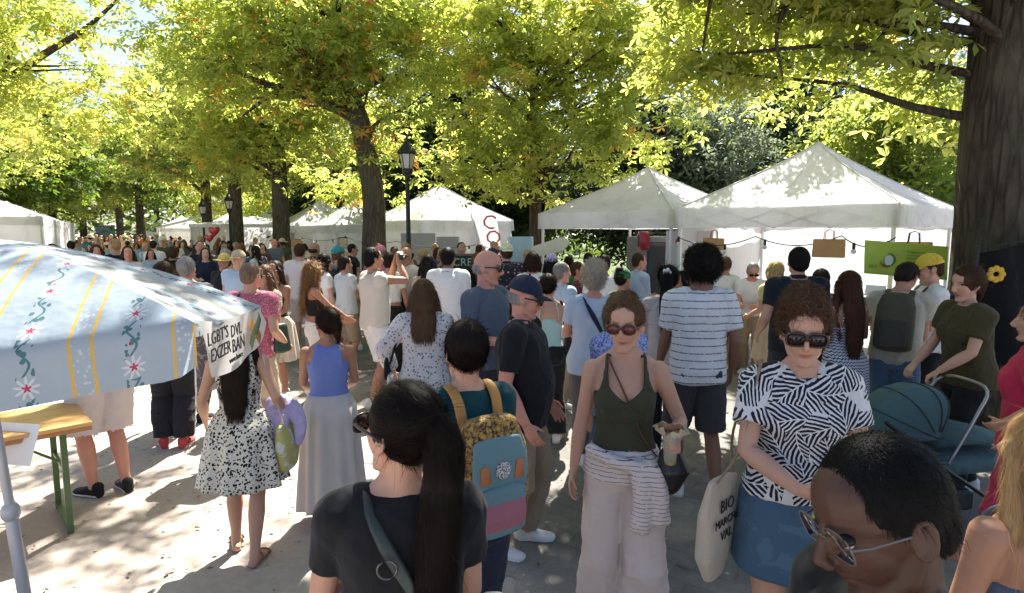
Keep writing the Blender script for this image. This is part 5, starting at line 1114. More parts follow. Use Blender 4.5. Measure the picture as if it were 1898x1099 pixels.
    def shoes(s, mat=None, sole=None, kind='sneaker', vox=None):
        for sd in (-1, 1):
            (V, F), P, d = s.foot(sd, .009); mb = MB()
            if kind == 'sandal':
                sp = [p * np.array([1, 1, 0]) + np.array([0, 0, .010 + (s.leg[sd][2][2] - .075) * (1 if i < 2 else .3)]) for i, p in enumerate(P)]
                mb.add(tube(sp, [(.034, .009), (.032, .009), (.043, .008), (.045, .008), (.036, .007)], n=12, cap=.9))
                for pi, w_ in ((3, .05), (1, .042)):
                    rg = [P[pi] + np.array([math.cos(t) * w_, 0, math.sin(t) * (.034 if pi == 3 else .055) - .01]) for t in np.linspace(0, math.pi, 9)]
                    mb.add(tube(rg, [(.004, .011)] * 9, side=d, n=6))
                o = mb.build('sandal', [mat or plain('leather', (.25, .13, .07))], s.root, True)
            else:
                me = remesh([(V, F), tube([P[0] + np.array([0, .01, .015]), P[0] + np.array([0, .012, .05])], [.04, .042])], .0085, 2); VV = getV(me)
                setV(me, VV * s.S); o = link('shoe', me, mat or plain('shoe_cloth', (.6, .6, .6)), s.root)
                sp = [p * np.array([1, 1, 0]) + np.array([0, 0, max(.013, p[2] - .028)]) for p in P]
                so_ = MB().add(tube(sp, [(.040, .014), (.038, .014), (.051, .013), (.052, .013), (.042, .012)], n=14, cap=.9, sq=2.6))
                so_.V = [v * s.S for v in so_.V]; so_.build('sole', [sole or plain('rubber', (.65, .65, .63))], o, True)
                continue
            setV(o.data, getV(o.data) * s.S)
        return s
    # -------- hair and headwear
    def hair(s, kind='short', col=(.03, .02, .014), L=.35, vox=None, strands=None, vol=1.0, browc=None, part=0, tilt=0):
        HP = []; v = vol; fk = .95 if s.f else 1.0
        def cap_(g=0, front=0): HP.append(s.H1(sphere((0, -.024 + front, .031), ((.082 * fk + g) * v, (.094 + g) * v, (.096 + g) * v), 20, 14)))
        if kind == 'short': cap_(.0); HP.append(s.H1(sphere((0, -.055, -.01), (.070, .055, .065))))
        elif kind == 'buzz': HP.append(s.H1(sphere((0, -.022, .028), (.0785 * fk, .092, .0925), 20, 14))); HP.append(s.H1(sphere((0, -.05, -.01), (.068, .055, .06))))
        elif kind == 'fringe':
            HP.append(s.H1(sphere((0, -.027, -.006), (.0785 * fk, .0875, .050), 24, 14)))
        elif kind == 'afro': cap_(.032); HP.append(s.H1(sphere((0, -.05, .02), (.105, .085, .11))))
        elif kind in ('long', 'wavy'):
            cap_(.004); HP.append(s.H1(sphere((0, -.055, -.01), (.080, .06, .09))))
            b0 = s.hd(np.array([[0, -.06, .02]]))[0]; b1 = s.hd(np.array([[0, -.082, -.09]]))[0]
            b2 = s.bend(np.array([b1[0] * .6, -.125, 1.36])); b3 = s.bend(np.array([b1[0] * .4, -.145, 1.49 - L])) ; 
            HP.append(tube(spline([b0, b1, b2, b3], 3), [(.078, .06), (.082, .058), (.086, .055), (.09, .05), (.092, .045), (.095, .042), (.092, .038), (.086, .034), (.08, .028), (.055, .016)], n=16))
            for sd in (-1, 1):
                a0 = s.hd(np.array([[sd * .070, .02, .03]]))[0]; a1 = s.hd(np.array([[sd * .082, -.005, -.06]]))[0]; a2 = s.bend(np.array([sd * .095 + a1[0] * .3, .02 if kind == 'wavy' else -.03, 1.42])); a3 = s.bend(np.array([sd * .10, .04 if kind == 'wavy' else -.07, 1.40 - L * .45]))
                HP.append(tube([a0, a1, a2, a3], [(.016, .03), (.022, .04), (.03, .035), (.014, .014)], side=(0, 1, 0), n=10))
        elif kind == 'bob':
            cap_(.008); HP.append(s.H1(sphere((0, -.045, -.03), (.09, .066, .09))))
            for sd in (-1, 1): HP.append(s.H1(tube([(sd * .068, .02, .04), (sd * .085, .0, -.02), (sd * .08, .0, -.085)], [(.02, .03), (.026, .04), (.014, .03)], side=(0, 1, 0), n=10)))
        elif kind in ('bun', 'curlybun', 'tied', 'pony'):
            cap_(.003 if kind != 'curlybun' else .008); HP.append(s.H1(sphere((0, -.055, -.01), (.066, .05, .06))))
            if kind == 'bun': HP.append(s.H1(sphere((part, -.075, .105 - tilt), (.042, .04, .036))))
            if kind == 'curlybun':
                HP.append(s.H1(sphere((part, -.045, .125), (.062, .055, .042)))); HP.append(s.H1(sphere((part - .02, -.1, .08), (.05, .04, .045)))); HP.append(s.H1(sphere((part + .03, .0, .112), (.05, .05, .03))))
            if kind == 'tied': HP.append(s.H1(tube([(0, -.095, .01), (part, -.125, -.03), (part * 1.6, -.12, -.09)], [.035, .040, .022])))
            if kind == 'pony':
                c = np.array([[part, -.105, .04 - tilt]]); p0 = s.hd(c)[0]; p1 = s.hd(c + np.array([[part * .5, -.045, -.04]]))[0]
                p2 = s.bend(np.array([p1[0] * .8, min(-.15, p1[1]), 1.40])); p3 = s.bend(np.array([p1[0] * .6, -.145, 1.50 - L]))
                HP.append(tube(spline([p0, p1, p2, p3], 3), [(.026, .026), (.036, .034), (.044, .04), (.048, .042), (.052, .042), (.055, .04), (.054, .036), (.05, .032), (.04, .024), (.018, .012)], n=14))
        vx = vox or max(s.vox, .007); me = remesh(HP, vx, 3 if s.q < 3 else 1); V = getV(me); Nn = getN(me)
        fr = {'afro': 130, 'curlybun': 70, 'wavy': 45}.get(kind, 60); am = {'afro': .008, 'curlybun': .009, 'wavy': .004, 'buzz': .0008}.get(kind, .0022)
        an = (1, 1, .25) if kind not in ('afro', 'curlybun', 'buzz') else (1, 1, 1)
        V = V + Nn * (am * waves(V, s.seed + 3, fr, an))[:, None]
        if strands is None: strands = {0: 9000, 1: 5500, 2: 1300}.get(s.q, 0)
        Fb = np.empty(len(me.loops), dtype=np.int32); me.loops.foreach_get('vertex_index', Fb); Fb = Fb.reshape(-1, 4) if len(Fb) == 4 * len(me.polygons) else None
        if strands and Fb is not None and kind != 'buzz':
            g = s.g; hl0 = s.hinv(V); ok = ~((hl0[:, 1] > .015) & (hl0[:, 2] < .055) & (np.abs(hl0[:, 0]) < .068)) & ~((hl0[:, 1] > .045) & (hl0[:, 2] < .075))
            ok &= ((hl0[:, 0] / .075) ** 2 + ((hl0[:, 1] + .014) / .095) ** 2 + ((hl0[:, 2] - .02) / .095) ** 2 > 1.0)
            ki = np.nonzero(ok)[0]; k = ki[g.integers(0, len(ki), strands)]; p = V[k].copy(); nn = Nn[k]; hl = s.hinv(p)
            curl = kind in ('afro', 'curlybun', 'wavy'); ln = {'afro': .022, 'curlybun': .045, 'short': .022, 'fringe': .02, 'bob': .06, 'bun': .05}.get(kind, .085)
            if kind in ('short', 'afro'): flow = nn * (.8 if kind == 'afro' else 0) + g.normal(size=p.shape) * .3 + np.array([0, -.3, -.7]) @ s.HM.T * (.3 if kind == 'afro' else 1)
            elif kind in ('bun', 'curlybun', 'tied', 'pony'):
                bk = s.hd(np.array([[part, -.1, .06]]))[0]; up = (hl[:, 2] > -.08)[:, None]; flow = np.where(up, (bk - p) / (np.linalg.norm(bk - p, axis=1)[:, None] + .02), np.array([0, 0, -1.])) + nn * (.35 if kind == 'curlybun' else .05) + g.normal(size=p.shape) * (.6 if curl else .1)
            else: flow = np.tile((0, 0, -1.), (strands, 1)) + g.normal(size=p.shape) * .10 + nn * .05
            segs = 5; W = np.array(max(.00045, .00032 * s.loc.y)); pts = [p]; fl = flow / np.linalg.norm(flow, axis=1)[:, None]
            fl = fl - nn * (fl * nn).sum(1)[:, None] * (0 if kind == 'afro' else 1) + nn * (.10 if kind in ('short', 'curlybun', 'wavy') else .03)
            nf = strands // 16; fl[:nf] += nn[:nf] * g.uniform(.1, .7, (nf, 1)) + g.normal(size=(nf, 3)) * .25
            for j in range(segs - 1):
                jt = g.normal(size=p.shape) * (.8 if curl else .10); st_ = fl * ln / segs * g.uniform(.6, 1.4, (strands, 1))
                pts.append(pts[-1] + st_ + jt * ln / segs + np.array([0, 0, -.0006 * j * j])); 
            pts = np.stack(pts, 1) + (nn * .0012)[:, None, :]
            sd_ = np.cross(fl, nn); sd_ /= (np.linalg.norm(sd_, axis=1)[:, None] + 1e-6); wd = np.array([1, 1, .9, .7, .25]) * W
            A = pts + sd_[:, None, :] * wd[None, :, None]; B = pts - sd_[:, None, :] * wd[None, :, None]
            SV = np.stack([A, B], 2).reshape(-1, 3); base = (np.arange(strands) * segs * 2)[:, None]
            q_ = np.array([[2 * j, 2 * j + 1, 2 * j + 3, 2 * j + 2] for j in range(segs - 1)]); SF = (base[:, :, None] + q_[None]).reshape(-1, 4)
            me2 = mesh(np.vstack([V, SV]) * s.S, np.vstack([Fb, SF + len(V)])); bpy.data.meshes.remove(me); me = me2
        else: setV(me, V * s.S)
        s.hairo = link('hair', me, hair_mat(col), s.root)
        return s
    def hpart(s, parts, name, mat, vox=None, parent=None, smooth=True, label=None):
        mb = MB()
        for p in parts: mb.add(s.H1(p))
        mb.V = [v * s.S for v in mb.V]; o = mb.build(name, mat if isinstance(mat, list) else [mat], parent or s.root, smooth)
        if label: o['label'] = label
        return o
    def cap(s, mat, brim=None, back=False):
        V, F = sphere((0, -.020, .035), (.090, .104, .098), 24, 16); V[:, 2] = np.maximum(V[:, 2], .036 + .10 * (V[:, 1] * (0)))
        o = s.hpart([(V, F), tube([(0, -.02, .130), (0, -.02, .137)], .007)], 'cap', mat)
        sg = -1 if back else 1; th = np.linspace(-.95, .95, 13); V = []; F = []
        for k, (rr, dz) in enumerate(((.0, .0), (.035, -.004), (.068, -.012))):
            for t in th:
                w_ = math.cos(t * 1.1); V.append((math.sin(t) * .088, sg * (math.cos(t) * .098 + rr * w_) - .014 , .042 + dz - abs(math.sin(t)) ** 2 * .010))
        n = 13
        for k in range(2):
            for j in range(n - 1): F.append((k * n + j, k * n + j + 1, (k + 1) * n + j + 1, (k + 1) * n + j))
        V = np.array(V); V = np.vstack([V, V - np.array([0, 0, .004])]); K = 3 * n; F += [tuple(K + i for i in reversed(f)) for f in F]
        for j in range(n - 1): F.append((2 * n + j, 2 * n + j + 1, K + 2 * n + j + 1, K + 2 * n + j))
        s.hpart([(V, F)], 'brim', brim or mat, parent=o)
        return s
    def hat(s, mat, r=.17, band=None):
        V, F = sphere((0, -.015, .04), (.088, .10, .10), 24, 12); V[:, 2] = np.maximum(V[:, 2], .04)
        th = np.linspace(0, 2 * math.pi, 28, endpoint=False); B = []
        for k, (rr, dz) in enumerate(((.07, .042), (.12, .040), (r, .028), (r - .004, .022), (.07, .035))):
            B += [(math.sin(t) * rr, -.015 + math.cos(t) * rr * 1.08, dz + .008 * math.sin(2 * t)) for t in th]
        F2 = [(k * 28 + j, k * 28 + (j + 1) % 28, (k + 1) * 28 + (j + 1) % 28, (k + 1) * 28 + j) for k in range(4) for j in range(28)]
        s.hpart([(V, F), (np.array(B), F2)], 'hat', mat); return s
    def glasses(s, frame=(.02, .015, .012), lens=(.02, .012, .012), r=.026, sq=2.4, w=.0028, clear=False, dy=0):
        P = []
        th = np.linspace(0, 2 * math.pi, 25)
        for sd in (-1, 1):
            f_ = lambda c: np.sign(c) * np.abs(c) ** (2 / sq)
            rg = [(sd * .034 + f_(math.cos(t)) * r * 1.12, .098 + dy - .16 * (abs(sd * .034 + f_(math.cos(t)) * r * 1.12)) ** 1 * .25 - .0, .008 + f_(math.sin(t)) * r * .86) for t in th]
            P.append(tube(rg, w, n=6))
            xe = sd * (.034 + r * 1.1); P.append(tube([(xe, .094 + dy, .014), (sd * .074, .06, .012), (sd * .079, .0, .006), (sd * .077, -.02, -.008)], [(w, w * 1.6)] * 4, n=6))
        P.append(tube([(-.012, .100 + dy, .014), (0, .103 + dy, .016), (.012, .100 + dy, .014)], w, n=6))
        o = s.hpart(P, 'glasses', plain('spectacle_frame', frame, .3))
        for sd in (-1, 1):
            V = [(sd * .034, .097 + dy - .0013, .008)] + [(sd * .034 + f_(math.cos(t)) * r * 1.1, .0975 + dy - .04 * abs(sd * .034 + f_(math.cos(t)) * r * 1.12), .008 + f_(math.sin(t)) * r * .84) for t in th[:-1]]
            V[0] = (V[0][0], .0985 + dy - .04 * .034, V[0][2])
            V = np.array(V); V2 = V - np.array([0, .0015, 0]); n = 24; F = [(0, 1 + j, 1 + (j + 1) % n) for j in range(n)]; F += [(25, 26 + (j + 1) % n, 26 + j) for j in range(n)]
            F += [(1 + j, 26 + j, 26 + (j + 1) % n, 1 + (j + 1) % n) for j in range(n)]
            if clear:
                m, nt, b = newmat('clear_lens'); b.inputs['Base Color'].default_value = (.8, .8, .8, 1); b.inputs['Roughness'].default_value = .03; b.inputs['Metallic'].default_value = 1; tp = nt.nodes.new('ShaderNodeBsdfTransparent'); fr_ = nt.nodes.new('ShaderNodeFresnel'); fr_.inputs[0].default_value = 1.14; mx = nt.nodes.new('ShaderNodeMixShader'); nt.links.new(fr_.outputs[0], mx.inputs[0]); nt.links.new(tp.outputs[0], mx.inputs[1]); nt.links.new(b.outputs[0], mx.inputs[2]); nt.links.new(mx.outputs[0], nt.nodes['Material Output'].inputs[0])
            else: m = plain('tinted_lens', lens, .08)
            s.hpart([(np.vstack([V, V2]), F)], 'lens', m, parent=o)
        return s
    def eyes(s, iris=(.05, .025, .012)):
        wh = plain('eye_white', (.62, .58, .55), .25, var=.03); ir = plain('eye_iris', iris, .2)
        for sd in (-1, 1):
            V, F = sphere((sd * .031, .0685, .0085), .0118, 14, 10)
            a = s.hpart([(V, F)], 'eye', wh)
            s.hpart([sphere((sd * .031, .0783, .0058), (.0048, .0028, .0048), 10, 7)], 'iris', ir, parent=a)
        for sd in (-1, 1):
            V, F = sphere((sd * .031, .0684, .0088), .0130, 16, 12); V[:, 2] = np.where(V[:, 2] < .0060, .0060 + (V[:, 2] - .0060) * .02, V[:, 2])
            s.hpart([(V, F)], 'eyelid', skin_mat(s.tone))
        return s
    # -------- things worn or carried stay top-level: meshes in the person's frame, moved to the world
    def world(s):
        return Matrix.Translation(s.loc) @ Matrix.Rotation(s.yaw, 4, 'Z') @ Matrix.Scale(s.S, 4)
    def carry(s, name, label, cat, pieces, group=None):
        """pieces: list of (part name, mesh-parts, mats, vox or None); first is the main piece"""
        M = s.world(); MA = np.array(M)
        allV = np.vstack([p[0] for p in pieces[0][1]]); c = allV.mean(0); c[2] = allV[:, 2].min()
        root = empty(name, M @ Vector(c), s.yaw); tag(root, label, cat, group)
        for nm, parts, mats, vox in pieces:
            if vox:
                me = remesh(parts, vox, 3); V = (getV(me) - c) * s.S; setV(me, V); link(nm, me, mats, root)
            else:
                mb = MB()
                for p in parts: mb.add(((p[0] - c) * s.S, p[1]))
                mb.build(nm, mats if isinstance(mats, list) else [mats], root, True)
        return root
    def crossstrap(s, sd=1, e=.02, w=.016, to=(None), zlow=.98):
        """closed loop from one shoulder across to the opposite hip"""
        pts = []
        for t in np.linspace(0, 2 * math.pi, 30):
            u = (math.cos(t) + 1) / 2; z = zlow + (1.47 - zlow) * u; a, b, y = s.sect(min(z, 1.43)); x = (sd * .085) * u + (-sd) * (a + e) * (1 - u) * .95
            yy = math.sin(t); rr = math.sqrt(max(.04, 1 - (x / (a + e)) ** 2)); pts.append((x, y + (b + e) * (1 if yy > 0 else -1) * rr * min(1, abs(yy) * 2.2), z + .015 * u))
        pts = s.bend(np.array(pts)); sd_ = np.array([nrm(np.array([p[0] * .0 , 0, 1.0])) for p in pts])
        return tube(pts, [(w, .004)] * len(pts), side=np.gradient(pts, axis=0) @ np.zeros((3, 3)) + np.array([.7 * sd, 0, .7]), n=6)
    def backpack(s, mats, label, w=.14, dz=.0, dd=.09, L=.40, extra=None, z0=1.02):
        y0 = -.125 - dd; pk = [tube([s.bend(np.array([0, y0, z0])), s.bend(np.array([0, y0 - .01, z0 + L * .35])), s.bend(np.array([0, y0, z0 + L * .75])), s.bend(np.array([0, y0 + .02, z0 + L]))], [(w, dd * .9), (w * 1.04, dd), (w, dd * .92), (w * .8, dd * .7)], n=24, sq=3.2, cap=.5)]
        pc = [('bag', pk, mats[0], .008)]
        st = []
        for sd in (-1, 1):
            p = [(sd * .08, -.13, z0 + L * .9), (sd * .088, -.09, 1.465), (sd * .09, -.005, 1.505), (sd * .095, .085, 1.43), (sd * .11, .125, 1.30), (sd * .15, .08, 1.16), (sd * .145, -.08, 1.06)]
            sp = s.bend(spline(p, 4)); pc.append(('strap', [tube(sp, [(.024, .006)] * len(sp), n=8)], mats[1], None))
        pk2 = tube([s.bend(np.array([0, y0 - dd * .95, z0 + .01])), s.bend(np.array([0, y0 - dd * 1.0, z0 + L * .42]))], [(w * .72, .03), (w * .72, .026)], n=18, sq=4)
        pc.append(('front_pocket', [pk2], mats[2] if len(mats) > 2 else mats[0], .007))
        if extra: pc += extra
        return s.carry('backpack', label, 'backpack', pc)
# ================================================================ wardrobe
H_BLACK, H_DBR, H_BR, H_LBR, H_BLOND, H_GREY, H_WHITE, H_GING = (.010, .008, .007), (.022, .013, .009), (.05, .026, .015), (.11, .06, .032), (.34, .22, .10), (.26, .25, .24), (.50, .48, .45), (.17, .065, .025)
CN = {'white': (.70, .69, .68), 'cream': (.60, .54, .45), 'black': (.012, .012, .014), 'navy': (.016, .022, .045), 'grey': (.20, .20, .21), 'slate blue': (.085, .11, .155), 'light blue': (.36, .45, .58), 'sky blue': (.25, .38, .60), 'pink': (.58, .20, .26),
      'red': (.45, .03, .05), 'maroon': (.12, .03, .035), 'olive': (.06, .065, .03), 'beige': (.45, .36, .26), 'yellow': (.60, .46, .14), 'green': (.06, .18, .08), 'teal': (.02, .12, .13), 'lavender': (.42, .36, .60), 'brown': (.13, .07, .04), 'orange': (.55, .20, .05), 'charcoal': (.04, .04, .045), 'khaki': (.28, .22, .15), 'denim': (.075, .13, .21), 'rust': (.28, .08, .03), 'aqua': (.34, .52, .52)}
HC = {'black': H_BLACK, 'dark brown': H_DBR, 'brown': H_BR, 'light brown': H_LBR, 'blond': H_BLOND, 'grey': H_GREY, 'white': H_WHITE, 'ginger': H_GING}
def fab(c, kind='plain', c2=(.02, .02, .022), **k): return fabric((c if isinstance(c, str) else 'cloth').replace(' ', '_') + '_' + kind, CN[c] if isinstance(c, str) else c, kind, c2, **k)
def per(px, py, d, yaw, label, sex='f', tone='fair', hair=('short', H_DBR), top=('tee', 'white'), bot=('trousers', 'black'), shoe=('sneaker', 'white'), q=2, **k):
    p = Person(px, py, d, yaw, sex, tone, q, label=label, **k)
    if hair and len(hair) > 1: p.browc = tuple(min(1, .14 + c * 1.2) for c in hair[1])
    p.body()
    if top:
        m = top[1] if not isinstance(top[1], (str, tuple)) else fab(top[1]); kd = top[0]; kw = dict(top[2]) if len(top) > 2 else {}
        if kd == 'tee': p.top(m, **kw)
        elif kd == 'polo': p.top(m, collar=m, **kw)
        elif kd == 'long': p.top(m, **{**dict(sleeve=1.93, e=.02, se=.014, hem=.88, collar=m), **kw})
        elif kd == 'blouse': p.top(m, **{**dict(sleeve=1.9, e=.022, se=.02, hem=.84), **kw})
        elif kd == 'sleeveless': p.top(m, **{**dict(sleeve=.1, e=.02), **kw})
        elif kd == 'tank': p.tank(m, **kw)
    if bot:
        m = bot[1] if not isinstance(bot[1], (str, tuple)) else fab(bot[1]); kd = bot[0]; kw = dict(bot[2]) if len(bot) > 2 else {}
        if kd == 'trousers': p.pants(m, **kw)
        elif kd == 'wide': p.pants(m, **{**dict(e=((0, .5, 1, 2), (.014, .03, .05, .085))), **kw})
        elif kd == 'shorts': p.pants(m, **{**dict(f1=.92, e=((0, .92), (.014, .042)), name='shorts'), **kw})
        elif kd == 'skirt': p.skirt(m, **kw)
    if hair: p.hair(hair[0], hair[1], **(hair[2] if len(hair) > 2 else {}))
    if shoe: p.shoes(fab(shoe[1]) if isinstance(shoe[1], (str, tuple)) else shoe[1], kind=shoe[0])
    return p
def arms_front(z=1.12, x=.08, y=.27): return dict(armL=(-x, y, z), armR=(x, y, z), poleL=(-.7, -.5, -.6), poleR=(.7, -.5, -.6))
WHT = fab('white')
# ---------------------------------------------------------------- foreground figures
f1 = Person(740, 720, 1.40, 8, 'f', 'fair', 1, head=(48, -4, 0), label='person seen from behind in a black top with a long dark ponytail, nearest the camera', legs=((-.1, 0), (.1, 0)), build=1.06)
f1.browc = (.2, .15, .12); f1.body(); f1.top(fab('black', fold=.4), sleeve=.6, e=.016); f1.pants(fab('charcoal')); f1.hair('pony', (.008, .005, .004), L=.52, vol=1.05, strands=11000); f1.glasses(r=.028); f1.shoes()
f1.carry('crossbody_bag', 'dark grey-green crossbody strap bag worn over the black top of the ponytailed person', 'bag', [('strap', [f1.crossstrap(-1, .034, .018)], plain('grey_green_webbing', (.045, .06, .055), .7), None),
    ('ring', [tube([f1.bend(np.array([-.03 + .024 * math.cos(t), -.158, 1.34 + .024 * math.sin(t)])) for t in np.linspace(0, 2 * math.pi, 16)], .003, n=6)], plain('ring_metal', (.12, .12, .12), .3, .8), None), ('pouch', [tube([(.24, -.02, .95), (.25, -.02, 1.10)], [(.10, .05), (.10, .05)], side=(0, 1, 0), sq=4, n=20)], plain('grey_green_webbing', (.045, .06, .055), .7), .008)])
f2 = Person(1728, 822, .87, 98, 'm', 'dark', 0, lean=4, head=(-2, 20, 6), label='person with short black hair and clear glasses looking down, head close to the camera', legs=((-.1, 0), (.1, 0)))
f2.browc = (.2, .18, .18); f2.stubble = .45; f2.beardc = (.3, .28, .28); f2.body(); f2.top(fab('black'), sleeve=.6); f2.pants(fab('navy')); f2.hair('short', (.004, .0035, .0035), vol=.99, strands=16000); f2.glasses(frame=(.10, .09, .09), r=.028, sq=2.8, w=.0014, clear=True, dy=-.011); f2.eyes(); f2.shoes()
f3 = Person(1935, 770, 1.45, 12, 'f', 'tan', 1, label='blond person at the right edge with bare tanned shoulder and blue-grey strap', legs=((-.1, 0), (.1, 0)), build=1.05)
f3.body(); f3.tank(fab('slate blue'), strap=.016, topz=1.30); f3.skirt(fab('denim'), 1.06, .55, .24); f3.hair('long', (.40, .25, .11), L=.30, vol=1.02, strands=9000); f3.shoes()
f4 = Person(1162, 556, 2.68, 172, 'f', 'fair', 1, head=(-14, 9, 0), label='person in olive tank top and round sunglasses, striped sweater tied at the waist', armL=(-.205, .22, 1.13), poleL=(-.5, -.8, -.5), handL=dict(curl=1.0, n=(.9, .25, 0), dir=(-.1, .9, .28), thumb=(.1, 0, 1), tc=.9), armR=(.245, .02, .90), handR=dict(curl=.45), legs=((-.10, .06), (.10, -.08)), build=.98)
f4.browc = (.3, .2, .15); f4.body(); f4.tank(fab((.052, .052, .032), fold=.35), vneck=.03, topz=1.335, sx=.088, fold=.002); f4.pants(fab((.62, .53, .49)), e=((0, .5, 1, 2), (.012, .028, .05, .10)), fold=.006, waist=1.05); f4.hair('bun', (.085, .046, .025), part=0, vol=1.02, strands=7000); f4.glasses(frame=(.10, .035, .02), lens=(.12, .035, .03), r=.027, sq=2.0, w=.0034); f4.shoes(plain('dark_boot', (.02, .018, .018)))
STR = fab((.66, .60, .58), 'stripes', (.10, .045, .05), scale=2.3)
sw_ = [tube(f4.bend([(0, -.01, .90), (0, -.005, .97), (0, 0, 1.045)]), [(.205, .150), (.190, .138), (.160, .115)], n=28, cap=.1), tube(f4.bend([(0, -.08, .98), (0, -.12, .85), (0, -.12, .76)]), [(.19, .06), (.20, .05), (.17, .03)], n=24),
       tube(spline([(-.10, .13, 1.0), (-.13, .165, .96), (-.15, .17, .86), (-.165, .165, .74)], 4), [(.05, .035)] * 13, n=14), tube(spline([(-.06, .14, .99), (-.07, .175, .95), (-.085, .18, .84), (-.075, .17, .70)], 4), [(.045, .03)] * 13, n=14), sphere((-.09, .155, .985), (.045, .035, .035)),
       tube(spline([(.16, .06, 1.03), (.06, .14, 1.01), (-.08, .15, .985)], 4), [(.03, .035)] * 9, n=12)]
f4.cloth(sw_, 'tied_sweater', STR, fold=.006, freq=30, label='white sweater with thin dark stripes, sleeves knotted at the hip')
gp = f4.grip(-1); wr_ = np.random.default_rng(4); wV = [gp + [math.cos(t) * .034, math.sin(t) * .034, .045] for t in np.linspace(0, 6.283, 17)[:-1]] + [gp + [math.cos(t) * r_, math.sin(t) * r_, .075 + h_] for t, r_, h_ in zip(np.linspace(0, 6.283, 17)[:-1], [.055, .078, .050, .082, .055, .07, .05, .085] * 2, wr_.uniform(-.012, .022, 16))]; wrap_ = (np.array(wV), [(j, (j + 1) % 16, 16 + (j + 1) % 16, 16 + j) for j in range(16)])
CUP = plain('clear_cup_plastic', (.55, .52, .42), .15, trans=.4)
f4.carry('paper_cup', 'translucent cup with a paper-wrapped snack in the hand of the person in olive', 'cup', [('cup_body', [tube([gp + [0, 0, -.07], gp + [0, 0, .03], gp + [0, 0, .065]], [.026, .034, .037], n=20, cap=.05)], CUP, None), ('drink', [tube([gp + [0, 0, -.078], gp + [0, 0, -.07]], [.024, .024], n=16, cap=.2)], plain('amber_juice', (.4, .25, .06), .2), None),
    ('paper_wrap', [wrap_], plain('cream_paper', (.62, .56, .42), .8), None), ('snack', [sphere(gp + [.01, .0, .083], (.045, .028, .014)), sphere(gp + [-.03, .01, .088], (.022, .018, .014)), sphere(gp + [.04, -.008, .088], (.02, .018, .014))], plain('fried_snack', (.20, .08, .03), .6, var=.5, scale=40), .004)])
f4.carry('hip_bag', 'small black bag hanging at the hip over the striped sweater', 'bag', [('pouch', [tube([(-.20, .13, .90), (-.22, .14, .98), (-.20, .13, 1.06)], [(.05, .045), (.075, .055), (.05, .035)], n=18, sq=2.6)], plain('black_leather', (.012, .011, .011), .35), .007), ('strap', [f4.crossstrap(1, .020, .005)], plain('brown_cord', (.10, .035, .02), .5), None)])
f5 = Person(1494, 560, 2.27, 172, 'f', 'fair', 1, head=(-13, 12, 0), label='person with curly brown updo, sunglasses and black and white palm leaf shirt holding a can', armR=(.09, .28, 1.10), poleR=(1, -.5, -.6), handR=dict(curl=.95, n=(-.3, .55, -.15), dir=(-.85, .35, -.1), thumb=(0, .2, 1)), armL=(-.12, .25, 1.02), poleL=(-.8, -.5, -.4), legs=((-.10, .05), (.10, -.05)), build=1.07)
f5.browc = (.24, .17, .13); f5.body(); LEAFY = fab((.66, .65, .64), 'leaf', (.012, .014, .03), scale=1.0); f5.top(LEAFY, sleeve=.60, hem=.985, e=.02, se=.03, flare=.012, neck=1.455, fold=.006)
for sd in (-1, 1): f5.cloth([tube(f5.bend([(sd * .062, -.03, 1.495), (sd * .066, .055, 1.462), (sd * .045, .115, 1.38)]), [(.012, .024), (.028, .010), (.010, .006)], side=(1, 0, 0), n=12)], 'lapel', LEAFY, fold=.001, vox=.005)
f5.skirt(fab((.065, .125, .195), 'blot', (.085, .16, .24), scale=.3, fold=.7), z0=1.07, z1=.655, r1=.235, ple=.004, npl=7, name='denim_skirt'); f5.hair('curlybun', (.075, .040, .022), part=.0, vol=.98, strands=9000); f5.glasses(frame=(.06, .03, .02), lens=(.02, .012, .012), r=.030, sq=3.0, w=.004); f5.shoes()
gp = f5.grip(1); c0 = gp + np.array([0, .0, -.05])
f5.carry('drinks_can', 'blue and yellow drinks can held by the person in the palm leaf shirt', 'can', [('can_body', [tube([c0 + [0, 0, -.07], c0 + [0, 0, -.065], c0 + [0, 0, .055], c0 + [0, 0, .062]], [.028, .031, .031, .027], n=20, cap=.06)], fabric('printed_can', (.05, .22, .36), 'blot', (.45, .42, .03), scale=1.6, rough=.3, fold=.0), None), ('rim', [tube([c0 + [0, 0, -.078], c0 + [0, 0, -.070]], [.026, .028], n=18, cap=.05)], LG, None)])
TOTE = fab((.52, .46, .37), fold=.7); tdir = nrm(np.array((.62, .78, 0)))
tt = f5.carry('tote_bag', 'cream canvas tote bag with black lettering hanging beside the palm leaf shirt', 'bag', [('bag_body', [tube([(.315, .02, .60), (.32, .02, .70), (.31, .02, .88), (.29, .02, 1.02)], [(.07, .022), (.115, .042), (.13, .038), (.12, .018)], side=tdir, n=24, sq=3)], TOTE, .007),
    ('strap', [tube(spline([np.array((.29, .02, 1.0)) + tdir * .08, (.24, .10, 1.2), (.175, .04, 1.475), (.165, -.03, 1.48), (.24, -.06, 1.2), np.array((.29, .02, 1.0)) - tdir * .08], 5), [(.013, .004)] * 26, side=tdir, n=6)], fab('khaki'), None)])
def on_carry(root, person, p, ex, ez, txt, size):
    ex = nrm(ex); ez = nrm(ez); nn = np.cross(ex, ez); M = Matrix(((ex[0], ez[0], nn[0], p[0]), (ex[1], ez[1], nn[1], p[1]), (ex[2], ez[2], nn[2], p[2]), (0, 0, 0, 1)))
    me = text_mesh(txt, size, .0015); me.transform(M); me.transform(person.world()); me.transform((Matrix.Translation(root.location) @ Matrix.Rotation(root.rotation_euler.z, 4, 'Z')).inverted()); return link('lettering', me, INK, root)
tn_ = np.array((-tdir[1], tdir[0], 0))
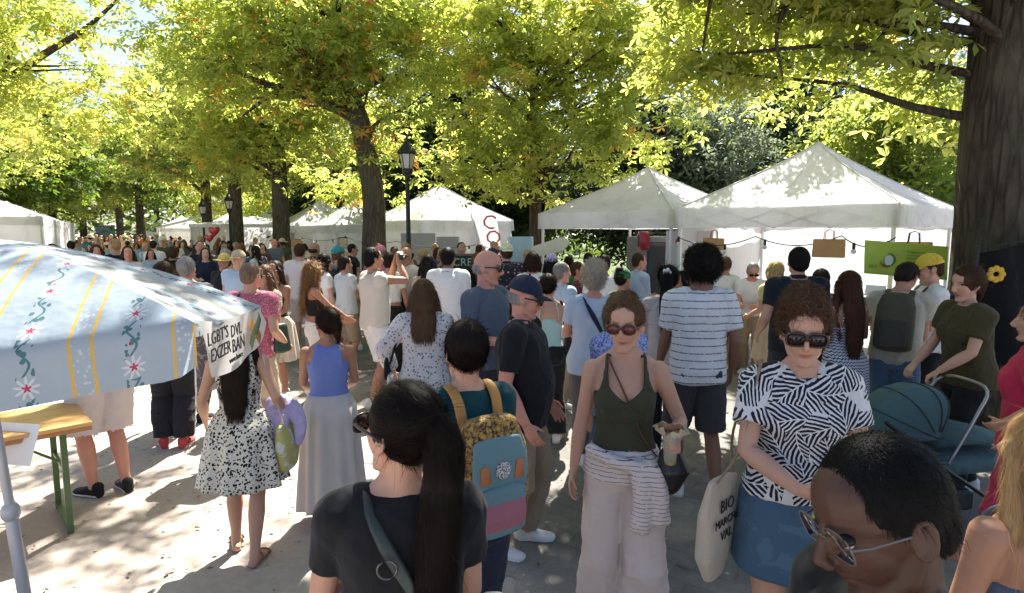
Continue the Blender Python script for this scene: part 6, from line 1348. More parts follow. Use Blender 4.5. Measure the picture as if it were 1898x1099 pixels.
for i, tx in enumerate(('BIO', 'MARCHE', 'VAL')): on_carry(tt, f5, np.array((.312, .02, .90 - i * .060)) + tn_ * .046, -tdir, (0, 0, 1), tx, (.072, .048, .055)[i])
# backpack person in teal
f6 = Person(862, 602, 2.25, 34, 'f', 'fair', 1, head=(-16, 2, 0), label='person in a dark teal top with a dark bun wearing a patterned backpack', legs=((-.1, .02), (.1, -.02)), build=1.05)
f6.body(); f6.top(fab((.006, .045, .055)), sleeve=.6, e=.02, hem=.9); f6.pants(fab('navy'), f1=.95, e=((0, .95), (.02, .05)), name='shorts'); f6.hair('bun', (.014, .009, .008), vol=1.03, part=0, tilt=.03, strands=7000); f6.shoes()
BLU, PIN, MOT = fab((.13, .225, .25)), fab((.33, .13, .17)), fab((.020, .02, .024), 'mottle', (.42, .25, .06), scale=1.0)
bk = f6.backpack([MOT, plain('mustard_strap', (.42, .21, .05), .7), BLU], 'patterned black and mustard backpack with pale blue flap and pink pocket', w=.150, dd=.075, L=.42, z0=.97,
    extra=[('flap', [tube([(0, -.255, 1.10), (0, -.268, 1.18), (0, -.264, 1.27), (0, -.245, 1.335)], [(.122, .016), (.125, .018), (.122, .018), (.108, .014)], n=22, sq=3.5)], BLU, .006), ('lower_pocket', [tube([(0, -.285, .985), (0, -.292, 1.04), (0, -.288, 1.10)], [(.095, .014), (.102, .02), (.102, .014)], n=20, sq=4)], PIN, .006),
           ('round_badge', [tube([(0, -.282, 1.225), (0, -.290, 1.225)], .034, n=24, cap=.05)], fab((.70, .70, .68), 'mottle', (.03, .03, .035), scale=2.2), None),
           ('leather_tab', [tube([(-.080, -.283, 1.25), (-.074, -.285, 1.185)], [(.018, .005), (.024, .005)], n=10)], plain('orange_leather', (.38, .13, .04), .5), None), ('leather_tab', [tube([(.080, -.283, 1.25), (.074, -.285, 1.185)], [(.018, .005), (.024, .005)], n=10)], plain('orange_leather', (.38, .13, .04), .5), None)])
f6.carry('shoulder_bag', 'bright red bag between the speckled blouse and the teal top', 'bag', [('pouch', [tube([(-.24, .16, 1.02), (-.24, .16, 1.22)], [(.09, .035), (.08, .03)], side=(0, 1, 0), n=18, sq=3)], fab('red'), .008), ('strap', [tube(spline([(-.24, .22, 1.2), (-.19, .10, 1.43), (-.17, -.02, 1.47), (-.25, .10, 1.2)], 4), [(.008, .003)] * 13, n=6)], fab('red'), None)])
# ---------------------------------------------------------------- second row
d1 = Person(437, 585, 3.5, 12, 'f', 'fair', 1, head=(0, 8, 0), label='person in a black-sprigged white dress with long dark hair below the printed flap', legs=((-.09, .10), (.09, -.16)), armL=(-.27, .12, .98), armR=(.28, .08, 1.02), build=1.0)
d1.body(); SPR = fab((.66, .62, .55), 'floral', (.012, .012, .014), scale=1.5); d1.tank(SPR, hem=.98, strap=.03, topz=1.36, sx=.09); d1.skirt(SPR, z0=1.08, z1=.56, r1=.30, ple=.018, npl=11, name='dress_skirt'); d1.hair('long', (.018, .010, .008), L=.42, strands=4500); d1.shoes(kind='sandal', mat=plain('tan_leather', (.30, .17, .11)))
d1.carry('tote_bag', 'white and mustard tote bag with a lavender jacket draped over it, on the dress wearer', 'bag', [('bag_body', [tube([(.30, .0, .64), (.31, .0, .80), (.29, .0, .95)], [(.12, .05), (.14, .06), (.11, .03)], side=(.3, 1, 0), n=20, sq=3)], fab((.50, .47, .18), 'blot', (.62, .60, .55), scale=.5), .01), ('strap', [tube(spline([(.30, .08, .93), (.24, .05, 1.2), (.165, -.02, 1.485), (.25, -.08, 1.2), (.30, -.08, .93)], 5), [(.014, .004)] * 21, side=(.3, 1, 0), n=6)], fab('cream'), None)])
jk = [tube(spline([(.19, .06, 1.10), (.24, .0, 1.02), (.235, -.06, .84), (.22, -.06, .68)], 4), [(.04, .03), (.06, .03), (.075, .028), (.085, .026), (.085, .024), (.08, .024), (.08, .024), (.078, .022), (.07, .02), (.07, .02), (.06, .018), (.05, .014), (.03, .012)], n=20), tube(spline([(.22, .09, 1.12), (.33, .05, 1.06), (.40, .0, .96), (.39, -.02, .80)], 4), [(.04, .03), (.055, .034), (.06, .034), (.062, .034), (.062, .032), (.06, .03), (.058, .03), (.055, .028), (.05, .026), (.045, .024), (.04, .02), (.03, .016), (.02, .012)], n=16), tube(spline([(.26, .02, 1.0), (.27, -.02, .9), (.29, -.04, .74)], 4), [(.05, .035)] * 9, n=14)]
MM = d1.world(); me = remesh(jk, .007, 2); V = getV(me); V = V + getN(me) * (.014 * waves(V, 5, 34, (1, 1, .25)) + .005 * waves(V, 6, 80, (1, 1, .4)))[:, None]; cc = V.mean(0); setV(me, (V - cc) * d1.S); jr = link('jacket', me, fab('lavender')); jr.location = MM @ Vector(cc); jr.rotation_euler = (0, 0, d1.yaw); tag(jr, 'crumpled lavender jacket draped over the tote bag of the dress wearer', 'jacket')
b1 = Person(605, 575, 3.95, 14, 'f', 'tan', 1, head=(30, 4, 0), label='person in a periwinkle blue tank top and long white skirt with tied brown hair', legs=((-.09, .05), (.09, -.14)), armL=(-.15, .25, 1.04), armR=(.15, .26, 1.06), poleL=(-.55, -1, -.6), poleR=(.55, -1, -.6), build=1.06)
b1.body(); b1.tank(fab((.16, .22, .52), fold=.3), hem=1.0, topz=1.37, strap=.06, sx=.052, fold=.002); b1.skirt(fab((.74, .70, .69), trans=.35), z0=1.07, z1=.13, r1=.27, ple=.020, npl=12, name='long_skirt'); b1.hair('tied', (.03, .017, .011), part=.02, strands=5000); b1.shoes(kind='sandal', mat=plain('red_leather', (.22, .06, .04)))
b2 = per(785, 521, 4.35, 6, 'person in a white blouse with dark specks and long brown hair down the back', 'f', 'fair', ('long', (.10, .055, .030), dict(L=.17)), ('blouse', fab((.70, .69, .70), 'dots', (.16, .16, .20), scale=.95, trans=.15), dict(e=.035, se=.035, hem=.86, sleeve=1.8)), ('trousers', 'white'), q=1, armL=(-.26, .10, 1.0), armR=(.22, .20, 1.0), poleL=(-1, -.4, 0))
b2.carry('handbag', 'white and black shoulder bag hanging left of the speckled blouse', 'bag', [('bag_body', [tube([(-.27, 0, .72), (-.27, 0, 1.0)], [(.10, .03), (.10, .03)], side=(0, 1, 0), n=18, sq=3)], fab('cream'), .009), ('flap', [tube([(-.30, 0, .98), (-.30, 0, 1.16)], [(.08, .03), (.05, .02)], side=(0, 1, 0), n=16)], fab('black'), .009), ('strap', [tube(spline([(-.28, .08, 1.1), (-.20, .03, 1.43), (-.16, -.03, 1.48), (-.27, -.07, 1.1)], 4), [(.009, .003)] * 13, n=6)], fab('black'), None)])
m3 = per(692, 461, 6.7, -52, 'person in a cream sleeveless shirt and white shorts filming with a raised camera', 'm', 'tan', ('short', H_BLACK), ('sleeveless', (.60, .55, .47), dict(e=.028, hem=.93, sleeve=.12)), ('shorts', 'white', dict(f1=.88, e=((0, .92), (.02, .055)))), q=1, armL=(-.03, .26, 1.58), armR=(.06, .27, 1.60), poleL=(-.5, .6, -1), poleR=(.8, .4, -1), handL=dict(curl=.8, n=(.6, .3, 0), dir=(.2, .3, .9)), handR=dict(curl=.9, n=(-.6, .3, 0), dir=(-.2, .3, .9)), legs=((-.10, .10), (.10, -.08)))
m3.carry('camera', 'small black camera held up to the eye of the person in cream', 'camera', [('camera_body', [tube([(-.045, .30, 1.655), (.075, .30, 1.655)], [(.035, .028), (.035, .028)], side=(0, 0, 1), n=16, sq=4)], plain('camera_black', (.015, .015, .016), .4), .006), ('lens_barrel', [tube([(.01, .32, 1.655), (.01, .385, 1.655)], [.026, .028], n=16, cap=.1)], plain('camera_black', (.015, .015, .016), .4), None)])
m6 = per(902, 466, 4.5, -122, 'tall bald person in a slate blue T-shirt and sunglasses facing right', 'm', 'red', ('fringe', (.3, .28, .26)), ('tee', 'slate blue', dict(e=.02)), ('trousers', 'charcoal'), q=1, head=(14, 8, 0)); m6.glasses(r=.026, sq=2.6)
m7 = per(968, 516, 3.55, -104, 'person in a black polo shirt and black cap with sunglasses, facing right', 'm', 'red', ('fringe', H_GREY), ('polo', fab('black', fold=.4), dict(e=.024, hem=.84, sleeve=.7, flare=.015)), ('trousers', 'khaki'), q=1, belly=.07, build=1.14, head=(4, 16, 0), legs=((-.11, .04), (.11, -.1)), armL=(-.24, .12, .93), armR=(.26, .08, .92)); m7.cap(fab('navy')); m7.glasses(r=.027, sq=2.8)
m8 = per(1016, 511, 5.5, 4, 'person in an aqua camisole and flared black trousers with dark hair up', 'f', 'fair', ('bun', H_DBR, dict(tilt=.04)), ('tank', fab('aqua'), dict(strap=.007, topz=1.28, hem=.99)), ('wide', 'black', dict(e=((0, .5, 1, 2), (.012, .02, .03, .08)))), q=1, head=(-20, 5, 0), armL=(-.20, .16, 1.0)); m8.carry('shoulder_bag', 'black shoulder bag on the right of the aqua camisole', 'bag', [('pouch', [tube([(.21, -.02, .93), (.21, -.02, 1.12)], [(.10, .04), (.09, .03)], side=(0, 1, 0), n=16, sq=3)], fab('black'), .009), ('strap', [tube(spline([(.21, .06, 1.1), (.15, .06, 1.42), (.14, -.03, 1.475), (.21, -.07, 1.1)], 4), [(.012, .003)] * 13, n=6)], fab('black'), None)])
m9 = per(1102, 493, 4.9, -8, 'elderly person with white curly hair, light blue T-shirt and a dark crossbody strap', 'f', 'red', ('curlybun', (.46, .40, .32), dict(vol=.98)), ('tee', fab((.43, .50, .60)), dict(e=.03, sleeve=.6, se=.03, hem=.84, flare=.02)), ('trousers', (.10, .085, .095)), q=1, build=1.08); m9.carry('crossbody_bag', 'dark crossbody bag strap over the light blue T-shirt', 'bag', [('strap', [m9.crossstrap(-1, .052, .02)], fab('navy'), None), ('pouch', [tube([(.25, .0, .90), (.25, .0, 1.06)], [(.09, .04), (.09, .04)], side=(0, 1, 0), n=16, sq=3)], fab('navy'), .009)])
m10 = per(1148, 548, 3.7, 20, 'bobbed-haired person in a blue-white patterned top half hidden behind the olive tank top', 'f', 'fair', ('bob', (.16, .10, .05), dict(vol=1.08)), ('tee', fab((.45, .50, .70), 'mottle', (.06, .10, .40), scale=1.1), dict(e=.025)), ('trousers', 'denim'), q=1, build=.95)
m11 = per(1240, 496, 5.0, -12, 'person in a cream blouse with a long black ponytail and white flower clip', 'f', 'tan', ('pony', H_BLACK, dict(L=.36)), ('blouse', (.55, .50, .48), dict(sleeve=1.5)), ('trousers', 'black'), q=1, head=(-10, 3, 0))
fl_ = [sphere((math.cos(a) * .022, -.135, .07 + math.sin(a) * .022), (.016, .008, .016), 8, 6) for a in np.linspace(0, 6.28, 6)[:-1]] + [sphere((0, -.14, .07), .012, 8, 6)]; o_ = m11.hpart(fl_, 'hair_flower', fab('white'))
m12 = per(1300, 466, 4.3, -2, 'tall person with a black afro, white T-shirt with broken stripes and charcoal shorts', 'm', 'brown', ('afro', H_BLACK, dict(strands=4200)), ('tee', fab((.60, .61, .62), 'stripes', (.07, .08, .10), scale=.85), dict(e=.024, sleeve=.72, se=.03, hem=.85, flare=.008)), ('shorts', 'charcoal', dict(f1=.95, e=((0, .95), (.025, .055)))), ('sneaker', 'white'), q=1, head=(28, 2, 0), armL=(-.22, .20, .93), armR=(.26, .06, .92), build=.97, legs=((-.12, .05), (.12, -.12)))
m13 = per(1480, 461, 5.5, -6, 'person in a black polo shirt with a round print on the back, facing the stall', 'm', 'fair', ('short', H_BLACK), ('polo', fab((.012, .015, .024)), dict(e=.028, sleeve=.62, hem=.84)), ('shorts', 'charcoal'), q=1, build=1.08, armL=(-.27, .14, .98))
rg = [m13.bend(np.array([.02 + .045 * math.cos(t), -.152, 1.30 + .045 * math.sin(t)])) for t in np.linspace(0, 6.28, 20)]; MBx = MB().add(tube(rg, .0025, n=5)).add(tube(spline([m13.bend(np.array([.02, -.152, 1.345])), m13.bend(np.array([.02, -.153, 1.255]))], 2), .0025, n=5)); MBx.V = [v * m13.S for v in MBx.V]; MBx.build('round_print', [plain('pale_print', (.30, .30, .32))], m13.root, True)
m15 = per(1572, 505, 5.0, 8, 'person with very long brown hair in a navy and white patterned strappy dress', 'f', 'tan', ('long', (.055, .022, .013), dict(L=.46)), ('tank', fab((.52, .54, .60), 'zigzag', (.02, .03, .09), scale=1.0), dict(strap=.008, topz=1.29, sx=.075)), ('skirt', fab((.52, .54, .60), 'zigzag', (.02, .03, .09), scale=1.0), dict(z0=1.07, z1=.25, r1=.24, name='long_dress')), q=1, armL=(-.16, .22, 1.1))
m16 = per(1520, 500, 6.0, 10, 'short-haired person with sunglasses pushed up, standing between the polo shirt and the long-haired person', 'f', 'tan', ('short', H_DBR), ('tee', fab((.03, .03, .035), 'blot', (.3, .3, .3))), ('trousers', 'black'))
m17 = per(1668, 520, 5.0, -40, 'stooping person in a cream T-shirt and denim shorts with an olive backpack', 'm', 'tan', ('short', H_DBR), ('tee', (.44, .40, .32), dict(e=.024)), ('shorts', 'denim'), q=1, lean=16, head=(-20, 28, 0), armL=(-.1, .30, 1.0), armR=(.12, .32, 1.02), h=1.74); m17.backpack([fab((.07, .065, .045)), fab('olive'), fab((.05, .048, .035))], 'olive brown backpack on the stooping person by the produce table', w=.14, dd=.08, L=.40)
m18 = per(1728, 474, 5.3, 72, 'person in a yellow cap and white T-shirt with a black backpack, facing the stall', 'm', 'fair', ('short', H_BR), ('tee', 'white', dict(e=.024)), ('shorts', 'black'), q=1, head=(4, 14, 0), armL=(-.12, .28, 1.1), armR=(.12, .28, 1.08)); m18.cap(plain('yellow_cap_cloth', (.62, .42, .04), .8)); m18.backpack([fab('navy', 'blot', (.5, .5, .5), scale=.45), fab((.04, .08, .12)), fab('charcoal')], 'black and white backpack worn by the person in the yellow cap', w=.13, dd=.07, L=.38)
m19 = per(1808, 498, 4.3, 88, 'person with a brown ponytail in an olive brown T-shirt gripping the pushchair handle', 'f', 'fair', ('tied', H_BR, dict(part=0, vol=1.06, strands=4500)), ('tee', (.055, .045, .02), dict(e=.03, sleeve=.6, se=.03, hem=.88)), ('trousers', 'black'), q=1, build=1.08, lean=5, armL=(-.13, .29, 1.01), armR=(.13, .30, 1.01), poleL=(-.8, -.8, -.5), poleR=(.8, -.8, -.5), handL=dict(curl=.9, n=(0, 0, -1)), handR=dict(curl=.9, n=(0, 0, -1)), head=(14, 6, 0), legs=((-.1, .12), (.1, -.12)))
m20 = per(1928, 560, 3.1, 50, 'person in a bright raspberry red T-shirt cut by the right edge', 'f', 'fair', ('bob', H_LBR), ('tee', fab((.50, .03, .075)), dict(e=.03, sleeve=.62, se=.03, hem=.86)), ('trousers', fab((.45, .04, .08), 'blot', (.55, .2, .2), scale=.3)), q=1, armL=(-.22, .10, 1.08), poleL=(-1, -.6, -.2), armR=(.22, .05, .92), build=1.05)
m22 = per(465, 508, 5.25, -8, 'person with cropped hair in a raspberry pink T-shirt seen from behind on the avenue', 'm', 'fair', ('buzz', (.16, .10, .07)), ('tee', fab((.42, .10, .15), 'dots', (.60, .35, .38), scale=1.4), dict(e=.024)), ('shorts', 'beige'), q=1, h=1.70, armR=(.26, .10, 1.0)); m22.carry('shoulder_bag', 'dark green bag at the side of the raspberry pink T-shirt', 'bag', [('pouch', [tube([(.25, .05, .95), (.24, .05, 1.18)], [(.10, .035), (.07, .03)], side=(.3, 1, 0), n=16, sq=3)], plain('dark_green_bag', (.02, .05, .035), .5), .009), ('strap', [m22.crossstrap(-1, .024, .008)], fab('black'), None)])
# hidden above by the parasol: only their legs show
l1 = per(176, 560, 4.35, 60, 'person in white shorts and black sneakers by the wooden table, torso behind the parasol', 'm', 'red', ('short', H_BR), ('tee', 'navy'), ('shorts', (.62, .54, .54), dict(f1=1.02, e=((0, 1.02), (.03, .075)))), ('sneaker', 'black'), q=1, h=1.74, legs=((-.09, .06), (.09, -.04)), build=1.06)
l2 = per(304, 505, 5.35, 20, 'person in black track trousers and red shoes, upper half behind the parasol', 'f', 'fair', ('long', H_BR), ('tee', 'black'), ('wide', fab((.018, .018, .024)), dict(e=((0, .5, 1, 2), (.014, .03, .04, .055)))), ('sneaker', (.45, .06, .07)), q=1, h=1.70)
for k_ in (0, 1): l2.cloth([tube([l2.leg[1][0] * (1 - t) + l2.leg[1][1] * t + np.array([.125 - .03 * t + k_ * 0, .012 - .028 * k_, 0]) for t in np.linspace(.1, 1, 6)] + [l2.leg[1][1] * (1 - t) + l2.leg[1][2] * t + np.array([.092 + .0 * t, .012 - .028 * k_, 0]) for t in np.linspace(.2, .9, 5)], [(.006, .007)] * 11, n=8)], 'side_stripe', fab('white'), fold=0, vox=.005, smooth=1)
l3 = per(346, 500, 6.1, 10, 'person in patterned grey trousers behind the red-shoed person', 'm', 'fair', ('short', H_GREY), ('tee', 'grey'), ('trousers', fab((.12, .11, .13), 'blot', (.3, .28, .3))), ('sneaker', 'black'), h=1.72)
# ---------------------------------------------------------------- standing crowd in front of the stalls
sg = lambda p, **k: (p.glasses(**k), p)[1]
per(440, 466, 8.3, 172, 'person in a light blue shirt and beige cap walking towards the camera', 'm', 'fair', ('short', H_GREY), ('tee', 'light blue', dict(e=.026)), ('trousers', 'grey')).cap(fab('beige'))
per(414, 472, 9.0, 165, 'person in a straw hat and dark shirt just left of the beige cap', 'm', 'tan', ('short', H_DBR), ('tee', 'black'), ('shorts', 'khaki')).hat(fab('yellow'), .16)
sg(per(488, 494, 6.3, 160, 'fair-haired person in a floral blouse walking beside the person in black', 'f', 'fair', ('wavy', H_LBR), ('tee', fab((.60, .50, .42), 'floral', (.35, .10, .10))), ('trousers', 'beige')))
w1 = sg(per(508, 486, 7.0, 170, 'person with long dark hair and sunglasses in a black top and pale bag', 'f', 'tan', ('long', H_DBR, dict(L=.34)), ('tank', 'black', dict(strap=.02)), ('skirt', 'cream', dict(z1=.5)), armL=(-.1, .25, 1.1)))
per(556, 453, 9.6, 2, 'tall person in a plain white T-shirt and beige shorts seen from behind', 'm', 'fair', ('short', H_BR), ('tee', fab((.70, .62, .62)), dict(e=.03)), ('shorts', (.55, .45, .42)), ('sneaker', 'white'), legs=((-.11, .06), (.11, -.14)))
per(583, 450, 10.4, -25, 'balding person in a dark jacket beside the tall white T-shirt', 'm', 'tan', ('fringe', H_BR), ('long', 'charcoal'), ('trousers', 'beige'))
sg(per(581, 488, 6.9, -72, 'wavy-haired blond person in a black crop top and white trousers reaching forward', 'f', 'tan', ('wavy', (.24, .13, .05), dict(L=.36)), ('tank', 'black', dict(hem=1.1, strap=.018)), ('wide', 'white'), q=1, head=(14, 3, 0), armR=(.12, .42, 1.02), armL=(-.14, .34, 1.0)))
per(603, 473, 8.4, -60, 'dark-haired person in white and black beside the wavy-haired blond person', 'f', 'fair', ('bob', H_BLACK), ('tee', 'white'), ('trousers', 'black'))
b_ = per(628, 458, 9.0, -30, 'bearded person in a teal cap with a dark backpack', 'm', 'fair', ('short', H_GING), ('tee', 'grey'), ('shorts', 'charcoal')); b_.cap(fab((.03, .22, .26)), back=True); b_.backpack([fab('charcoal'), fab('black')], 'dark grey backpack of the person in the teal cap')
w2 = per(640, 476, 8.2, -40, 'person in a pale grey shirt looking at a phone beside the filming person', 'f', 'tan', ('short', H_DBR), ('tee', (.50, .52, .55), dict(e=.028)), ('shorts', 'khaki'), armR=(.08, .3, 1.1))
per(722, 470, 8.0, -8, 'person in a white crop T-shirt and black trousers behind the filming person', 'f', 'tan', ('short', H_DBR), ('tee', 'white', dict(hem=1.08)), ('wide', 'black'), armR=(.25, .05, .92))
per(704, 456, 9.4, 20, 'person with a pale pink cap just behind the raised camera', 'm', 'fair', ('short', H_GREY), ('tee', 'pink'), ('shorts', 'beige')).cap(fab('pink'))
c1 = sg(per(756, 458, 8.4, 128, 'balding person in a beige T-shirt with black shorts looking down at a black bag', 'm', 'tan', ('fringe', H_DBR), ('tee', (.56, .51, .44), dict(e=.026)), ('shorts', 'black'), head=(10, 22, 0), armL=(-.04, .24, 1.08), armR=(.06, .24, 1.12)))
c1.carry('crossbody_bag', 'black crossbody bag of the balding person by the lamp post', 'bag', [('pouch', [tube([(-.16, .17, .92), (-.16, .17, 1.10)], [(.08, .04), (.08, .04)], n=14, sq=3)], fab('black'), .01), ('strap', [c1.crossstrap(1, .03, .012)], fab('black'), None)])
per(793, 474, 7.6, 8, 'person with long black hair in a beige top seen from behind', 'f', 'brown', ('long', H_BLACK, dict(L=.28)), ('tee', 'beige'), ('trousers', 'cream'))
per(831, 461, 7.2, -10, 'person in a loose white shirt with short black hair seen from behind', 'm', 'brown', ('short', H_BLACK), ('long', fab((.66, .67, .70)), dict(e=.035)), ('trousers', 'beige'))
per(938, 453, 8.4, 14, 'person in a cream cap worn backwards and a dark dotted shirt', 'm', 'fair', ('short', H_BR), ('long', fab((.02, .024, .035), 'dots', (.4, .2, .25), scale=.4), dict(e=.028)), ('trousers', 'navy'), build=1.08).cap(fab((.55, .54, .40)), back=True)
per(912, 462, 9.2, 10, 'person in a navy cap between the slate T-shirt and the cream cap', 'm', 'fair', ('short', H_BLACK), ('tee', 'navy'), ('trousers', 'black')).cap(fab('navy'))
per(987, 471, 7.8, 0, 'person with dark bushy hair in a white sleeveless top seen from behind', 'f', 'fair', ('bob', H_DBR, dict(vol=1.1)), ('sleeveless', 'white'), ('skirt', 'black', dict(z1=.6)))
s1 = per(1022, 473, 8.4, 5, 'person with a lavender head scarf over black hair', 'f', 'brown', ('long', H_BLACK, dict(L=.2)), ('tee', 'black'), ('trousers', 'black')); s1.hpart([sphere((0, -.02, .045), (.088, .105, .092), 18, 12)], 'head_scarf', fab('lavender'))
per(1043, 488, 6.6, -62, 'grey-haired person in a light blue shirt facing right', 'm', 'red', ('short', (.18, .17, .16)), ('long', 'light blue', dict(sleeve=1.0)), ('trousers', 'khaki'))
per(1073, 487, 7.8, -100, 'brown-haired person in a maroon top facing right', 'f', 'tan', ('short', H_BR), ('tee', 'maroon'), ('trousers', 'black'))
per(1118, 474, 7.4, 10, 'person in a white shirt with dark hair behind the white-haired elder', 'm', 'fair', ('short', H_DBR), ('tee', 'white'), ('trousers', 'grey'))
g1 = per(1156, 499, 6.2, -50, 'person with a green bandana and camouflage-patterned top', 'f', 'tan', ('bun', H_DBR), ('tee', fab((.10, .12, .08), 'blot', (.03, .04, .03), scale=1.2)), ('trousers', 'black')); g1.hpart([sphere((0, -.02, .042), (.086, .102, .09), 18, 12)], 'bandana', fab('green', 'blot', (.02, .05, .03)))
per(1186, 471, 8.4, -78, 'person in a blue shirt with brown hair standing at the grey fridge', 'm', 'red', ('short', H_BR), ('long', 'light blue', dict(sleeve=1.0)), ('trousers', 'navy'), armR=(.05, .3, 1.05))
per(1090, 470, 9.6, 0, 'short dark-haired person at the back by the lawn', 'f', 'tan', ('short', H_DBR), ('tee', 'rust'), ('trousers', 'black'))
per(1055, 478, 9.2, -20, 'person in a dark green top at the back beside the white tent leg', 'f', 'fair', ('bun', H_DBR), ('tee', 'green'), ('trousers', 'denim'))
per(1262, 505, 6.3, 120, 'black-haired person half hidden between the ponytail and the striped shirt', 'f', 'tan', ('long', H_BLACK), ('tee', 'cream'), ('trousers', 'beige'))
v1 = per(1346, 478, 8.4, -30, 'stallholder in a white sleeveless top with a blond bun', 'f', 'tan', ('bun', H_LBR, dict(tilt=.05)), ('sleeveless', 'white'), ('skirt', 'denim', dict(z1=.6)), armR=(.16, .35, 1.1))
v2 = sg(per(1398, 482, 8.2, 150, 'grey-haired stallholder in a white T-shirt leaning over the counter', 'm', 'red', ('short', H_GREY), ('tee', 'white'), ('trousers', 'khaki'), lean=18, head=(20, 22, 0), armR=(.1, .42, 1.1), armL=(-.1, .4, 1.1)))
v3 = per(1436, 486, 7.0, 20, 'blond person in a pale yellow top seen from behind beside the black polo shirt', 'f', 'fair', ('bob', (.40, .28, .12)), ('tee', fab((.55, .48, .22))), ('skirt', 'beige', dict(z1=.5)), armL=(-.2, .2, 1.05))
# ================================================================ the crowd along the avenue
g = np.random.default_rng(11)
protos = []
spec = [('m', 'fair', ('short', H_DBR), 'tee', 'trousers', None), ('f', 'fair', ('long', H_BR), 'tee', 'skirt', None), ('m', 'tan', ('fringe', H_GREY), 'polo', 'shorts', None), ('f', 'tan', ('bun', H_DBR), 'tank', 'trousers', None), ('m', 'red', ('short', H_GREY), 'tee', 'shorts', 'cap'), ('f', 'fair', ('bob', H_BLOND), 'tee', 'trousers', None), ('m', 'brown', ('short', H_BLACK), 'long', 'trousers', None), ('f', 'fair', ('pony', H_LBR), 'tank', 'shorts', None), ('m', 'fair', ('short', H_BR), 'tee', 'trousers', 'hat'), ('f', 'tan', ('wavy', H_DBR), 'tee', 'skirt', None)]
HATN = {'short': 'short {} hair', 'long': 'long {} hair', 'fringe': 'thinning {} hair', 'bun': '{} hair in a bun', 'bob': 'bobbed {} hair', 'pony': '{} ponytail', 'wavy': 'wavy {} hair'}
for i, (sx_, tn_, hr, tp, bt, hd_) in enumerate(spec):
    p = per(949, 400, 10, 0, 'crowd member', sx_, tn_, hr, (tp, 'white'), (bt, 'black'), ('sneaker', 'white'), q=3, h=1.75, seed=900 + i, legs=((-.09, .10 if i % 2 else .02), (.09, -.12 if i % 2 else 0)), **(arms_front() if i % 3 == 0 else {}))
    if hd_ == 'cap': p.cap(fab('cream'))
    if hd_ == 'hat': p.hat(fab('beige'), .165)
    protos.append((p.root, sx_, hr, tp, bt, hd_))
used = []
taken = [(o.location.x, o.location.y) for o in bpy.data.objects if o.name.startswith('person') and o.parent is None and o not in [p[0] for p in protos]]
solid = [(o.location.x, o.location.y, .8) for o in bpy.data.objects if o.name.startswith(('chestnut_tree',)) and o.parent is None] + [(o.location.x, o.location.y, .35) for o in bpy.data.objects if o.name.startswith('street_lamp')]
tents_ = [(o.location.x, o.location.y, 2.25) for o in bpy.data.objects if o.name.startswith('market_tent') and o.parent is None]
spots = []
def try_add(x, y, rmin):
    if any((x - a) ** 2 + (y - b) ** 2 < rmin ** 2 for a, b in taken + [(s[0], s[1]) for s in spots]): return False
    if any((x - a) ** 2 + (y - b) ** 2 < r ** 2 for a, b, r in solid + tents_): return False
    spots.append((x, y)); return True
k = 0
while len(spots) < 104 and k < 9000:
    k += 1; t = 11.5 + 46 * g.uniform(0, 1) ** 1.35; n_ = g.uniform(-.9, 5.3) if t < 30 else g.uniform(-1.2, 4.6); x, y = AV * t + AN * n_
    px = 949 + FPX * x / y
    if px < 90 or px > 640: continue
    if t < 13.5 and n_ > 3.2: continue
    if y < 16 and 490 < px < 625: continue
    try_add(x, y, .55 if t < 25 else .5)
nA = len(spots)
k = 0
while len(spots) < nA + 20 and k < 3000:                # people around the middle stalls
    k += 1; px = g.uniform(640, 1010); d = g.uniform(9.8, 13.2); x = (px - 949) / FPX * d
    try_add(x, d, .6)
WH = lambda x, y: 'down the avenue' if y > 30 else 'mid-avenue' if y > 17 else 'on the avenue' if x < -3 else 'near the tents'
LBS = set(); names = [c for c in CN if c not in ('aqua', 'denim', 'khaki')]; bots = ['black', 'beige', 'navy', 'white', 'denim', 'grey', 'khaki']; hcs = {'short': ['black', 'dark brown', 'brown', 'grey', 'blond'], 'long': ['black', 'dark brown', 'brown', 'ginger', 'light brown'], 'fringe': ['grey', 'brown', 'white'], 'bun': ['dark brown', 'blond', 'black'], 'bob': ['blond', 'grey', 'brown', 'black'], 'pony': ['light brown', 'black', 'blond'], 'wavy': ['dark brown', 'ginger', 'light brown']}
GN = {'tee': 'T-shirt', 'tank': 'tank top', 'polo': 'polo shirt', 'long': 'long shirt'}; BN = {'trousers': 'trousers', 'shorts': 'shorts', 'skirt': 'skirt'}
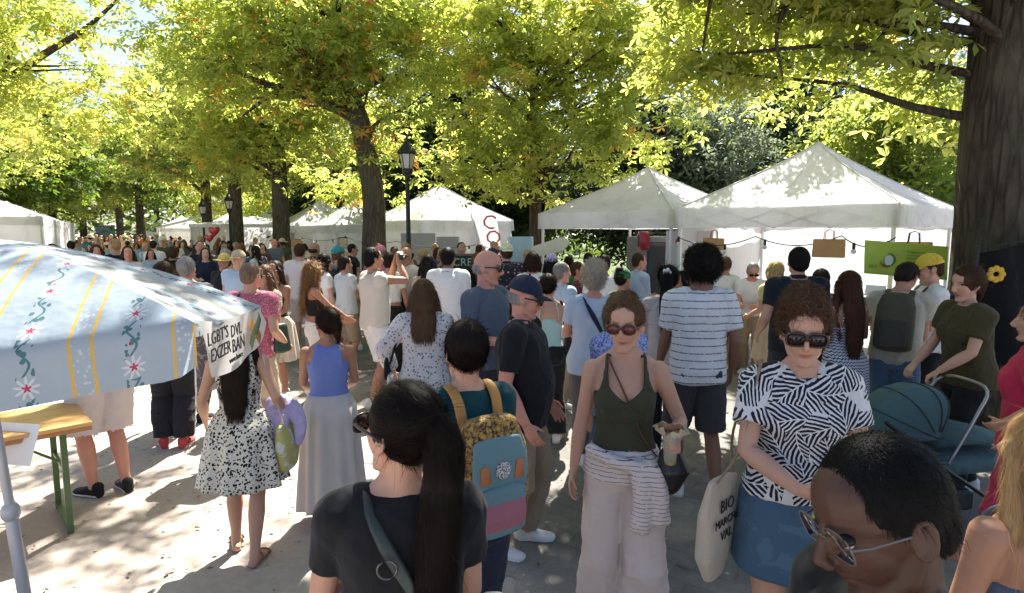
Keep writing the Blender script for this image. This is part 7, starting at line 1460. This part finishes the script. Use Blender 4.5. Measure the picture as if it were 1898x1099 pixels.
wts = np.array([4 if c in ('black', 'navy') else 2.6 if c in ('white', 'charcoal', 'slate blue') else 1.6 if c in ('light blue', 'beige', 'grey', 'cream') else .8 for c in names]); wts /= wts.sum()
seen = set(); first = set()
for (x, y) in spots:
    for _ in range(200):
        pi = int(g.choice(len(protos), p=[.16, .15, .04, .12, .07, .10, .12, .08, .06, .10])); root, sx_, hr, tp, bt, hd_ = protos[pi]; tc = str(g.choice(names, p=wts)); bc = str(g.choice(bots)); hcn = str(g.choice(hcs[hr[0]]))
        where = WH(x, y)
        head_ = 'in a cream cap' if hd_ == 'cap' else 'in a sun hat' if hd_ == 'hat' else 'with ' + HATN[hr[0]].format(hcn)
        lb = f'person {head_}, {tc} {GN[tp]} and {bc} {BN[bt]} {where}'
        if len(lb.split()) > 16: lb = lb.replace(f' and {bc} {BN[bt]}', '')
        if lb not in LBS: break
    LBS.add(lb); rt = g.choice([180, 160, 200, 0, 20, -20, 90, -90, 45], p=[.22, .12, .12, .14, .1, .1, .07, .07, .06]) + 34 + g.uniform(-15, 15)
    s_ = g.uniform(.91, 1.05) * (.96 if sx_ == 'f' else 1.02)
    if pi not in first: first.add(pi); r = root; r.location = (x, y, 0); r.rotation_euler = (0, 0, R(rt)); r.scale = (s_,) * 3; r['label'] = lb
    else: r = copytree(root, (x, y, 0), R(rt), lb, s_)
    r['group'] = 'people in the crowd along the avenue'
    for ch in r.children:
        b = ch.name.split('.')[0]; mm = None
        if b in ('shirt', 'tank_top'): mm = fab(tc)
        elif b in ('trousers', 'shorts', 'skirt'): mm = fab(bc)
        elif b == 'hair': mm = hair_mat(HC[hcn])
        elif b == 'body': mm = skin_mat(str(g.choice(['fair', 'tan', 'red', 'pale', 'brown'], p=[.35, .25, .2, .1, .1])))
        if mm is not None: ch.material_slots[0].link = 'OBJECT'; ch.material_slots[0].material = mm
        for gc in ch.children:
            if gc.name.startswith('collar'): gc.material_slots[0].link = 'OBJECT'; gc.material_slots[0].material = fab(tc)
for pi, pr in enumerate(protos):
    if pi not in first:
        for c in list(pr[0].children_recursive) + [pr[0]]: bpy.data.objects.remove(c)
bpy.data.scenes.remove(tmp_scene)
